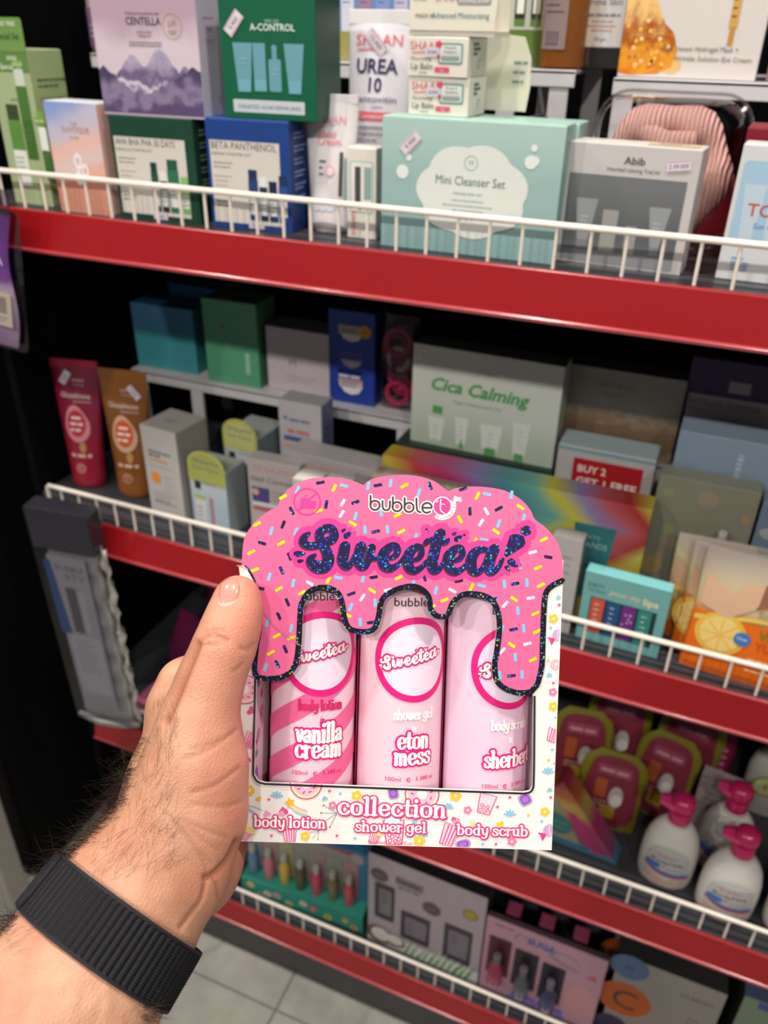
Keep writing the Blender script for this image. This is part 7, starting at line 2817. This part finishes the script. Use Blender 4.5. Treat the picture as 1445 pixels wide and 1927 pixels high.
def to_px(P):
    return np.stack([722.5 + FPX * P[:, 0] / P[:, 2], 963.5 - FPX * P[:, 1] / P[:, 2]], 1)


HV, HF = surface()
HN = normals_at(HV)
# press the skin folds into the surface (only on the side they lie on)
pp = to_px(HV)
fold = np.zeros(len(HV))
for line, dp, wd in CREASE:
    near = np.full(len(HV), 1e9)
    sel = np.where((HN[:, 2] < .35) & (np.abs(pp[:, 0] - line[:, 0].mean()) < 130) & (np.abs(pp[:, 1] - line[:, 1].mean()) < 130))[0]
    if len(sel) == 0:
        continue
    a_, b_ = line[:-1], line[1:]
    q = pp[sel][:, None, :] - a_[None]
    ba = (b_ - a_)[None]
    h_ = np.clip((q * ba).sum(2) / np.maximum(1e-9, (ba * ba).sum(2)), 0, 1)
    dd = np.sqrt(((q - h_[..., None] * ba) ** 2).sum(2)).min(1)
    mm = dd / FPX * HV[sel][:, 2] * 1000
    fold[sel] = np.maximum(fold[sel], dp * 1.35 * np.exp(-(mm / wd) ** 2))
rn = np.random.RandomState(3)
HV2 = HV - HN * (fold * .001)[:, None]
# goose-flesh relief of the forearm below the band
from mathutils import noise as mnoise
arm = np.where((pp[:, 1] > 1740) & (pp[:, 0] < 330))[0]
for i in arm:
    q = HV[i]
    v = mnoise.noise(Vector((q[0] * 190 - q[1] * 60, q[1] * 150 + q[0] * 60, q[2] * 190))) + .5 * mnoise.noise(Vector((q[0] * 420, q[1] * 420, q[2] * 420)))
    HV2[i] += HN[i] * (v * .00042 * min(1, (pp[i, 1] - 1740) / 60))


def skin_mat():
    mt = bpy.data.materials.new('skin')
    mt.use_nodes = True
    nt = mt.node_tree
    b = nt.nodes['Principled BSDF']
    tc = nt.nodes.new('ShaderNodeTexCoord')
    n1 = nt.nodes.new('ShaderNodeTexNoise')
    n1.inputs['Scale'].default_value = 38
    n1.inputs['Detail'].default_value = 5
    nt.links.new(tc.outputs['Object'], n1.inputs['Vector'])
    cr = nt.nodes.new('ShaderNodeValToRGB')
    cr.color_ramp.elements[0].position = .32
    cr.color_ramp.elements[0].color = lin('#b47c60')
    cr.color_ramp.elements[1].position = .70
    cr.color_ramp.elements[1].color = lin('#d4a285')
    nt.links.new(n1.outputs['Fac'], cr.inputs[0])
    # palm side is rosier: a real pigment map stored on the mesh
    at = nt.nodes.new('ShaderNodeAttribute')
    at.attribute_name = 'rosy'
    mx = nt.nodes.new('ShaderNodeMix')
    mx.data_type = 'RGBA'
    mx.inputs[7].default_value = lin('#dc9078')
    nt.links.new(at.outputs['Fac'], mx.inputs[0])
    nt.links.new(cr.outputs[0], mx.inputs[6])
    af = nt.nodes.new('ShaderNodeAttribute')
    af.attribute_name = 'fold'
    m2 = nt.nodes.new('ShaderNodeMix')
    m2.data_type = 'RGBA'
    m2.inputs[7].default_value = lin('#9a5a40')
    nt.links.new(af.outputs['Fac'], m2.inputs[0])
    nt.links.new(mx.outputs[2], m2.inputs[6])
    nt.links.new(m2.outputs[2], b.inputs['Base Color'])
    b.inputs['Roughness'].default_value = .46
    b.inputs['Specular IOR Level'].default_value = .4
    b.inputs['Subsurface Weight'].default_value = .12
    b.inputs['Subsurface Radius'].default_value = (.006, .002, .001)
    b.inputs['Subsurface Scale'].default_value = .6
    v = nt.nodes.new('ShaderNodeTexVoronoi')
    v.inputs['Scale'].default_value = 620
    v.feature = 'DISTANCE_TO_EDGE'
    nt.links.new(tc.outputs['Object'], v.inputs['Vector'])
    wv = nt.nodes.new('ShaderNodeTexWave')
    wv.inputs['Scale'].default_value = 230
    wv.inputs['Distortion'].default_value = 6
    wv.inputs['Detail'].default_value = 3
    nt.links.new(tc.outputs['Object'], wv.inputs['Vector'])
    ad = nt.nodes.new('ShaderNodeMath')
    ad.operation = 'MULTIPLY_ADD'
    ad.inputs[1].default_value = .10
    nt.links.new(wv.outputs['Fac'], ad.inputs[0])
    nt.links.new(v.outputs['Distance'], ad.inputs[2])
    n2 = nt.nodes.new('ShaderNodeTexNoise')
    n2.inputs['Scale'].default_value = 150
    n2.inputs['Detail'].default_value = 4
    nt.links.new(tc.outputs['Object'], n2.inputs['Vector'])
    a2 = nt.nodes.new('ShaderNodeMath')
    a2.operation = 'MULTIPLY_ADD'
    a2.inputs[1].default_value = .9
    nt.links.new(n2.outputs['Fac'], a2.inputs[0])
    nt.links.new(ad.outputs[0], a2.inputs[2])
    bp_ = nt.nodes.new('ShaderNodeBump')
    bp_.inputs['Strength'].default_value = .2
    bp_.inputs['Distance'].default_value = .0012
    nt.links.new(a2.outputs[0], bp_.inputs['Height'])
    nt.links.new(bp_.outputs[0], b.inputs['Normal'])
    return mt


person = thing('person', "person's bare left hand and forearm reaching in to grip the pink gift box", 'person', tuple(to_world(cs(208, 1752, .334)[None])[0]))
me = bpy.data.meshes.new('hand')
W = to_world(HV2) - np.array(person.location)
me.from_pydata(W.tolist(), [], HF.tolist())
me.polygons.foreach_set('use_smooth', [True] * len(me.polygons))
rosy = np.clip((pp[:, 0] - 330) / 110, 0, 1) * np.clip((1760 - pp[:, 1]) / 100, 0, 1) * .65
tip = np.exp(-(((pp[:, 0] - 462) / 40) ** 2 + ((pp[:, 1] - 1150) / 60) ** 2)) * .4
at = me.attributes.new('rosy', 'FLOAT', 'POINT')
at.data.foreach_set('value', np.clip(rosy + tip, 0, 1).astype(np.float32))
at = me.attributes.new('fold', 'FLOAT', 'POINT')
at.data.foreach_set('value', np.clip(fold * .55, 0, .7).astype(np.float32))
me.update()
bm = bmesh.new()
bm.from_mesh(me)
bmesh.ops.recalc_face_normals(bm, faces=bm.faces)
bm.to_mesh(me)
bm.free()
M_SKIN = skin_mat()
link('hand_and_forearm', me, person, [M_SKIN])


def trace_many(pts, start=.25, far=.5):
    """first skin surface met along the sight lines through photo points (nan where none)"""
    q = np.array(pts, float)
    d = np.stack([(q[:, 0] - 722.5) / FPX, -(q[:, 1] - 963.5) / FPX, np.ones(len(q))], 1)
    t_ = np.full(len(q), start)
    for _ in range(70):
        v = sdf(d * t_[:, None])
        t_ = np.minimum(t_ + np.where(v > .00004, v * .85, 0), far)
    v = sdf(d * t_[:, None])
    out = d * t_[:, None]
    out[v > .0006] = np.nan
    return out


# thumb nail, lying on the skin
def nail():
    out = [(418, 1092), (432, 1085), (446, 1088), (452, 1100), (450, 1118), (444, 1131), (432, 1139), (418, 1140), (410, 1134), (411, 1116), (413, 1102)]
    ring = [(p.x, p.y) for p in catmull([(x, y, 0) for x, y in out], 4, True)]
    cx_, cy_ = 431, 1113
    R_ = 9
    idx = [[(None, k / R_, y) for x, y in ring] for k in range(R_ + 1)]
    H_ = trace_many([(cx_ + (x - cx_) * k / R_, cy_ + (y - cy_) * k / R_) for k in range(R_ + 1) for x, y in ring])
    for i in range(len(H_)):
        if np.isnan(H_[i, 0]):
            H_[i] = H_[i - len(ring)]
    m_ = len(ring)
    P = H_
    N_ = normals_at(P)
    lift = np.array([.00062 * (1 - s_ ** 6) - .0001 for row in idx for _, s_, _ in row])
    P = P + N_ * lift[:, None]
    f = []
    mi = []
    for k in range(R_):
        for i in range(m_):
            j = (i + 1) % m_
            f.append((k * m_ + i, k * m_ + j, (k + 1) * m_ + j, (k + 1) * m_ + i))
            yy = ring[i][1]
            mi.append(1 if (k >= R_ - 1 and yy > 1128) else 0)
    Wn = to_world(P) - np.array(person.location)
    o = link('thumb_nail', mesh('thumb_nail', Wn, f, mi), person, [ink('#cf8f80', rough=.22, coat=.4), ink('#dcc4b4', rough=.4)], True)
    return o


nail()

# ------------------------------------------------------------------ arm hair
def hairs():
    rr = random.Random(12)
    b = MB()
    roots = []
    # the outer edge of wrist and arm, found row by row
    rows = list(range(1390, 1640, 6)) + list(range(1722, 1800, 6))
    scan = trace_many([(x, y) for y in rows for x in range(-40, 330, 3)]).reshape(len(rows), -1, 3)
    for r_, y in zip(scan, rows):
        ok = np.where(~np.isnan(r_[:, 0]))[0]
        if len(ok) == 0:
            continue
        xe = -40 + 3 * ok[0]
        for i in range(17 if y > 1440 else 7):
            roots.append((xe + 1.5 + abs(rr.gauss(0, 9)), y + rr.uniform(-3, 3), (-.55, -.15), 1.0, 0))
    for i in range(240):
        x, y = rr.uniform(165, 330), rr.uniform(1440, 1660)
        roots.append((x, y, (.30, .75), 1.1, 1))
    for i in range(420):
        roots.append((rr.uniform(0, 285), rr.uniform(1745, 1925), (.55, .55), 1.0, 1))
    for i in range(90):
        roots.append((rr.uniform(285, 335), rr.uniform(1330, 1450), (-.1, .8), .8, 1))
    for i in range(70):
        roots.append((rr.uniform(255, 292), rr.uniform(1860, 1925), (.7, -.1), .6, 0))
    TR_ = trace_many([q[:2] for q in roots])
    NR_ = normals_at(np.nan_to_num(TR_, nan=.3))
    for (x, y, (dx, dy), ln, flat_), h_, n_ in zip(roots, TR_, NR_):
        if np.isnan(h_[0]):
            continue
        L = (.004 + .009 * rr.random()) * ln
        vr = .22 if flat_ else .4
        d = np.array([dx + rr.gauss(0, vr), dy + rr.gauss(0, vr), rr.gauss(0, .2)])
        d = d - n_ * (d @ n_) * (1.0 if flat_ else .6)
        d = d / max(1e-6, np.linalg.norm(d))
        bend = np.array([rr.gauss(0, .6), rr.gauss(0, .5) - .2, rr.gauss(0, .3)])
        if flat_:
            bend = bend - n_ * (bend @ n_)
        up_ = .10 if flat_ else .40
        pts = [h_ - n_ * .0003]
        for s_ in (.25, .5, .75, 1.0):
            pts.append(h_ + n_ * L * (up_ * math.sin(s_ * 1.9)) + d * L * s_ + bend * L * .5 * s_ * s_)
        Wp = to_world(np.array(pts)) - np.array(person.location)
        k_ = .62 if flat_ else 1.0
        b.tube([Vector(p) for p in Wp], [.00006 * k_, .00006 * k_, .00005 * k_, .00004 * k_, .000012], 3, cap=False)
    me = mesh('arm_hair', b.v, b.f)
    o = link('arm_hair', me, person, [ink('#2a1c14', rough=.5)])
    o['kind'] = 'stuff'


hairs()


# ------------------------------------------------------------------ woven watch band
def band():
    ax0, ax1 = cs(258, 1680, .341), cs(150, 1835, .325)
    c0 = (ax0 + ax1) / 2 + cs(722.5, 963.5, 1) * 0
    A = (ax1 - ax0) / np.linalg.norm(ax1 - ax0)
    C0 = cs(207, 1747, .334)
    U = np.cross(A, np.array([0, 0, 1.0]))
    U /= np.linalg.norm(U)
    Wv = np.cross(A, U)
    NT, NS = 420, 34
    Wd = .0236

    TH_ = np.linspace(0, 2 * PI, 73)
    SS = np.linspace(-Wd / 2, Wd / 2, 5)
    D3 = U[None] * np.cos(TH_)[:, None] + Wv[None] * np.sin(TH_)[:, None]
    base = (C0[None, None] + A[None, None] * SS[:, None, None] + np.zeros((1, 73, 1))).reshape(-1, 3)
    dirs = np.tile(D3, (5, 1))
    lo_, hi_ = np.full(len(base), .004), np.full(len(base), .06)
    for _ in range(18):
        mid = (lo_ + hi_) / 2
        inside = sdf(base + dirs * mid[:, None]) < 0
        lo_, hi_ = np.where(inside, mid, lo_), np.where(inside, hi_, mid)
    RR = lo_.reshape(5, 73)
    RM = RR.max(0) * .6 + RR.mean(0) * .4
    rad_ = lambda t_, s_: np.interp(t_, TH_, .6 * RM + .4 * np.array([np.interp(s_, SS, RR[:, j]) for j in range(73)]))

    t = thing('watch_band', 'black woven hook and loop watch band around the wrist', 'watch band', tuple(to_world(C0[None])[0]))
    org = np.array(t.location)

    def sheet(name, th0, th1, nt, ns, w_, lift, rib, mat, closed):
        ths = np.linspace(th0, th1, nt, endpoint=not closed)
        rings = []
        prof = [(-.5, 0), (-.5, 1)] + [(-.5 + i / ns, 1) for i in range(1, ns)] + [(.5, 1), (.5, 0)]
        cols = []
        s_list = [p[0] * w_ for p in prof]
        for (sp, up) in prof:
            s_ = sp * w_
            r0 = rad_(np.mod(ths, 2 * PI), s_)
            edge_ = abs(sp) * 2
            arc = ths * .0285
            if up:
                ridge = np.abs(np.sin(arc / .0025 * PI)) ** .8
                weave = .5 + .5 * np.sin(s_ / .0010 * 2 * PI + np.floor(arc / .0025) * 1.6)
                hgt = lift + (rib * (ridge * (.30 + .70 * weave)) if edge_ < .90 else rib * .75)
                if edge_ > .985:
                    hgt = hgt - rib * .5
            else:
                hgt = np.full_like(ths, lift - .0012)
            P = C0 + A * s_ + (U[None] * np.cos(ths)[:, None] + Wv[None] * np.sin(ths)[:, None]) * (r0 + hgt)[:, None]
            cols.append(to_world(P) - org)
        n_ = len(prof)
        V = np.stack(cols, 1).reshape(-1, 3)
        f = []
        m_ = len(ths)
        for i in range(m_ if closed else m_ - 1):
            j = (i + 1) % m_
            for k in range(n_):
                l_ = (k + 1) % n_
                f.append((i * n_ + k, i * n_ + l_, j * n_ + l_, j * n_ + k))
        if not closed:
            f.append(tuple(range(n_)))
            f.append(tuple((m_ - 1) * n_ + k for k in range(n_))[::-1])
        me = mesh(name, V, f)
        bm = bmesh.new()
        bm.from_mesh(me)
        bmesh.ops.recalc_face_normals(bm, faces=bm.faces)
        bm.to_mesh(me)
        bm.free()
        return link(name, me, t, [mat], True)
    MBK = ink('#111014', rough=.7, grain=.9, scale=1800, spec=.4)
    sheet('woven_strap', 0, 2 * PI, 1000, NS * 3, Wd, .0013, .0011, MBK, True)
    # stitched edges
    for sg in (-1, 1):
        ths = np.linspace(0, 2 * PI, 160)
        P = C0 + A * (sg * Wd * .485) + (U[None] * np.cos(ths)[:, None] + Wv[None] * np.sin(ths)[:, None]) * (rad_(np.mod(ths, 2 * PI), sg * Wd * .485) + .0016)[:, None]
        Wp = to_world(P) - org
        MB().tube([Vector(p) for p in Wp], .00065, 6).build('edge_piping', ink('#25242a', rough=.7), t, smooth=True)
    # find the angle that faces the left side of the picture and lay the overlapping tab there
    best, bt = None, None
    for t_ in TH_:
        q = C0 + (U * math.cos(t_) + Wv * math.sin(t_)) * .03
        x = 722.5 + FPX * q[0] / q[2]
        if best is None or x < best:
            best, bt = x, t_
    sheet('fastener_tab', bt - .30, bt + .30, 60, 12, Wd * .96, .0030, .0003, ink('#1c1b20', rough=.8), False)


band()

bpy.data.scenes.remove(_ts)
